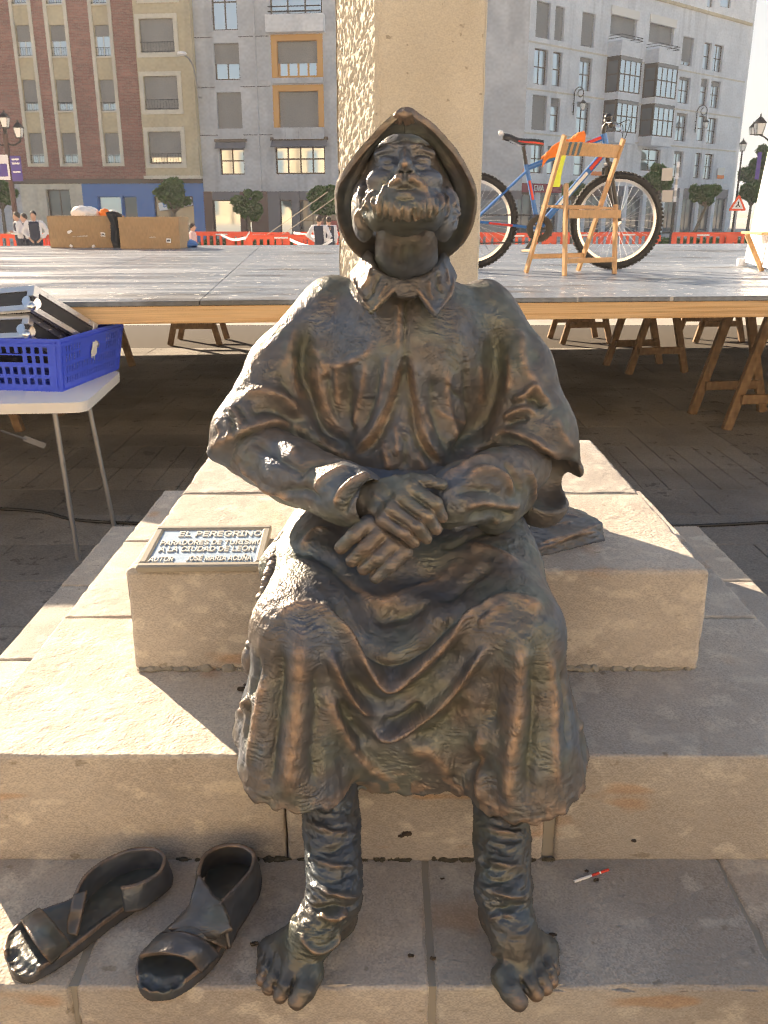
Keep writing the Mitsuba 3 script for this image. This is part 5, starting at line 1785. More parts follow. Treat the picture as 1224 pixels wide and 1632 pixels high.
def tree(u, Y, v_top, v_bot, w_px, label, seed, lean=0.0, name='street_tree', n=5200, leafsize=0.11):
    g = P(u, 340, Y)
    zt_, zb2 = P(u, v_top, Y)[2], P(u, v_bot, Y)[2]
    W_ = w_px * Y / 1400 / 1.05
    key = thing(name, label, 'tree')
    r = np.random.default_rng(seed)
    cz_, rz_ = (zt_ + zb2) / 2, (zt_ - zb2) / 2
    cs, rs, limbs = [], [], []
    fork = np.array([g[0] + lean * 0.3, Y, zb2 - 0.1])
    foot = np.array([g[0] - lean, Y, 0.0])
    limbs.append(tube(spline([foot, (foot + fork) / 2 + [0.05 * r.normal(), 0.05, 0], fork], 9), np.linspace(0.10, 0.06, 9), 9))
    for i in range(26):
        d = r.normal(size=3)
        d /= np.linalg.norm(d)
        c = np.array([g[0], Y, cz_]) + d * np.array([W_ / 2, W_ / 2, rz_]) * (0.30 + 0.55 * r.random())
        cs.append(c)
        rs.append(W_ * (0.10 + 0.11 * r.random()))
        if i < 14:
            limbs.append(tube(spline([fork, (fork + c) / 2 + r.normal(size=3) * 0.08, c], 6), np.linspace(0.04, 0.010, 6), 6))
    add(key + '__trunk', cat_(limbs), 'bark', smooth=40)
    add(key + '__crown', leaf_cloud(cs, rs, n, leafsize, seed), 'leaf')


tree(278, 40, 277, 336, 58, 'small round street tree in front of the blue shop', 1)
tree(396, 39, 285, 352, 52, 'small round street tree in front of the concrete building', 2)
tree(517, 38, 290, 345, 50, 'small street tree half hidden by the shaft', 3)
tree(5, 42, 285, 330, 46, 'street tree at the left edge behind the banner post', 4)
tree(1044, 40, 262, 308, 50, 'small clipped street tree right of the bicycle wheel', 5)
tree(1118, 42, 289, 326, 50, 'small round street tree with slanting trunk in front of the white building', 6, 0.55)
tree(1195, 48, 288, 326, 46, 'street tree behind the triangular road sign', 7)
tree(912, 44, 292, 316, 40, 'low street tree behind the wooden chair', 9)
tree(1206, 75, 232, 330, 70, 'large dark tree beyond the end of the white building', 8, 0, 'big_tree', 16000, 0.17)
def hedge(u0, u1, Y, h, label, seed):
    a, b = P(u0, 360, Y), P(u1, 360, Y)
    cs = [(x, Y, h * 0.5) for x in np.arange(a[0], b[0], 0.35)]
    key = thing('hedge', label, 'hedge')
    add(key + '__leaves', leaf_cloud(cs, [h * 0.55] * len(cs), 9000, 0.06, seed), 'leaf')
    add(key + '__stems', cat_([tube([(c[0], Y, 0), (c[0] + 0.05, Y, h * 0.7)], 0.02, 5) for c in cs]), 'bark')


hedge(330, 470, 33, 0.72, 'low clipped hedge behind the barriers on the left', 21)
hedge(1060, 1190, 34, 0.75, 'low clipped hedge behind the barriers on the right', 22)

# ---- lamp posts, brackets, signs
matt('lamp_iron', (0.035, 0.030, 0.028), 0.45, 0.3)
scene['lamp_glass'] = {'type': 'twosided', 'bsdf': {'type': 'principled', 'base_color': {'type': 'rgb', 'value': [0.80, 0.80, 0.76]}, 'roughness': 0.25, 'spec_trans': 0.0, 'specular': 0.6}}
matt('purple_print', (0.10, 0.07, 0.30), 0.6)
matt('post_brown', (0.09, 0.05, 0.04), 0.5)


def lantern(c, s, key):
    "four-sided street lantern hanging round c (bottom of the glass), s its size"
    a = lambda r, z: np.array([[r * x, r * y, z] for x, y in ((1, 1), (-1, 1), (-1, -1), (1, -1))])
    gl = trimesh.convex.convex_hull(np.vstack([a(0.14, 0), a(0.23, 0.52)]) * s)
    ro = cat_([trimesh.convex.convex_hull(np.vstack([a(0.27, 0.525), a(0.10, 0.78), a(0.05, 0.84)]) * s), trimesh.convex.convex_hull(np.vstack([a(0.03, 0.80), a(0.03, 0.98)]) * s)]
              + [tube([(0.145 * x * s, 0.145 * y * s, 0), (0.235 * x * s, 0.235 * y * s, 0.52 * s)], 0.018 * s, 5) for x, y in ((1, 1), (-1, 1), (-1, -1), (1, -1))] + [bx((-0.17 * s, -0.17 * s, -0.05 * s), (0.17 * s, 0.17 * s, -0.002))])
    k = fresh(key + '__lantern')
    for m in (gl, ro):
        m.apply_translation(c)
    add(k + '__glass', gl, 'lamp_glass')
    add(k + '__cage', ro, 'lamp_iron')


lp = thing('street_lamp', 'street lamp with several lanterns and two banners at the left edge', 'street lamp')
Yl = 30.0
pb = P(24, 340, Yl)
ztop = P(24, 214, Yl)[2]
add(lp + '__post', lathe([(0.0, 0), (0.16, 0.0), (0.16, 0.5), (0.10, 0.62), (0.085, 1.2), (0.075, ztop), (0.0, ztop)], 14, (pb[0], Yl, 0)), 'post_brown', smooth=40)
for u, v in ((9, 203), (31, 219), (-6, 219)):
    c = P(u, v, Yl)
    lantern(c, 0.52, lp)
    add(lp + '__arm', tube(spline([(pb[0], Yl, ztop - 0.25), ((pb[0] + c[0]) / 2, Yl, ztop - 0.32), (c[0], Yl, c[2] - 0.12), c], 10), 0.025, 6), 'lamp_iron')
add(lp + '__finial', tube([(pb[0], Yl, ztop), (pb[0], Yl, ztop + 0.5)], [0.05, 0.03], 8), 'lamp_iron')
for (u0, u1, v0, v1, mt) in ((1, 15, 247, 287, 'white_bag'), (23, 35, 249, 289, 'purple_print')):
    a, b = P(u0, v1, Yl), P(u1, v0, Yl)
    bn = add(lp + '__banner', bx((a[0], Yl - 0.15, a[2]), (b[0], Yl - 0.14, b[2])), mt)
    if mt == 'white_bag':
        add(bn + '__print', bx((a[0] + 0.06, Yl - 0.155, a[2] + 0.1), (b[0] - 0.06, Yl - 0.1505, a[2] + 0.48)), 'purple_print')
    else:
        for zz in (0.25, 0.5, 0.62):
            add(bn + '__print', bx((a[0] + 0.05, Yl - 0.155, a[2] + zz), (b[0] - 0.05, Yl - 0.1505, a[2] + zz + 0.05)), 'white_bag')
    add(lp + '__banner_rod', tube([(pb[0], Yl - 0.1, b[2]), ((a[0] if a[0] < pb[0] else b[0]), Yl - 0.145, b[2])], 0.012, 5), 'lamp_iron')
l2 = thing('street_lamp', 'tall street lamp with lanterns against the white sky at the right edge', 'street lamp')
Yr = 34.0
c = P(1209, 214, Yr)
pr = P(1220, 340, Yr)
lantern(c, 0.68, l2)
lantern(P(1199, 214, Yr + 2), 0.45, l2)
add(l2 + '__post', lathe([(0, 0), (0.15, 0), (0.15, 0.5), (0.08, 0.7), (0.06, c[2] - 0.4), (0, c[2] - 0.4)], 12, (pr[0], Yr, 0)), 'lamp_iron', smooth=40)
add(l2 + '__arm', tube(spline([(pr[0], Yr, c[2] - 0.5), ((pr[0] + c[0]) / 2, Yr, c[2] - 0.15), c], 8), 0.025, 6), 'lamp_iron')
a, b = P(1200, 286, Yr), P(1212, 243, Yr)
add(l2 + '__banner', bx((a[0], Yr - 0.15, a[2]), (b[0], Yr - 0.14, b[2])), 'purple_print')
l3 = thing('street_lamp', 'distant small street lamp against the sky beside the tower block', 'street lamp')
c = P(1183, 240, 62)
lantern(c, 0.75, l3)
add(l3 + '__post', lathe([(0, 0), (0.13, 0), (0.08, 0.8), (0.05, c[2]), (0, c[2])], 10, (c[0], 62, 0)), 'lamp_iron', smooth=40)


def bracket_lamp(Fc, u, v0, v1, w_px, label):
    "scrolled iron bracket with a hanging lantern on a house wall"
    key = thing('wall_lantern', label, 'lamp', 'scrolled iron lanterns on the white building')
    s, z1 = Fc.sz(u, v0)
    z0 = Fc.sz(u, v1)[1]
    h = z1 - z0
    o = lambda s_, out, z: (Fc.M @ np.array([s_, -out, z, 1]))[:3]
    Rr = h * 0.22
    pts = [o(s, 0.12, z0)] + [o(s, 0.12, z0 + h * 0.4 * k) for k in (0.5, 1, 1.6)] + [o(s, 0.12 + Rr * (1 - math.cos(t)), z1 - Rr + Rr * math.sin(t)) for t in np.linspace(0.2, math.pi, 8)]
    pts += [o(s, 0.12 + Rr * 2 - Rr * 0.62 * (1 - math.cos(t)), z1 - Rr - Rr * 0.62 * math.sin(t)) for t in np.linspace(0.3, 4.6, 10)]
    p = spline(pts, 70)
    add(key + '__bracket', tube(p, 0.035, 6), 'lamp_iron')
    for t in (0.12, 0.42):
        add(key + '__wall_tie', tube([o(s, 0, z0 + h * t), o(s, 0.14, z0 + h * t)], 0.03, 6), 'lamp_iron')
    q_ = o(s, 0.12 + 2 * Rr, z0 + h * 0.16)
    add(key + '__rod', tube([o(s, 0.12 + 2 * Rr, z1 - Rr), q_ + [0, 0, 0.75]], 0.02, 5), 'lamp_iron')
    lantern(q_, 0.75, key)


bracket_lamp(C, 914, 140, 184, 20, 'scrolled iron wall lantern above the bicycle handlebar')
bracket_lamp(C, 1110, 169, 212, 20, 'scrolled iron wall lantern near the right end of the white building')
sl_k = thing('arm_lamp', 'slender street light on a curved arm fixed where brick and concrete buildings meet', 'lamp')
o = lambda u, v, out: (A.M @ np.array([A.sz(u, v)[0], -out, A.sz(u, v)[1], 1]))[:3]
add(sl_k + '__arm', tube(spline([o(321, 156, 0.5), o(320, 140, 0.6), o(318, 115, 0.9), o(314, 100, 1.3), o(309, 96, 1.6)], 20), 0.035, 6), 'grey_steel')
for v in (140, 156):
    add(sl_k + '__wall_tie', tube([o(321, v, 0.0), o(321, v, 0.6)], 0.03, 6), 'grey_steel')
m = trimesh.creation.icosphere(2, 1.0)
m.apply_scale([0.26, 0.2, 0.11])
m.apply_translation(o(307, 94, 1.7))
add(sl_k + '__head', m, 'white_bag', smooth=True)
# triangular road-works sign and a blue direction sign seen edge-on
sgn = thing('road_sign', 'triangular white warning sign with red border near the right edge', 'road sign')
Ys = 30.0
c = P(1176, 325, Ys)
tri = sg.Polygon([(-0.24, -0.18), (0.24, -0.18), (0, 0.24)]).buffer(0.03)
Mx = np.array([[1, 0, 0, c[0]], [0, 0, -1, Ys], [0, 1, 0, c[2]], [0, 0, 0, 1.0]])
for nm, pl, d0, mt in (('border', tri, 0.0, 'barrier_red'), ('face', tri.buffer(-0.06), 0.021, 'barrier_white'), ('symbol', sg.Polygon([(-0.08, -0.10), (-0.012, 0.0), (-0.03, 0.07), (0.03, 0.07), (0.018, 0.0), (0.085, -0.10), (0.046, -0.10), (0.0, -0.036), (-0.04, -0.10)]), 0.026, 'iron')):
    m = extrude(pl, 0.02 if nm == 'border' else 0.004)
    m.apply_translation([0, 0, d0])
    m.apply_transform(Mx)
    add(sgn + '__' + nm, m, mt)
add(sgn + '__post', tube([(c[0], Ys + 0.03, 0), (c[0], Ys + 0.03, c[2])], 0.03, 8), 'concrete')
dsg = thing('direction_sign', 'grey direction board on a striped white pole right of the front wheel', 'road sign')
c = P(1077, 300, 33)
for i in range(7):
    z0, z1 = P(1077, 322 - 9.2 * i, 33)[2], P(1077, 322 - 9.2 * (i + 1), 33)[2]
    add(dsg + '__pole_band', tube([(c[0], 33, z0), (c[0], 33, z1 - 0.004)], 0.06, 10), 'white_bag' if i % 2 == 0 else 'grey_steel')
add(dsg + '__pole', tube([(c[0], 33, 0), (c[0], 33, P(1077, 322, 33)[2] - 0.004)], 0.055, 10), 'iron')
a, b = P(1054, 288, 33), P(1073, 268, 33)
add(dsg + '__board', bx((a[0], 33.0, a[2]), (b[0], 33.03, b[2])), 'grey_steel')
a, b = P(1054, 322, 33), P(1073, 303, 33)
add(dsg + '__board', bx((a[0], 33.0, a[2]), (b[0], 33.03, b[2])), 'grey_steel')

# ---------------------------------------------------------------- the bronze pilgrim
ST_ = thing('pilgrim_statue', 'dark bronze seated pilgrim with head tilted back, shell hat, cape and folded hands', 'statue')
S_ = lambda name: ST_ + '__' + name

# ---- torso under a short cape
chestC, bellyC = P(645, 570, 1.94), P(645, 715, 1.93)
armL = [P(530, 492, 1.97), P(452, 590, 1.92), P(402, 690, 1.84)]
armR = [P(772, 495, 1.99), P(822, 590, 1.94), P(856, 695, 1.88)]
tipL, tipR = P(341, 722, 1.82), P(914, 750, 1.87)
neckB = P(648, 470, 1.95)


def f_cape(p):
    d = ell(p, chestC, (0.185, 0.145, 0.175))
    d = smin(d, cap(p, P(520, 545, 1.955), P(492, 690, 1.90), 0.075, 0.085), 0.04)
    d = smin(d, cap(p, P(775, 545, 1.965), P(800, 690, 1.92), 0.07, 0.08), 0.04)
    d = smin(d, ell(p, P(648, 490, 1.97), (0.17, 0.10, 0.06)), 0.05)
    d = smin(d, ell(p, bellyC, (0.165, 0.165, 0.17)), 0.05)
    L = chain(p, armL, (0.070, 0.076, 0.084), 0.03)
    L = smin(L, cap(p, armL[2], tipL, 0.070, 0.012), 0.03)
    L = smin(L, cap(p, armL[2] + [0.0, -0.01, -0.01], P(455, 778, 1.76), 0.076, 0.03), 0.03)
    R = chain(p, armR, (0.068, 0.076, 0.086), 0.03)
    R = smin(R, cap(p, armR[2], tipR, 0.082, 0.022), 0.03)
    R = smin(R, cap(p, armR[2] + [0, 0.02, -0.01], P(862, 795, 1.86), 0.082, 0.062), 0.03)
    R = smax(R, -cap(p, P(846, 800, 1.58), P(884, 765, 1.85), 0.088, 0.058), 0.010)
    d = smin(d, L, 0.022)
    d = smin(d, R, 0.022)
    return d


cape = Clay(f_cape, (-0.50, 1.60, 0.80), (0.56, 2.24, 1.56), 0.0042)
cape.ripple(0.007, 11, 3, 3, (1, 1, 0.5))
cape.ripple(0.003, 30, 4, 2, (1, 1, 0.45), ridged=True)
cape.ripple(0.0018, 75, 5, 2)
st = cape.stroke
st([(490, 505), (486, 560), (489, 610), (520, 680), (566, 732)], -0.030, 0.020)
st([(796, 505), (792, 560), (788, 602), (772, 662), (744, 702), (705, 742)], -0.030, 0.020)
st([(647, 478), (645, 520), (645, 575)], -0.006, 0.006, taper=False)
st([(637, 478), (636, 520), (634, 560)], 0.004, 0.007)
# front edges of the cape over the tunic
st([(566, 726), (590, 702), (606, 676), (622, 640), (634, 600), (642, 560)], 0.012, 0.018, lip=-0.016, worn=0.8)
st([(653, 560), (657, 610), (664, 655), (677, 705), (706, 745)], 0.012, 0.018, lip=-0.016, worn=0.8)
st([(500, 690), (535, 716), (566, 728)], 0.008, 0.012, worn=0.6)
st([(706, 745), (750, 725), (800, 694)], 0.008, 0.012, worn=0.6)
# gathered folds of the breast
for pts, a, w in (
    ([(500, 560), (505, 600), (520, 650), (548, 700)], 0.010, 0.016), ([(560, 575), (556, 620), (556, 660), (566, 705)], -0.012, 0.012),
    ([(585, 565), (580, 610), (572, 650), (560, 690)], 0.011, 0.011), ([(605, 565), (602, 610), (592, 650), (574, 694)], -0.009, 0.008),
    ([(520, 590), (530, 640), (545, 680)], -0.009, 0.010), ([(540, 570), (538, 620), (540, 655)], 0.008, 0.010),
    ([(620, 560), (612, 610), (600, 655)], 0.006, 0.008),
    ([(690, 590), (688, 640), (700, 690), (716, 730)], -0.009, 0.011), ([(712, 580), (712, 630), (722, 680), (735, 712)], 0.010, 0.012),
    ([(740, 575), (742, 620), (748, 660), (752, 690)], -0.010, 0.010), ([(764, 575), (768, 615), (766, 650)], 0.008, 0.010),
    ([(672, 640), (676, 660), (690, 690)], 0.007, 0.008), ([(700, 600), (725, 628), (760, 650)], -0.006, 0.007), ([(690, 650), (718, 668), (750, 676)], 0.006, 0.007),
    ([(610, 700), (616, 730), (622, 752)], 0.008, 0.010), ([(645, 690), (646, 725), (644, 750)], -0.008, 0.009), ([(668, 715), (672, 735), (680, 752)], 0.007, 0.008), ([(630, 670), (632, 700), (634, 730)], 0.006, 0.007),
    ([(500, 575), (540, 583), (580, 566), (600, 540)], 0.007, 0.010), ([(490, 545), (520, 590), (500, 600)], 0.007, 0.010),
    # left arm
    ([(384, 640), (402, 628), (432, 626), (462, 642), (488, 668)], 0.020, 0.013), ([(392, 662), (425, 652), (458, 668), (486, 690)], -0.020, 0.013),
    ([(334, 716), (358, 702), (398, 683), (442, 672), (478, 682), (500, 700)], 0.018, 0.011), ([(372, 716), (412, 698), (450, 693), (480, 705)], -0.020, 0.013),
    ([(355, 650), (368, 668), (372, 690), (366, 705)], -0.010, 0.007), ([(366, 645), (380, 664), (384, 686)], 0.008, 0.006), ([(376, 645), (390, 662), (394, 680)], -0.008, 0.006), ([(345, 672), (352, 690), (350, 706)], 0.008, 0.006),
    ([(470, 560), (472, 600), (486, 640)], 0.010, 0.014), ([(440, 590), (452, 610), (470, 640)], -0.008, 0.010),
    ([(470, 520), (462, 560), (450, 590)], 0.006, 0.012),
    # right arm
    ([(812, 640), (836, 632), (850, 618), (862, 630), (880, 654)], 0.020, 0.009), ([(838, 642), (852, 634), (868, 650)], -0.024, 0.009),
    ([(800, 668), (826, 655), (845, 655), (850, 668)], 0.014, 0.008), ([(806, 678), (832, 668), (842, 674)], -0.014, 0.008),
    ([(772, 700), (800, 688), (822, 690), (850, 702), (882, 722), (912, 738), (928, 750)], 0.016, 0.009),
    ([(830, 520), (834, 570), (846, 600), (870, 625)], 0.010, 0.012), ([(848, 510), (856, 570), (872, 610), (892, 650)], -0.010, 0.013),
    ([(808, 560), (812, 600), (806, 630)], 0.006, 0.010), ([(884, 660), (896, 690), (915, 720)], 0.006, 0.010),
):
    st(pts, a * 0.68, w, worn=0.6)
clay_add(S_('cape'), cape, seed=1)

# ---- sleeves
def f_sleeve(p):
    L = chain(p, [P(395, 712, 1.83), P(470, 752, 1.70), P(548, 786, 1.60), P(572, 795, 1.575)], (0.064, 0.064, 0.056, 0.056), 0.02)
    L = smax(L, -cap(p, P(560, 790, 1.59), P(640, 815, 1.50), 0.040, 0.04), 0.006)
    R = chain(p, [P(842, 742, 1.84), P(796, 762, 1.70), P(745, 784, 1.61), P(722, 796, 1.58)], (0.050, 0.058, 0.058, 0.055), 0.02)
    R = smin(R, cap(p, P(835, 800, 1.80), P(790, 815, 1.66), 0.02, 0.045), 0.04)
    return np.minimum(L, R)


sl = Clay(f_sleeve, (-0.42, 1.45, 0.88), (0.42, 1.95, 1.25), 0.0036)
sl.ripple(0.010, 14, 11, 3)
sl.ripple(0.003, 38, 12, 2, ridged=True)
sl.ripple(0.002, 75, 13, 2)
st = sl.stroke
for pts, a, w in (
    ([(440, 748), (468, 722), (520, 714), (560, 732)], 0.014, 0.011), ([(400, 735), (440, 720), (500, 702)], -0.012, 0.010), ([(470, 770), (500, 738), (548, 735)], -0.010, 0.010),
    ([(500, 790), (520, 760), (560, 748)], 0.010, 0.009), ([(536, 812), (545, 785), (570, 765), (592, 757)], 0.012, 0.008), ([(548, 824), (556, 795), (580, 770), (600, 760)], -0.010, 0.006),
    ([(380, 740), (420, 775), (470, 796)], 0.010, 0.010), ([(430, 790), (480, 780), (520, 800)], -0.010, 0.010), ([(400, 700), (450, 735), (490, 755)], -0.008, 0.009),
    ([(700, 770), (740, 745), (790, 728)], 0.010, 0.010), ([(740, 765), (770, 750), (800, 760), (815, 790)], 0.012, 0.009), ([(720, 790), (760, 780), (800, 790)], -0.010, 0.009),
    ([(735, 812), (770, 800), (812, 806), (830, 800)], 0.014, 0.008), ([(740, 828), (780, 818), (820, 822)], -0.014, 0.009), ([(800, 735), (820, 760), (830, 790)], -0.010, 0.009), ([(830, 735), (846, 765), (850, 800)], 0.012, 0.009),
    ([(760, 835), (790, 828), (830, 835)], 0.010, 0.008),
):
    st(pts, a, w, worn=0.85)
clay_add(S_('sleeve'), sl, seed=2)

# ---- robe over lap and shins
kL, kR = P(478, 1005, 1.475), P(822, 1008, 1.475)
hL, hR = P(470, 1262, 1.43), P(838, 1268, 1.43)
lapC = np.array([0.055, 1.72, 0.845])


kLe, kRe = hL + (hL - kL) * 0.42, hR + (hR - kR) * 0.42
sL0, sL1, sR0, sR1 = P(452, 1005, 1.56), P(416, 1225, 1.52), P(855, 1005, 1.56), P(886, 1235, 1.50)


def f_robe0(p):
    a = cap(p, (-0.05, 1.97, 0.92), kL, 0.125, 0.088)
    b = cap(p, (0.17, 1.97, 0.92), kR, 0.125, 0.088)
    a = smin(a, cap(p, kL + [0, 0.005, 0], kLe, 0.082, 0.131), 0.03)
    b = smin(b, cap(p, kR + [0, 0.005, 0], kRe, 0.082, 0.131), 0.03)
    a = smin(a, cap(p, sL0, sL1 + (sL1 - sL0) * 0.5, 0.040, 0.097), 0.03)
    b = smin(b, cap(p, sR0, sR1 + (sR1 - sR0) * 0.5, 0.038, 0.092), 0.03)
    d = smin(a, b, 0.05)
    d = smin(d, rbox(p, (0.045, 1.56, 0.635), (0.20, 0.14, 0.24), 0.06), 0.05)
    d = smin(d, rbox(p, (0.05, 1.80, 0.86), (0.26, 0.20, 0.075), 0.05), 0.04)
    d = smin(d, ell(p, (0.05, 1.90, 0.98), (0.20, 0.17, 0.12)), 0.06)
    d = smin(d, cap(p, P(500, 850, 1.88), P(452, 905, 1.68), 0.05, 0.05), 0.03)
    # lap hollow between the knees
    d = smax(d, -ell(p, P(622, 985, 1.40), (0.088, 0.13, 0.095)), 0.035)
    return d


def hem_z(p):
    x = p[:, 0]
    base_ = np.interp(x, [-0.30, -0.23, -0.12, -0.05, 0.10, 0.17, 0.24, 0.30, 0.36], [0.570, 0.545, 0.533, 0.505, 0.500, 0.512, 0.512, 0.522, 0.535])
    return base_ + 0.004 * np.sin(x * 95) * np.sin(x * 37 + 1) + 0.0025 * np.sin(x * 190 + p[:, 1] * 60)


def f_robe(p):
    d = f_robe0(p)
    hz = hem_z(p)
    d = smax(d, hz - p[:, 2], 0.004)
    return d


robe = Clay(f_robe, (-0.40, 1.20, 0.48), (0.46, 2.12, 1.12), 0.0042)
zz = robe.v[:, 2]
robe.ripple(0.005, 12, 21, 3, (1, 1, 0.5))
robe.ripple(0.0025, 30, 22, 2, (2.0, 2.0, 0.35), ridged=True)
robe.ripple(0.0018, 70, 24, 2)
comb = meshkit.noise(robe.v * np.array([25, 25, 190]) + meshkit.noise(robe.v * 9, 5)[:, None] * 4, 7) - 0.5
robe.disp += 0.0020 * comb * (meshkit.noise(robe.v * 7, 8) > 0.42)
low = np.clip((0.60 - zz) / 0.06, 0, 1)
robe.disp += low * 0.006 * (meshkit.fbm(robe.v * np.array([55, 55, 12]), 2, 9) - 0.5)
robe.worn = np.maximum(robe.worn, 0.5 * np.clip((0.565 - zz) / 0.03, 0, 1) * (meshkit.noise(robe.v * 50, 3) > 0.5))
st = robe.stroke
for pts, a, w in (
    # V-shaped hanging folds
    ([(508, 950), (528, 985), (560, 1030), (594, 1068), (622, 1090), (662, 1066), (714, 1020), (758, 978), (800, 955)], 0.034, 0.010),
    ([(520, 950), (556, 1005), (596, 1048), (624, 1062), (660, 1042), (708, 1000), (760, 955)], -0.022, 0.020),
    ([(522, 1030), (530, 1058), (545, 1092), (570, 1122), (604, 1142)], 0.026, 0.009),
    ([(545, 1060), (575, 1098), (612, 1122), (660, 1100), (710, 1055), (750, 1010)], -0.016, 0.016),
    ([(590, 1150), (600, 1167), (614, 1173), (644, 1161), (684, 1132), (714, 1106), (748, 1070), (784, 1020)], 0.028, 0.0085),
    ([(606, 1148), (624, 1153), (650, 1142), (676, 1120)], -0.022, 0.011),
    ([(540, 1110), (560, 1150), (590, 1190)], -0.014, 0.014), ([(520, 1090), (532, 1140), (560, 1190), (600, 1230), (640, 1250)], 0.014, 0.014),
    ([(532, 1170), (545, 1210), (575, 1262), (585, 1285)], -0.020, 0.014), ([(560, 1180), (600, 1225), (625, 1250)], -0.008, 0.014), ([(640, 1190), (690, 1200), (720, 1240)], 0.010, 0.018), ([(650, 1180), (700, 1160), (740, 1110)], -0.012, 0.014),
    # shins
    ([(478, 985), (478, 1060), (470, 1150), (462, 1240), (458, 1290)], 0.016, 0.020), ([(498, 1060), (506, 1120), (500, 1200), (505, 1270)], -0.010, 0.012), ([(450, 1020), (444, 1120), (432, 1220), (425, 1270)], -0.016, 0.013),
    ([(430, 970), (412, 1040), (394, 1120), (370, 1185)], 0.012, 0.010), ([(424, 1070), (410, 1150), (396, 1230)], 0.010, 0.012), ([(415, 1030), (398, 1120), (386, 1200)], -0.009, 0.010),
    ([(826, 985), (828, 1060), (826, 1134), (814, 1230), (816, 1312)], 0.020, 0.017), ([(800, 1000), (792, 1060), (782, 1134), (758, 1215), (740, 1270)], -0.026, 0.018), ([(846, 1040), (850, 1130), (842, 1220), (845, 1290)], -0.014, 0.012),
    ([(872, 1020), (880, 1110), (882, 1200), (890, 1270)], 0.010, 0.014), ([(898, 1060), (905, 1130), (905, 1200)], -0.010, 0.010), ([(915, 1100), (922, 1160), (925, 1230)], 0.008, 0.008), ([(770, 1160), (762, 1220), (772, 1290)], 0.012, 0.014),
    # knees and lap
    ([(440, 985), (470, 965), (505, 968), (528, 985)], 0.008, 0.012), ([(770, 975), (800, 955), (835, 958), (868, 975)], 0.012, 0.014), ([(760, 1000), (790, 975), (815, 962)], 0.008, 0.008),
    ([(455, 880), (520, 890), (560, 930), (590, 960)], -0.016, 0.016), ([(540, 905), (575, 945), (620, 958), (680, 935), (740, 890)], 0.010, 0.014), ([(700, 960), (740, 930), (790, 900)], -0.014, 0.016), ([(590, 985), (640, 985), (690, 960)], -0.010, 0.012),
    ([(480, 875), (500, 850), (530, 848)], 0.010, 0.010), ([(740, 870), (790, 880), (830, 905)], 0.010, 0.012), ([(700, 880), (760, 850), (800, 850)], -0.010, 0.010),
):
    st(pts, a, w, worn=0.7)
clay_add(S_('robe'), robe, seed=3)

# ---- head: modelled upright, then tipped back 38 degrees
BETA = math.radians(38)
RH = np.array([[1, 0, 0], [0, math.cos(BETA), math.sin(BETA)], [0, -math.sin(BETA), math.cos(BETA)]])   # local -> world
eyeY = 1.672
CH = P(645, 255, eyeY) - RH @ np.array([0, -0.085, 0.0])
loc = lambda p: (p - CH) @ RH
wld = lambda q: np.asarray(q, float) @ RH.T + CH


def f_head(pw):
    p = loc(pw)
    x, y, z = p.T
    m = np.stack([np.abs(x), y, z], 1)
    d = ell(p, (0, 0.010, 0.030), (0.076, 0.092, 0.088))
    d = smin(d, ell(p, (0, -0.030, -0.036), (0.061, 0.062, 0.074)), 0.03)
    d = smin(d, cap(m, (0.004, -0.089, 0.024), (0.046, -0.074, 0.022), 0.012, 0.010), 0.012)          # brows
    d = smin(d, ell(m, (0.046, -0.064, -0.026), (0.022, 0.018, 0.018)), 0.016)                          # cheekbones
    d = smax(d, -ell(m, (0.031, -0.102, 0.002), (0.020, 0.016, 0.014)), 0.010)                          # sockets
    d = smin(d, ell(m, (0.031, -0.0785, 0.000), (0.0165, 0.0125, 0.0125)), 0.003)                       # closed eyes
    d = smin(d, cap(m, (0.020, -0.087, -0.013), (0.042, -0.080, -0.012), 0.0035, 0.003), 0.006)         # bags below
    nose = cap(p, (0, -0.088, 0.016), (0, -0.1175, -0.036), 0.0075, 0.0115)
    nose = smin(nose, ell(m, (0.0105, -0.104, -0.043), (0.0085, 0.0105, 0.008)), 0.006)
    nose = smin(nose, cap(p, (0, -0.085, -0.03), (0, -0.100, -0.042), 0.016, 0.013), 0.012)
    nose = smax(nose, -cap(m, (0.0070, -0.111, -0.054), (0.0065, -0.106, -0.042), 0.0042, 0.003), 0.003)
    d = smin(d, nose, 0.008)
    d = smin(d, cap(m, (0.006, -0.097, -0.061), (0.037, -0.083, -0.082), 0.0125, 0.0095), 0.006)        # moustache
    d = smin(d, cap(m, (0.037, -0.083, -0.082), (0.047, -0.070, -0.108), 0.0095, 0.008), 0.008)
    d = smin(d, ell(p, (0, -0.094, -0.0815), (0.019, 0.009, 0.0065)), 0.004)                            # lower lip
    d = smax(d, -cap(m, (0.0, -0.1045, -0.0740), (0.021, -0.094, -0.0775), 0.0026, 0.002), 0.003)       # line of the mouth
    beard = ell(p, (0, -0.066, -0.094), (0.058, 0.040, 0.026))
    beard = smin(beard, ell(m, (0.050, -0.034, -0.066), (0.022, 0.032, 0.040)), 0.02)
    d = smin(d, beard, 0.010)
    hair = ell(m, (0.074, 0.012, -0.030), (0.024, 0.044, 0.064))
    d = smin(d, hair, 0.012)
    n0, n1 = (P(648, 372, 1.80), P(648, 462, 1.93))
    d = smin(d, cap(pw, n0, n1, 0.060, 0.070), 0.012)
    d = smax(d, 1.372 - pw[:, 2], 0.004)
    return d


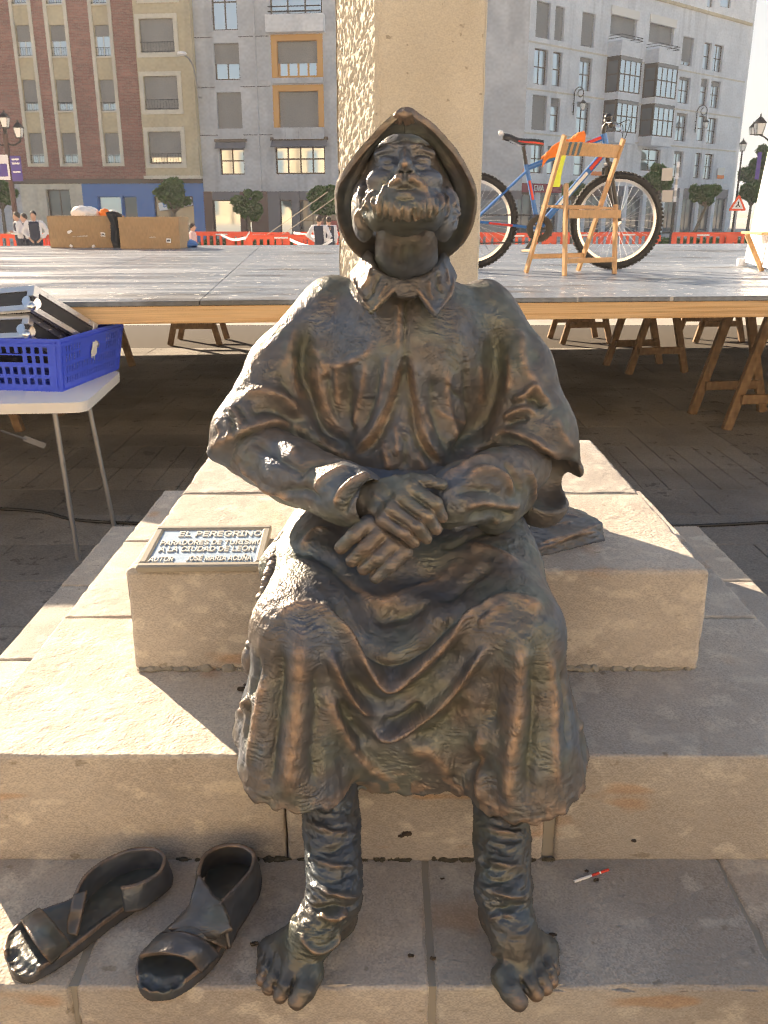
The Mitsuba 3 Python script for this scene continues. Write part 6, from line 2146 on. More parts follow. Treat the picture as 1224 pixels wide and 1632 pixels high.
head = Clay(f_head, (-0.12, 1.54, 1.36), (0.22, 1.99, 1.80), 0.0023, 1)
head.ripple(0.0035, 40, 31, 3)
st = head.stroke
q = lambda x, y: (500 + x / 4.08, 150 + y / 4.08)
rng = np.random.default_rng(12)
for i in range(44):                                   # beard locks round the jaw
    a = -1 + 2 * (i + 0.5) / 44
    x0 = 648 + 62 * a + rng.normal(0, 1.5)
    y0 = 318 - 14 * abs(a) ** 2 * (1 if abs(a) > .3 else .2) + rng.normal(0, 2) + (8 if abs(a) < 0.25 else 0)
    x1 = 648 + 62 * a + 4 * math.sin(i * 2.3) + 4 * a
    y1 = 352 - 16 * abs(a) ** 3 + rng.normal(0, 2)
    st([(x0, y0), ((x0 + x1) / 2 + rng.normal(0, 2), (y0 + y1) / 2), (x1, y1)], 0.0045, 0.0030, worn=0.5)
    st([(x0 + 2.2, y0 + 3), (x1 + 2.2, y1 - 2)], -0.0026, 0.0020)
for sx in (-1, 1):
    for i in range(11):                               # moustache hairs
        t = i / 10
        x0, y0 = 645 + sx * (5 + 26 * t), 279 + 18 * t ** 1.3
        st([(x0 - sx * 2, y0 - 3), (x0 + sx * 1, y0 + 5), (x0 + sx * 3, y0 + 13)], 0.0045, 0.0026, worn=0.7)
    for i in range(9):                                # hair in front of the ears
        x0 = 648 + sx * (66 + 14 * rng.random())
        y0 = 268 + 10 * i + rng.normal(0, 3)
        st([(x0 - sx * 8, y0 - 16), (x0, y0), (x0 + sx * (1 - 8 * (i > 5)), y0 + 22)], 0.006, 0.0045, worn=0.3)
    st([(645 + sx * 18, 257), (645 + sx * 30, 260), (645 + sx * 44, 256)], -0.0035, 0.0018, worn=0.5)       # lid line
    st([(645 + sx * 17, 250), (645 + sx * 30, 246), (645 + sx * 46, 250)], -0.003, 0.0025)                   # upper fold
    st([(645 + sx * 14, 264), (645 + sx * 28, 270), (645 + sx * 46, 265)], -0.003, 0.003)
    st([(645 + sx * 16, 268), (645 + sx * 26, 283), (645 + sx * 36, 300)], -0.003, 0.005)                    # cheek crease
    st([(645 + sx * 8, 234), (645 + sx * 24, 231), (645 + sx * 44, 236)], 0.004, 0.004, worn=0.4)            # eyebrow
st([(645, 236), (645, 250), (645, 262)], 0.003, 0.004, worn=0.5)
st([(640, 264), (645, 262), (650, 264)], 0.002, 0.006, worn=0.9)
st([(628, 304), (645, 301), (662, 304)], -0.004, 0.0025)
st([(632, 309), (645, 308), (658, 309)], 0.0035, 0.0045, worn=0.3)
st([(628, 316), (645, 319), (662, 316)], -0.004, 0.0035)
for sx in (-1, 1):
    st([(645 + sx * 5, 282), (645 + sx * 20, 290), (645 + sx * 33, 306), (645 + sx * 38, 322)], 0.0055, 0.006, worn=0.5)
    st([(645 + sx * 48, 300), (645 + sx * 55, 318), (645 + sx * 56, 336)], 0.004, 0.005, worn=0.4)
for dx in (-16, -4, 9):
    st([(648 + dx, 372), (648 + dx * 1.2, 400), (647 + dx, 430)], -0.004, 0.006)
clay_add(S_('head'), head, 'bronze_smooth', seed=4)

# ---- hat: brim folded up to a point over the forehead and hanging down at the sides
rim = [(644.6, 175.7, 1.655), (672, 189, 1.66), (703, 216, 1.68), (733, 253, 1.71), (754, 293, 1.75), (759, 312, 1.77), (757, 338, 1.79), (750, 366, 1.82), (735, 391, 1.85), (708, 414, 1.885), (672, 424, 1.91),
       (620, 424, 1.91), (580, 414, 1.885), (556, 391, 1.85), (541, 360, 1.82), (535.5, 330, 1.79), (537, 297, 1.757), (552, 271, 1.73), (581, 236, 1.69), (613, 202, 1.665)]
inn = [(645, 208, 1.692), (668, 212, 1.695), (692, 230, 1.71), (713, 262, 1.73), (726, 292, 1.762), (731, 314, 1.782), (731, 338, 1.808), (722, 358, 1.838), (707, 374, 1.865), (688, 382, 1.89), (664, 388, 1.91),
       (630, 388, 1.91), (608, 382, 1.89), (589, 374, 1.865), (572, 358, 1.838), (562, 338, 1.808), (563, 310, 1.780), (570, 284, 1.758), (590, 240, 1.715), (615, 213, 1.70)]
rows = []
for (u, v, y), (u2, v2, y2) in zip(rim, inn):
    a, b = P(u, v, y), P(u2, v2, y2)
    up = wld((0, 0, 1)) - CH
    rows.append([b + up * 0.02 + [0, 0.01, 0], b, (a + b) / 2 + up * 0.004, a])
brim_grid = regrid(rows, 200, 26, closed=True)
brim = shell(brim_grid, 0.011, 0.006, 26, 3)
v = np.array(brim.vertices)
d, par, _ = seg_dist(v, np.vstack([brim_grid[:, -1], brim_grid[:1, -1]]))
edge = np.exp(-(d / 0.006) ** 2)
crown = Clay(lambda p: smax(ell(loc(p), (0, 0.035, 0.055), (0.095, 0.105, 0.085)), -ell(loc(p), (0, 0.03, 0.0), (0.086, 0.095, 0.10)), 0.004), (-0.10, 1.62, 1.48), (0.20, 2.02, 1.86), 0.0045)
v2, f2 = np.array(crown.m.vertices), np.array(crown.m.faces)
hat = trimesh.Trimesh(np.vstack([v, v2]), np.vstack([brim.faces, f2 + len(v)]), process=False)
worn = np.r_[edge * 0.75, np.zeros(len(v2))]
add(S_('hat'), hat, 'bronze_smooth', smooth=True, color=patina(np.array(hat.vertices), worn, np.zeros(len(worn)), 5))


def f_shell(p):
    d = None
    o = P(644, 177, 1.652)
    for i in range(7):
        a = (i - 3) / 3
        e = P(644 + 21 * a + (3 if a == 0 else 0), 197 - 2 * a * a * 3, 1.672)
        e2 = (o + e) / 2 + [0, -0.008, 0.002]
        c = chain(p, [o, e2, e], [0.0022, 0.0042, 0.0036], 0.002)
        d = c if d is None else smin(d, c, 0.0018)
    return d


shl = Clay(f_shell, P(615, 205, 1.64), P(675, 165, 1.70), 0.0011, 1) if False else Clay(f_shell, (-0.01, 1.62, 1.69), (0.09, 1.70, 1.76), 0.0012, 1)
shl.worn[:] = 0.5
clay_add(S_('hat__scallop_shell'), shl, 'bronze_smooth', seed=6)

# ---- turned-down collar
def flap(p, pts, th):
    return ud_fan(p, pts) - th


def f_collar(p):
    L = [P(598, 434, 1.805), P(586, 404, 1.87), P(561, 438, 1.86), P(570, 470, 1.805), P(592, 497, 1.775), P(632, 456, 1.785)]
    R = [P(690, 438, 1.81), P(662, 457, 1.785), P(693, 501, 1.775), P(716, 472, 1.81), P(724, 440, 1.865), P(708, 408, 1.875)]
    d = np.minimum(flap(p, L, 0.006), flap(p, R, 0.006))
    d = np.minimum(d, flap(p, [P(648, 452, 1.80), P(628, 448, 1.79), P(636, 470, 1.782), P(660, 470, 1.782), P(668, 448, 1.79)], 0.006))
    ring = [P(588, 412, 1.88), P(598, 436, 1.83), P(622, 452, 1.80), P(646, 458, 1.79), P(672, 452, 1.80), P(696, 438, 1.83), P(708, 414, 1.88)]
    return smin(d, chain(p, ring, [0.011] * 7, 0.006), 0.008)


col = Clay(f_collar, (-0.10, 1.74, 1.33), (0.20, 1.92, 1.50), 0.0024)
col.ripple(0.006, 34, 41, 3)
st = col.stroke
for pts, a, w in (([(590, 470), (600, 450), (606, 436)], -0.005, 0.005), ([(576, 460), (588, 444), (592, 425)], 0.005, 0.005), ([(602, 480), (612, 462), (620, 452)], 0.005, 0.004), ([(580, 480), (590, 470), (598, 460)], -0.005, 0.004),
                  ([(592, 497), (610, 478), (632, 457)], 0.004, 0.004), ([(561, 440), (574, 470), (592, 497)], 0.004, 0.004), ([(693, 500), (678, 478), (662, 457)], 0.004, 0.004), ([(724, 440), (716, 472), (694, 500)], 0.004, 0.004),
                  ([(705, 470), (698, 452), (700, 430)], -0.005, 0.005), ([(690, 480), (684, 462), (684, 446)], 0.005, 0.005), ([(716, 456), (712, 440), (710, 425)], 0.005, 0.005)):
    st(pts, a, w, worn=0.6)
clay_add(S_('collar'), col, seed=7)

# ---- hands
zq = lambda x, y, Y: P(500 + x / 4.08, 720 + y / 4.08, Y)


def fingers(p, base, mid, tip, rb, rm, rt):
    d = None
    for b, m, t in zip(base, mid, tip):
        c = chain(p, [b, m, t], [rb, rm, rt], 0.003)
        d = c if d is None else np.minimum(d, c)
    return d


RB = [zq(632, 232, 1.540), zq(576, 300, 1.530), zq(515, 372, 1.522), zq(458, 446, 1.520)]
RM = [zq(792, 335, 1.512), zq(742, 415, 1.504), zq(676, 484, 1.499), zq(594, 532, 1.500)]
RT = [zq(836, 425, 1.520), zq(798, 506, 1.512), zq(734, 562, 1.506), zq(655, 590, 1.506)]
RW = [zq(300, 300, 1.585), zq(300, 330, 1.580)]


def f_hand_top(p):
    d = fingers(p, RB, RM, RT, 0.0138, 0.0126, 0.0110)
    palm = cap(p, RW[0] + [0, 0.01, 0], (RB[0] + RB[1]) / 2 + [0, 0.012, -0.002], 0.030, 0.019)
    palm = smin(palm, cap(p, RW[1] + [0, 0.01, -0.004], (RB[2] + RB[3]) / 2 + [0, 0.012, -0.002], 0.028, 0.017), 0.02)
    palm = smin(palm, cap(p, RB[0] + [0, .008, 0], RB[3] + [0, .008, 0], 0.014, 0.0125), 0.012)
    palm = smin(palm, cap(p, RW[0] + [-0.05, 0.03, 0.0], RW[0], 0.034, 0.031), 0.01)
    for b in RB:
        palm = smin(palm, np.linalg.norm(p - b - [0, 0.002, 0.001], axis=1) - 0.0135, 0.008)
    thumb = chain(p, [zq(420, 230, 1.575), zq(640, 185, 1.560), zq(752, 192, 1.545), zq(835, 215, 1.535)], [0.016, 0.0135, 0.0122, 0.0105], 0.004)
    return smin(smin(palm, d, 0.007), thumb, 0.006)


hand = Clay(f_hand_top, (-0.12, 1.46, 0.92), (0.16, 1.66, 1.15), 0.0021, 1)
hand.ripple(0.0022, 60, 51, 3)
st = hand.stroke
for b, m in zip(RB, RM):
    st([tuple(b + (m - b) * 0.05), tuple(b - (m - b) * 0.9 + [0, 0.012, 0])], 0.0028, 0.005, worn=0.3)
for a, b in ((0, 1), (1, 2), (2, 3)):
    g0, g1 = (RB[a] + RB[b]) / 2, (RM[a] + RM[b]) / 2
    st([tuple(g0 + (g0 - g1) * 0.25 + [0, -0.004, 0]), tuple(g0 + [0, -0.006, 0]), tuple(g1 + [0, -0.006, 0])], -0.003, 0.0035)
dR = np.min([np.linalg.norm(hand.v - q_, axis=1) for q_ in RM + RT], 0)
hand.worn = np.maximum(hand.worn, 0.9 * np.exp(-(dR / 0.013) ** 2))
dB = np.min([np.linalg.norm(hand.v - q_, axis=1) for q_ in RB], 0)
hand.worn = np.maximum(hand.worn, 0.6 * np.exp(-(dB / 0.014) ** 2))
clay_add(S_('hand'), hand, 'bronze_smooth', seed=8)

LB = [zq(352, 462, 1.535), zq(425, 535, 1.522), zq(500, 605, 1.515), zq(590, 655, 1.512)]
LM = [zq(262, 545, 1.520), zq(335, 625, 1.507), zq(415, 690, 1.500), zq(500, 735, 1.500)]
LT = [zq(178, 622, 1.525), zq(250, 708, 1.512), zq(325, 760, 1.506), zq(405, 815, 1.504)]


def f_hand_under(p):
    d = fingers(p, LB, LM, LT, 0.0152, 0.0145, 0.0128)
    palm = cap(p, zq(860, 330, 1.60), (LB[0] + LB[1]) / 2 + [0, 0.010, 0], 0.032, 0.017)
    palm = smin(palm, cap(p, zq(860, 380, 1.60), (LB[2] + LB[3]) / 2 + [0, 0.010, 0], 0.030, 0.018), 0.02)
    palm = smin(palm, cap(p, LB[0], LB[3], 0.013, 0.014), 0.01)
    thumb = chain(p, [zq(1120, 400, 1.62), zq(1020, 430, 1.580), zq(930, 478, 1.560)], [0.018, 0.014, 0.0125], 0.004)
    return np.minimum(smin(palm, d, 0.006), thumb)


hand = Clay(f_hand_under, (-0.12, 1.46, 0.86), (0.20, 1.68, 1.12), 0.0021, 1)
hand.ripple(0.0022, 60, 52, 3)
for a, b in ((0, 1), (1, 2), (2, 3)):
    g0, g1 = (LB[a] + LB[b]) / 2, (LT[a] + LT[b]) / 2
    hand.stroke([tuple(g0 + [0, -0.008, 0]), tuple(g1 + [0, -0.006, 0])], -0.003, 0.0035, taper=False)
dR = np.min([np.linalg.norm(hand.v - q_, axis=1) for q_ in LM + LT], 0)
hand.worn = 0.8 * np.exp(-(dR / 0.013) ** 2)
clay_add(S_('hand'), hand, 'bronze_smooth', seed=9)

# ---- bare feet below bandaged shins
footR = dict(shin=P(527, 1290, 1.44), ank=PZ(533, 1432, 0.395), ball=[PZ(495, 1552, .312), PZ(466, 1545, .312), PZ(447, 1535, .308), PZ(434, 1524, .304), PZ(427, 1515, .300)],
             mid=[PZ(486, 1578, .308), PZ(455, 1572, .306), PZ(437, 1560, .304), PZ(426, 1546, .302), PZ(421, 1533, .298)], tip=[PZ(474, 1594, .298), PZ(447, 1586, .294), PZ(429, 1574, .293), PZ(419, 1561, .292), PZ(418, 1547, .291)])
footL = dict(shin=P(795, 1300, 1.44), ank=PZ(803, 1428, 0.395), ball=[PZ(804, 1556, .312), PZ(832, 1546, .312), PZ(851, 1535, .308), PZ(866, 1524, .304), PZ(874, 1514, .300)],
             mid=[PZ(814, 1580, .308), PZ(845, 1570, .306), PZ(862, 1560, .304), PZ(874, 1548, .302), PZ(880, 1534, .298)], tip=[PZ(826, 1596, .298), PZ(854, 1583, .294), PZ(869, 1574, .293), PZ(879, 1564, .292), PZ(883, 1547, .291)])


def f_foot(p, q):
    rb = [0.0215, 0.0175, 0.0165, 0.0155, 0.0145]
    rm = [0.0190, 0.0148, 0.0142, 0.0132, 0.0122]
    rt = [0.0165, 0.0134, 0.0128, 0.0118, 0.0108]
    toes = None
    for i in range(5):
        c = chain(p, [q['ball'][i], q['mid'][i], q['tip'][i]], [rb[i], rm[i], rt[i]], 0.003)
        toes = c if toes is None else np.minimum(toes, c)
    ank = q['ank']
    heel = np.array([ank[0], ank[1] + 0.045, 0.315])
    b0, b4 = q['ball'][0], q['ball'][4]
    mid = (b0 + q['ball'][2]) / 2
    ins = ank + (mid - ank) * 0.55 + [0, 0, 0.012]
    d = cap(p, q['shin'] + [0, 0, 0.06], ank + [0, 0.008, 0.02], 0.053, 0.047)
    d = smin(d, cap(p, ank, ins, 0.046, 0.036), 0.02)
    d = smin(d, cap(p, ins, mid, 0.038, 0.027), 0.02)
    d = smin(d, cap(p, ins + [0, 0, -.01], b4 + (ins - b4) * 0.1, 0.036, 0.022), 0.02)
    d = smin(d, cap(p, heel, ank, 0.038, 0.040), 0.02)
    d = smin(d, cap(p, heel + [0, 0, -.01], mid + [0, 0, -.01], 0.032, 0.022), 0.015)
    d = smin(d, cap(p, b0, b4, 0.022, 0.017), 0.014)
    d = smin(d, toes, 0.008)
    return smax(d, 0.2815 - p[:, 2], 0.003)


def rings(q, side):
    "bandage turns: lips running round the shin"
    out = []
    for k, (dv, tilt) in enumerate(((30, 10), (58, -12), (84, 8), (108, -8), (128, 12), (150, -4))):
        v0 = 1290 + dv
        u0 = (527 + (533 - 527) * dv / 140) if side < 0 else (795 + 8 * dv / 140)
        out.append(([(u0 - 40, v0 - tilt), (u0, v0 + 7), (u0 + 40, v0 + tilt)], 0.009 if k % 2 == 0 else -0.008, 0.006))
    return out


for side, q_ in ((-1, footR), (1, footL)):
    lo_ = np.min([q_['shin']] + q_['tip'], 0) - 0.07
    hi_ = np.max([q_['shin']] + q_['tip'], 0) + 0.09
    lo_[2], hi_[2] = 0.26, 0.62
    hi_[1] += 0.06
    ft = Clay(lambda p: f_foot(p, q_), lo_, hi_, 0.0026, 1)
    up = np.clip((ft.v[:, 2] - 0.37) / 0.03, 0, 1)
    ft.ripple(0.013, 22, 60 + side, 3, (1, 1, 1.8), mask=0.25 + 0.75 * up)
    ft.ripple(0.007, 45, 62 + side, 2, (1, 1, 2.0), ridged=True, mask=0.2 + 0.8 * up)
    for pts, a, w in rings(q_, side):
        ft.stroke(pts, a, w, worn=0.7)
    B_, T_ = q_['ball'], q_['tip']
    for i in range(4):
        g0, g1 = (B_[i] + B_[i + 1]) / 2 + [0, 0, 0.014], (T_[i] + T_[i + 1]) / 2 + [0, 0, 0.010]
        ft.stroke([tuple(g0), tuple(g1)], -0.005, 0.004, taper=False)
    top = q_['ank'] + [0, -0.04, 0.0]
    for i in range(5):
        ft.stroke([tuple(B_[i] + [0, 0, 0.018]), tuple(B_[i] * 0.45 + top * 0.55 + [0, 0, 0.012])], 0.004, 0.005, worn=0.35)
        nail = T_[i] * 0.75 + q_['mid'][i] * 0.25 + [0, 0, 0.010]
        dn = np.linalg.norm(ft.v - nail, axis=1)
        ft.worn = np.maximum(ft.worn, 0.9 * np.exp(-(np.linalg.norm(ft.v - T_[i] - [0, -0.006, 0.002], axis=1) / 0.012) ** 2))
        ft.disp -= 0.0015 * np.exp(-((dn - 0.008) / 0.002) ** 2)
    if side < 0:
        ft.stroke([(505, 1455), (530, 1462), (556, 1448)], 0.012, 0.008, worn=0.9)
        ft.stroke([(482, 1480), (486, 1500), (506, 1515), (534, 1500), (540, 1478)], 0.009, 0.006, worn=0.7)
    else:
        ft.stroke([(768, 1470), (790, 1462), (812, 1460), (826, 1466)], 0.010, 0.006, worn=0.8)
        ft.stroke([(774, 1502), (790, 1518), (806, 1534), (818, 1520)], 0.008, 0.006, worn=0.6)
    ft.deep += 0.25
    clay_add(S_('foot'), ft, 'bronze_smooth', seed=70 + side, tone=0.8)

# ---- tail of the cloak lying on the seat, and the knotted cord at the hip
tailpts = [PZ(838, 893, Z3 - .001), PZ(962, 861, Z3 - .001), PZ(930, 818, Z3 - .001), PZ(850, 845, Z3 - .001)]
top_ = [PZ(836, 876, Z3 + .020), PZ(957, 834, Z3 + .040), PZ(903, 808, Z3 + .040), PZ(852, 822, Z3 + .05)]


def f_tail(p):
    d = cap(p, (tailpts[0] + top_[0]) / 2, (tailpts[1] + top_[1]) / 2 + [-0.01, 0.01, 0], 0.010, 0.018)
    c = trimesh.convex.convex_hull(np.array(tailpts + top_))
    n = c.facets_normal
    o = c.facets_origin
    e = None
    for k in range(len(c.faces)):
        nn = c.face_normals[k]
        t = (p - c.triangles[k][0]) @ nn
        e = t if e is None else np.maximum(e, t)
    return e - 0.002


tail = Clay(f_tail, np.min(tailpts, 0) - 0.03, np.max(top_ + tailpts, 0) + 0.04, 0.0026)
tail.ripple(0.008, 26, 81, 3)
tail.ripple(0.005, 50, 82, 2, (0.6, 1.4, 1.4), ridged=True)
for pts in ([(836, 880), (880, 868), (920, 850), (957, 834)], [(850, 830), (880, 838), (915, 832)], [(858, 824), (900, 822), (930, 826)], [(850, 870), (900, 856), (955, 846)]):
    tail.stroke(pts, 0.006, 0.005, worn=0.7)
clay_add(S_('cloak_tail'), tail, seed=10)
cord = []
cp = spline([P(452, 852, 1.74), P(440, 880, 1.66), P(430, 915, 1.60), P(418, 958, 1.575), P(405, 1012, 1.57), P(400, 1048, 1.57)], 34)
for i, c in enumerate(cp):
    m = trimesh.creation.icosphere(2, 0.0135 if i % 2 else 0.0105)
    m.apply_scale([1, 1, 0.8])
    m.apply_translation(c + 0.002 * np.array([math.sin(i * 1.9), 0, 0]))
    cord.append(m)
m = trimesh.creation.icosphere(3, 1.0)
m.apply_scale([0.022, 0.022, 0.035])
m.apply_translation(P(402, 1052, 1.57))
cord.append(m)
cord.append(tube(cp, 0.008, 8))
cast_add(S_('cord'), cat_(cord), 'bronze_smooth', 11, 0.15)

# ---------------------------------------------------------------- sandals
def sandal_sole(key, pts, toes, seed, dip):
    poly3 = np.array([PZ(u, v, Z1 + 0.012) for u, v in pts])
    xy = spline(np.vstack([poly3, poly3[:1]]), 70)[:-1, :2]
    lo, hi = xy.min(0) - 0.02, xy.max(0) + 0.02
    tp = [PZ(u, v, Z1 + 0.03) for u, v in toes]

    def f(p):
        d2 = poly_dist(p[:, 0], p[:, 1], xy)
        topz = Z1 + 0.027 + 0.006 * np.clip((d2 + 0.012) / 0.012, 0, 1)
        d = smax(d2, np.maximum(p[:, 2] - topz, Z1 + 0.0015 - p[:, 2]), 0.004)
        for t in tp:
            d = smax(d, -(np.linalg.norm((p - t) * [1, 1, 1.2], axis=1) - 0.014), 0.004)
        return d
    c = Clay(f, (lo[0], lo[1], Z1 - 0.02), (hi[0], hi[1], Z1 + 0.07), 0.0026, 1)
    c.ripple(0.004, 50, seed, 3)
    rim_ = np.clip(1 - np.abs(poly_dist(c.v[:, 0], c.v[:, 1], xy)) / 0.006, 0, 1) * (c.v[:, 2] > Z1 + 0.022)
    c.worn = 0.8 * rim_
    c.deep = 0.5 * (c.v[:, 2] > Z1 + 0.02) * (rim_ == 0)
    clay_add(key + '__sole', c, 'bronze_smooth', seed, 0.75)


def strap(key, name, rows, th, seed, nu=50, nv=14, edge=True):
    g = regrid(rows, nu, nv)
    m = shell(g, th, 0.006, 40, seed)
    v = np.array(m.vertices)
    w = np.zeros(len(v))
    for e in (g[:, 0], g[:, -1]):
        d, _, _ = seg_dist(v, e)
        w = np.maximum(w, 0.95 * np.exp(-(d / 0.004) ** 2))
    add(key + '__' + name, m, 'bronze_smooth', smooth=True, color=patina(v, w, np.zeros(len(v)), seed, 0.8))


zs = lambda x, y, z: PZ(x / 2.914, 1320 + y / 2.914, Z1 + z)
s1_ = thing('bronze_sandal', 'bronze sandal with sunlit toe at the left end of the lowest step', 'sandal', 'pair of bronze sandals')
sandal_sole(s1_, [(7, 1525), (22, 1556), (48, 1561), (80, 1546), (112, 1524), (150, 1495), (180, 1472), (212, 1450), (250, 1428), (270, 1400), (266, 1376), (244, 1366), (210, 1384), (176, 1408), (140, 1430), (105, 1448), (70, 1460), (40, 1478), (15, 1500)],
            [(20, 1520), (26, 1532), (35, 1540), (46, 1546)], 101, 0)
hp = [((340, 335), (345, 420)), ((375, 255), (385, 370)), ((420, 195), (430, 310)), ((500, 140), (510, 250)), ((610, 95), (620, 200)), ((710, 92), (715, 190)), ((762, 130), (790, 210)), ((745, 195), (790, 270)), ((690, 235), (720, 330)), ((620, 262), (650, 380)), ((560, 272), (580, 385))]
strap(s1_, 'heel_strap', [[zs(a[0], a[1], 0.075), zs((a[0] + b[0]) / 2, (a[1] + b[1]) / 2, 0.05), zs(b[0], b[1], 0.022)] for a, b in hp], 0.006, 102)
strap(s1_, 'loose_strap', [[zs(340, 312, 0.075), zs(405, 292, 0.075)], [zs(328, 370, 0.066), zs(392, 360, 0.066)], [zs(314, 430, 0.048), zs(376, 425, 0.050)], [zs(314, 490, 0.034), zs(356, 500, 0.034)]], 0.007, 103, 30, 8)
tb = [((98, 430), (185, 375)), ((112, 455), (205, 395)), ((150, 520), (250, 450)), ((200, 590), (300, 505)), ((232, 625), (330, 545))]
hts = [0.030, 0.062, 0.072, 0.056, 0.022]
strap(s1_, 'toe_strap', [[zs(a[0], a[1], h), zs((a[0] + b[0]) / 2, (a[1] + b[1]) / 2 - 4, h + 0.006), zs(b[0], b[1], h)] for (a, b), h in zip(tb, hts)], 0.007, 104, 40, 16)

s2_ = thing('bronze_sandal', 'dark bronze sandal with closed heel beside the statue foot', 'sandal', 'pair of bronze sandals')
sandal_sole(s2_, [(217, 1556), (222, 1578), (240, 1589), (268, 1588), (300, 1572), (335, 1543), (360, 1508), (378, 1470), (398, 1430), (410, 1392), (402, 1362), (380, 1352), (352, 1362), (334, 1390), (322, 1425), (300, 1456), (270, 1488), (242, 1514), (222, 1536)],
            [(232, 1560), (246, 1566), (262, 1568), (280, 1562)], 111, 0)
hp = [((925, 215), (930, 330)), ((925, 190), (905, 290)), ((950, 125), (940, 225)), ((1020, 85), (1030, 175)), ((1110, 78), (1125, 170)), ((1175, 115), (1205, 215)), ((1165, 190), (1195, 310)), ((1115, 250), (1150, 400)), ((1060, 305), (1100, 480)), ((1020, 350), (1060, 560))]
strap(s2_, 'heel_cup', [[zs(a[0], a[1], 0.088), zs((a[0] + b[0]) / 2, (a[1] + b[1]) / 2, 0.055), zs(b[0], b[1], 0.020)] for a, b in hp], 0.007, 112)
vm = [((925, 215), (880, 400)), ((960, 265), (830, 440)), ((1000, 320), (800, 460)), ((1035, 345), (790, 472)), ((1060, 400), (860, 480)), ((1080, 470), (1000, 510))]
strap(s2_, 'side_strap', [[zs(a[0], a[1], 0.084), zs((a[0] * .5 + b[0] * .5), (a[1] * .5 + b[1] * .5), 0.076), zs(b[0], b[1], 0.058)] for a, b in vm], 0.008, 113)
v3 = [((930, 330), (700, 540), .02), ((880, 400), (760, 500), .05), ((930, 430), (850, 500), .066), ((1000, 450), (950, 520), .058), ((1070, 500), (1050, 560), .022)]
strap(s2_, 'vamp', [[zs(a[0], a[1], h), zs((a[0] + b[0]) / 2, (a[1] + b[1]) / 2, h + .002), zs(b[0], b[1], h - .004)] for a, b, h in v3], 0.006, 114)
tb = [((650, 610), (735, 505)), ((668, 590), (770, 492)), ((770, 585), (860, 490)), ((870, 610), (960, 530)), ((930, 670), (1020, 590))]
hts = [0.026, 0.058, 0.070, 0.056, 0.020]
strap(s2_, 'toe_strap', [[zs(a[0], a[1], h), zs((a[0] + b[0]) / 2, (a[1] + b[1]) / 2 - 6, h + 0.006), zs(b[0], b[1], h)] for (a, b), h in zip(tb, hts)], 0.007, 115, 40, 16)

# ---------------------------------------------------------------- plaque on the seat
matt('plaque_blue', (0.27, 0.37, 0.50), 0.45, 0.0)
matt('plaque_brass', (0.38, 0.35, 0.29), 0.35, 0.4)
matt('plaque_letter', (0.52, 0.53, 0.52), 0.4, 0.2)
pq = thing('bronze_plaque', 'small bronze plaque with raised lettering lying on the stone seat at the left', 'plaque')
cs_ = [PZ(216, 906, Z3 + 0.012), PZ(418, 904, Z3 + 0.012), PZ(436, 848, Z3 + 0.012), PZ(268, 847, Z3 + 0.012)]
o_ = cs_[0]
xa_ = cs_[1] - cs_[0]
PW = np.linalg.norm(xa_)
PH = (np.linalg.norm(cs_[3] - cs_[0]) + np.linalg.norm(cs_[2] - cs_[1])) / 2
PM = frame([o_[0], o_[1], Z3 + 0.0005], xa_, cs_[3] + cs_[2] - cs_[0] - cs_[1])
PH = float(np.dot((cs_[3] + cs_[2] - cs_[0] - cs_[1]) / 2, PM[:3, 1]))
tiltM = trimesh.transformations.rotation_matrix(math.radians(3.0), [1, 0, 0])


def onplaque(nm, m, mat, **k):
    m.apply_transform(PM @ tiltM)
    return add(pq + '__' + nm, m, mat, **k)


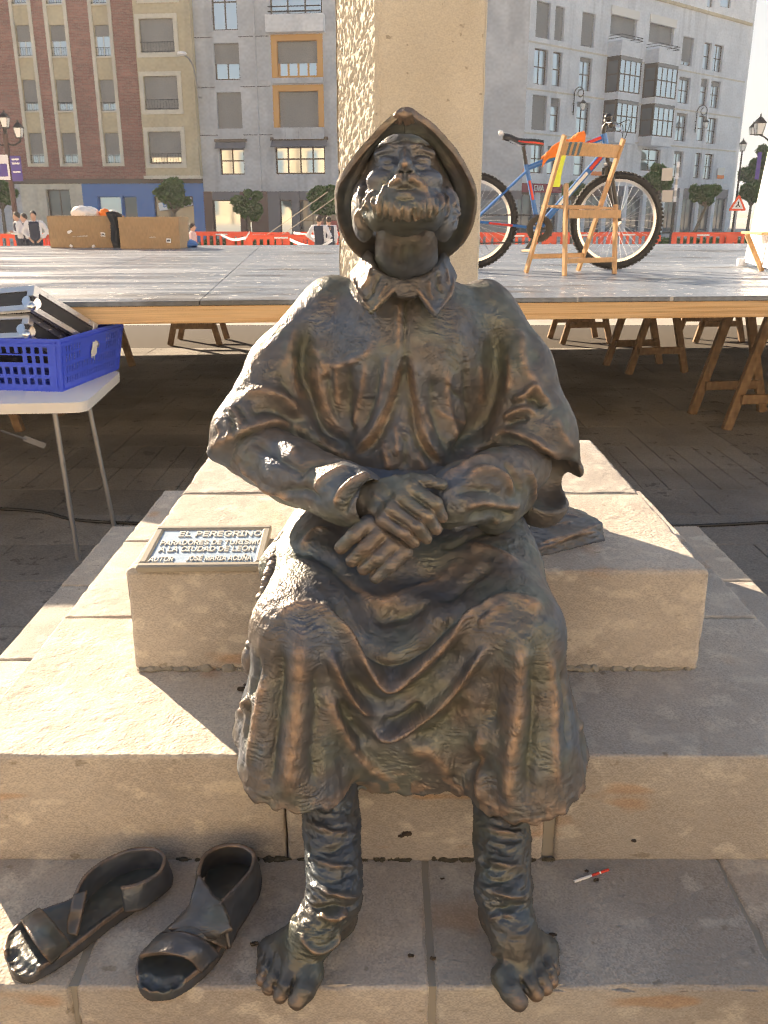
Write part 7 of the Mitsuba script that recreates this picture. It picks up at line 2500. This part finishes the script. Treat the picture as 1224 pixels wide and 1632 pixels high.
bw_ = 0.020
onplaque('plate', bx((bw_ * 0.8, bw_ * 0.8, 0.001), (PW - bw_ * 0.8, PH - bw_ * 0.8, 0.012)), 'plaque_blue')
for lo, hi in (((0, 0, 0), (PW, bw_, 0.018)), ((0, PH - bw_, 0), (PW, PH, 0.018)), ((0, bw_ + 0.001, 0), (bw_, PH - bw_ - 0.001, 0.018)), ((PW - bw_, bw_ + 0.001, 0), (PW, PH - bw_ - 0.001, 0.018))):
    onplaque('border', bx(lo, hi, 0.004), 'plaque_brass')
onplaque('support', bx((0.01, PH - 0.05, -PH * 0.05), (PW - 0.01, PH - 0.012, -0.0005)), 'plaque_brass')
for text, y, h, x0, x1 in (('EL PEREGRINO', 0.735, 0.125, 0.22, 0.93), ('PARADORES DE TURISMO', 0.520, 0.110, 0.10, 0.955), ('A LA CIUDAD DE LEON', 0.360, 0.110, 0.115, 0.90), ('AUTOR', 0.130, 0.105, 0.075, 0.27), ('JOSÉ MARIA ACUÑA', 0.140, 0.105, 0.37, 0.90)):
    t = meshkit.text_mesh(text, PH * h, 0.0035, True)
    ex_ = t.extents[0]
    t.apply_scale([(x1 - x0) * PW / ex_, 1, 1])
    t.apply_translation([x0 * PW - t.bounds[0][0], y * PH, 0.0122])
    onplaque('lettering', t, 'plaque_letter')

# ---------------------------------------------------------------- litter
stw = thing('paper_strip', 'torn red and white paper strip lying on the lowest step at the right', 'paper')
a, b = PZ(915, 1405, Z1 + 0.003), PZ(970, 1386, Z1 + 0.003)
for i, (t0, t1, mt) in enumerate(((0, 0.08, 'sticker'), (0.08, 0.5, 'sticker'), (0.5, 0.72, 'bike_red'), (0.72, 0.76, 'sticker'), (0.76, 1.0, 'bike_red'))):
    add(stw + '__band', tube([a + (b - a) * t0, a + (b - a) * t1 - (b - a) * 0.002], 0.0028, 8), mt)
rng = np.random.default_rng(44)
matt('dead_leaf', (0.06, 0.045, 0.03), 0.8)
crumbs = []
for u, v, s in ((406, 1504, 6), (648, 1328, 8), (640, 1332, 5), (655, 1523, 4), (1098, 905, 5), (950, 1402, 4), (935, 1388, 3), (1060, 855, 4), (705, 1400, 3), (1010, 1340, 4), (880, 1490, 5), (386, 1098, 9), (395, 1092, 7), (690, 1527, 4)):
    z = Z1 if v > 1370 else (Z2 if v < 1200 and v > 1000 else Z1)
    c = PZ(u, v, z + 0.004)
    if v in (1328, 1332, 1340):
        c = P(u, v, MY0 - 0.003)
    m = trimesh.creation.icosphere(1, s * 0.0011)
    m.apply_scale([1.3, 0.8, 0.35])
    m.vertices += rng.normal(size=m.vertices.shape) * 0.001
    m.apply_translation(c)
    crumbs.append(m)
add('litter', cat_(crumbs), 'dead_leaf')
tag('litter', 'dark crumbs and bits of leaf scattered on the stone steps', 'litter', None, 'stuff')

# ---------------------------------------------------------------- morning haze over the square
scene['haze_air'] = {'type': 'homogeneous', 'albedo': {'type': 'rgb', 'value': [0.93, 0.95, 0.97]}, 'sigma_t': 0.0010}
scene['haze'] = {'type': 'cube', 'to_world': T().translate([0, 90, 25.5]).scale([280, 265, 27.5]), 'bsdf': {'type': 'null'}, 'interior': {'type': 'ref', 'id': 'haze_air'}}
tag('haze', kind='stuff')
scene['camera']['medium'] = {'type': 'ref', 'id': 'haze_air'}
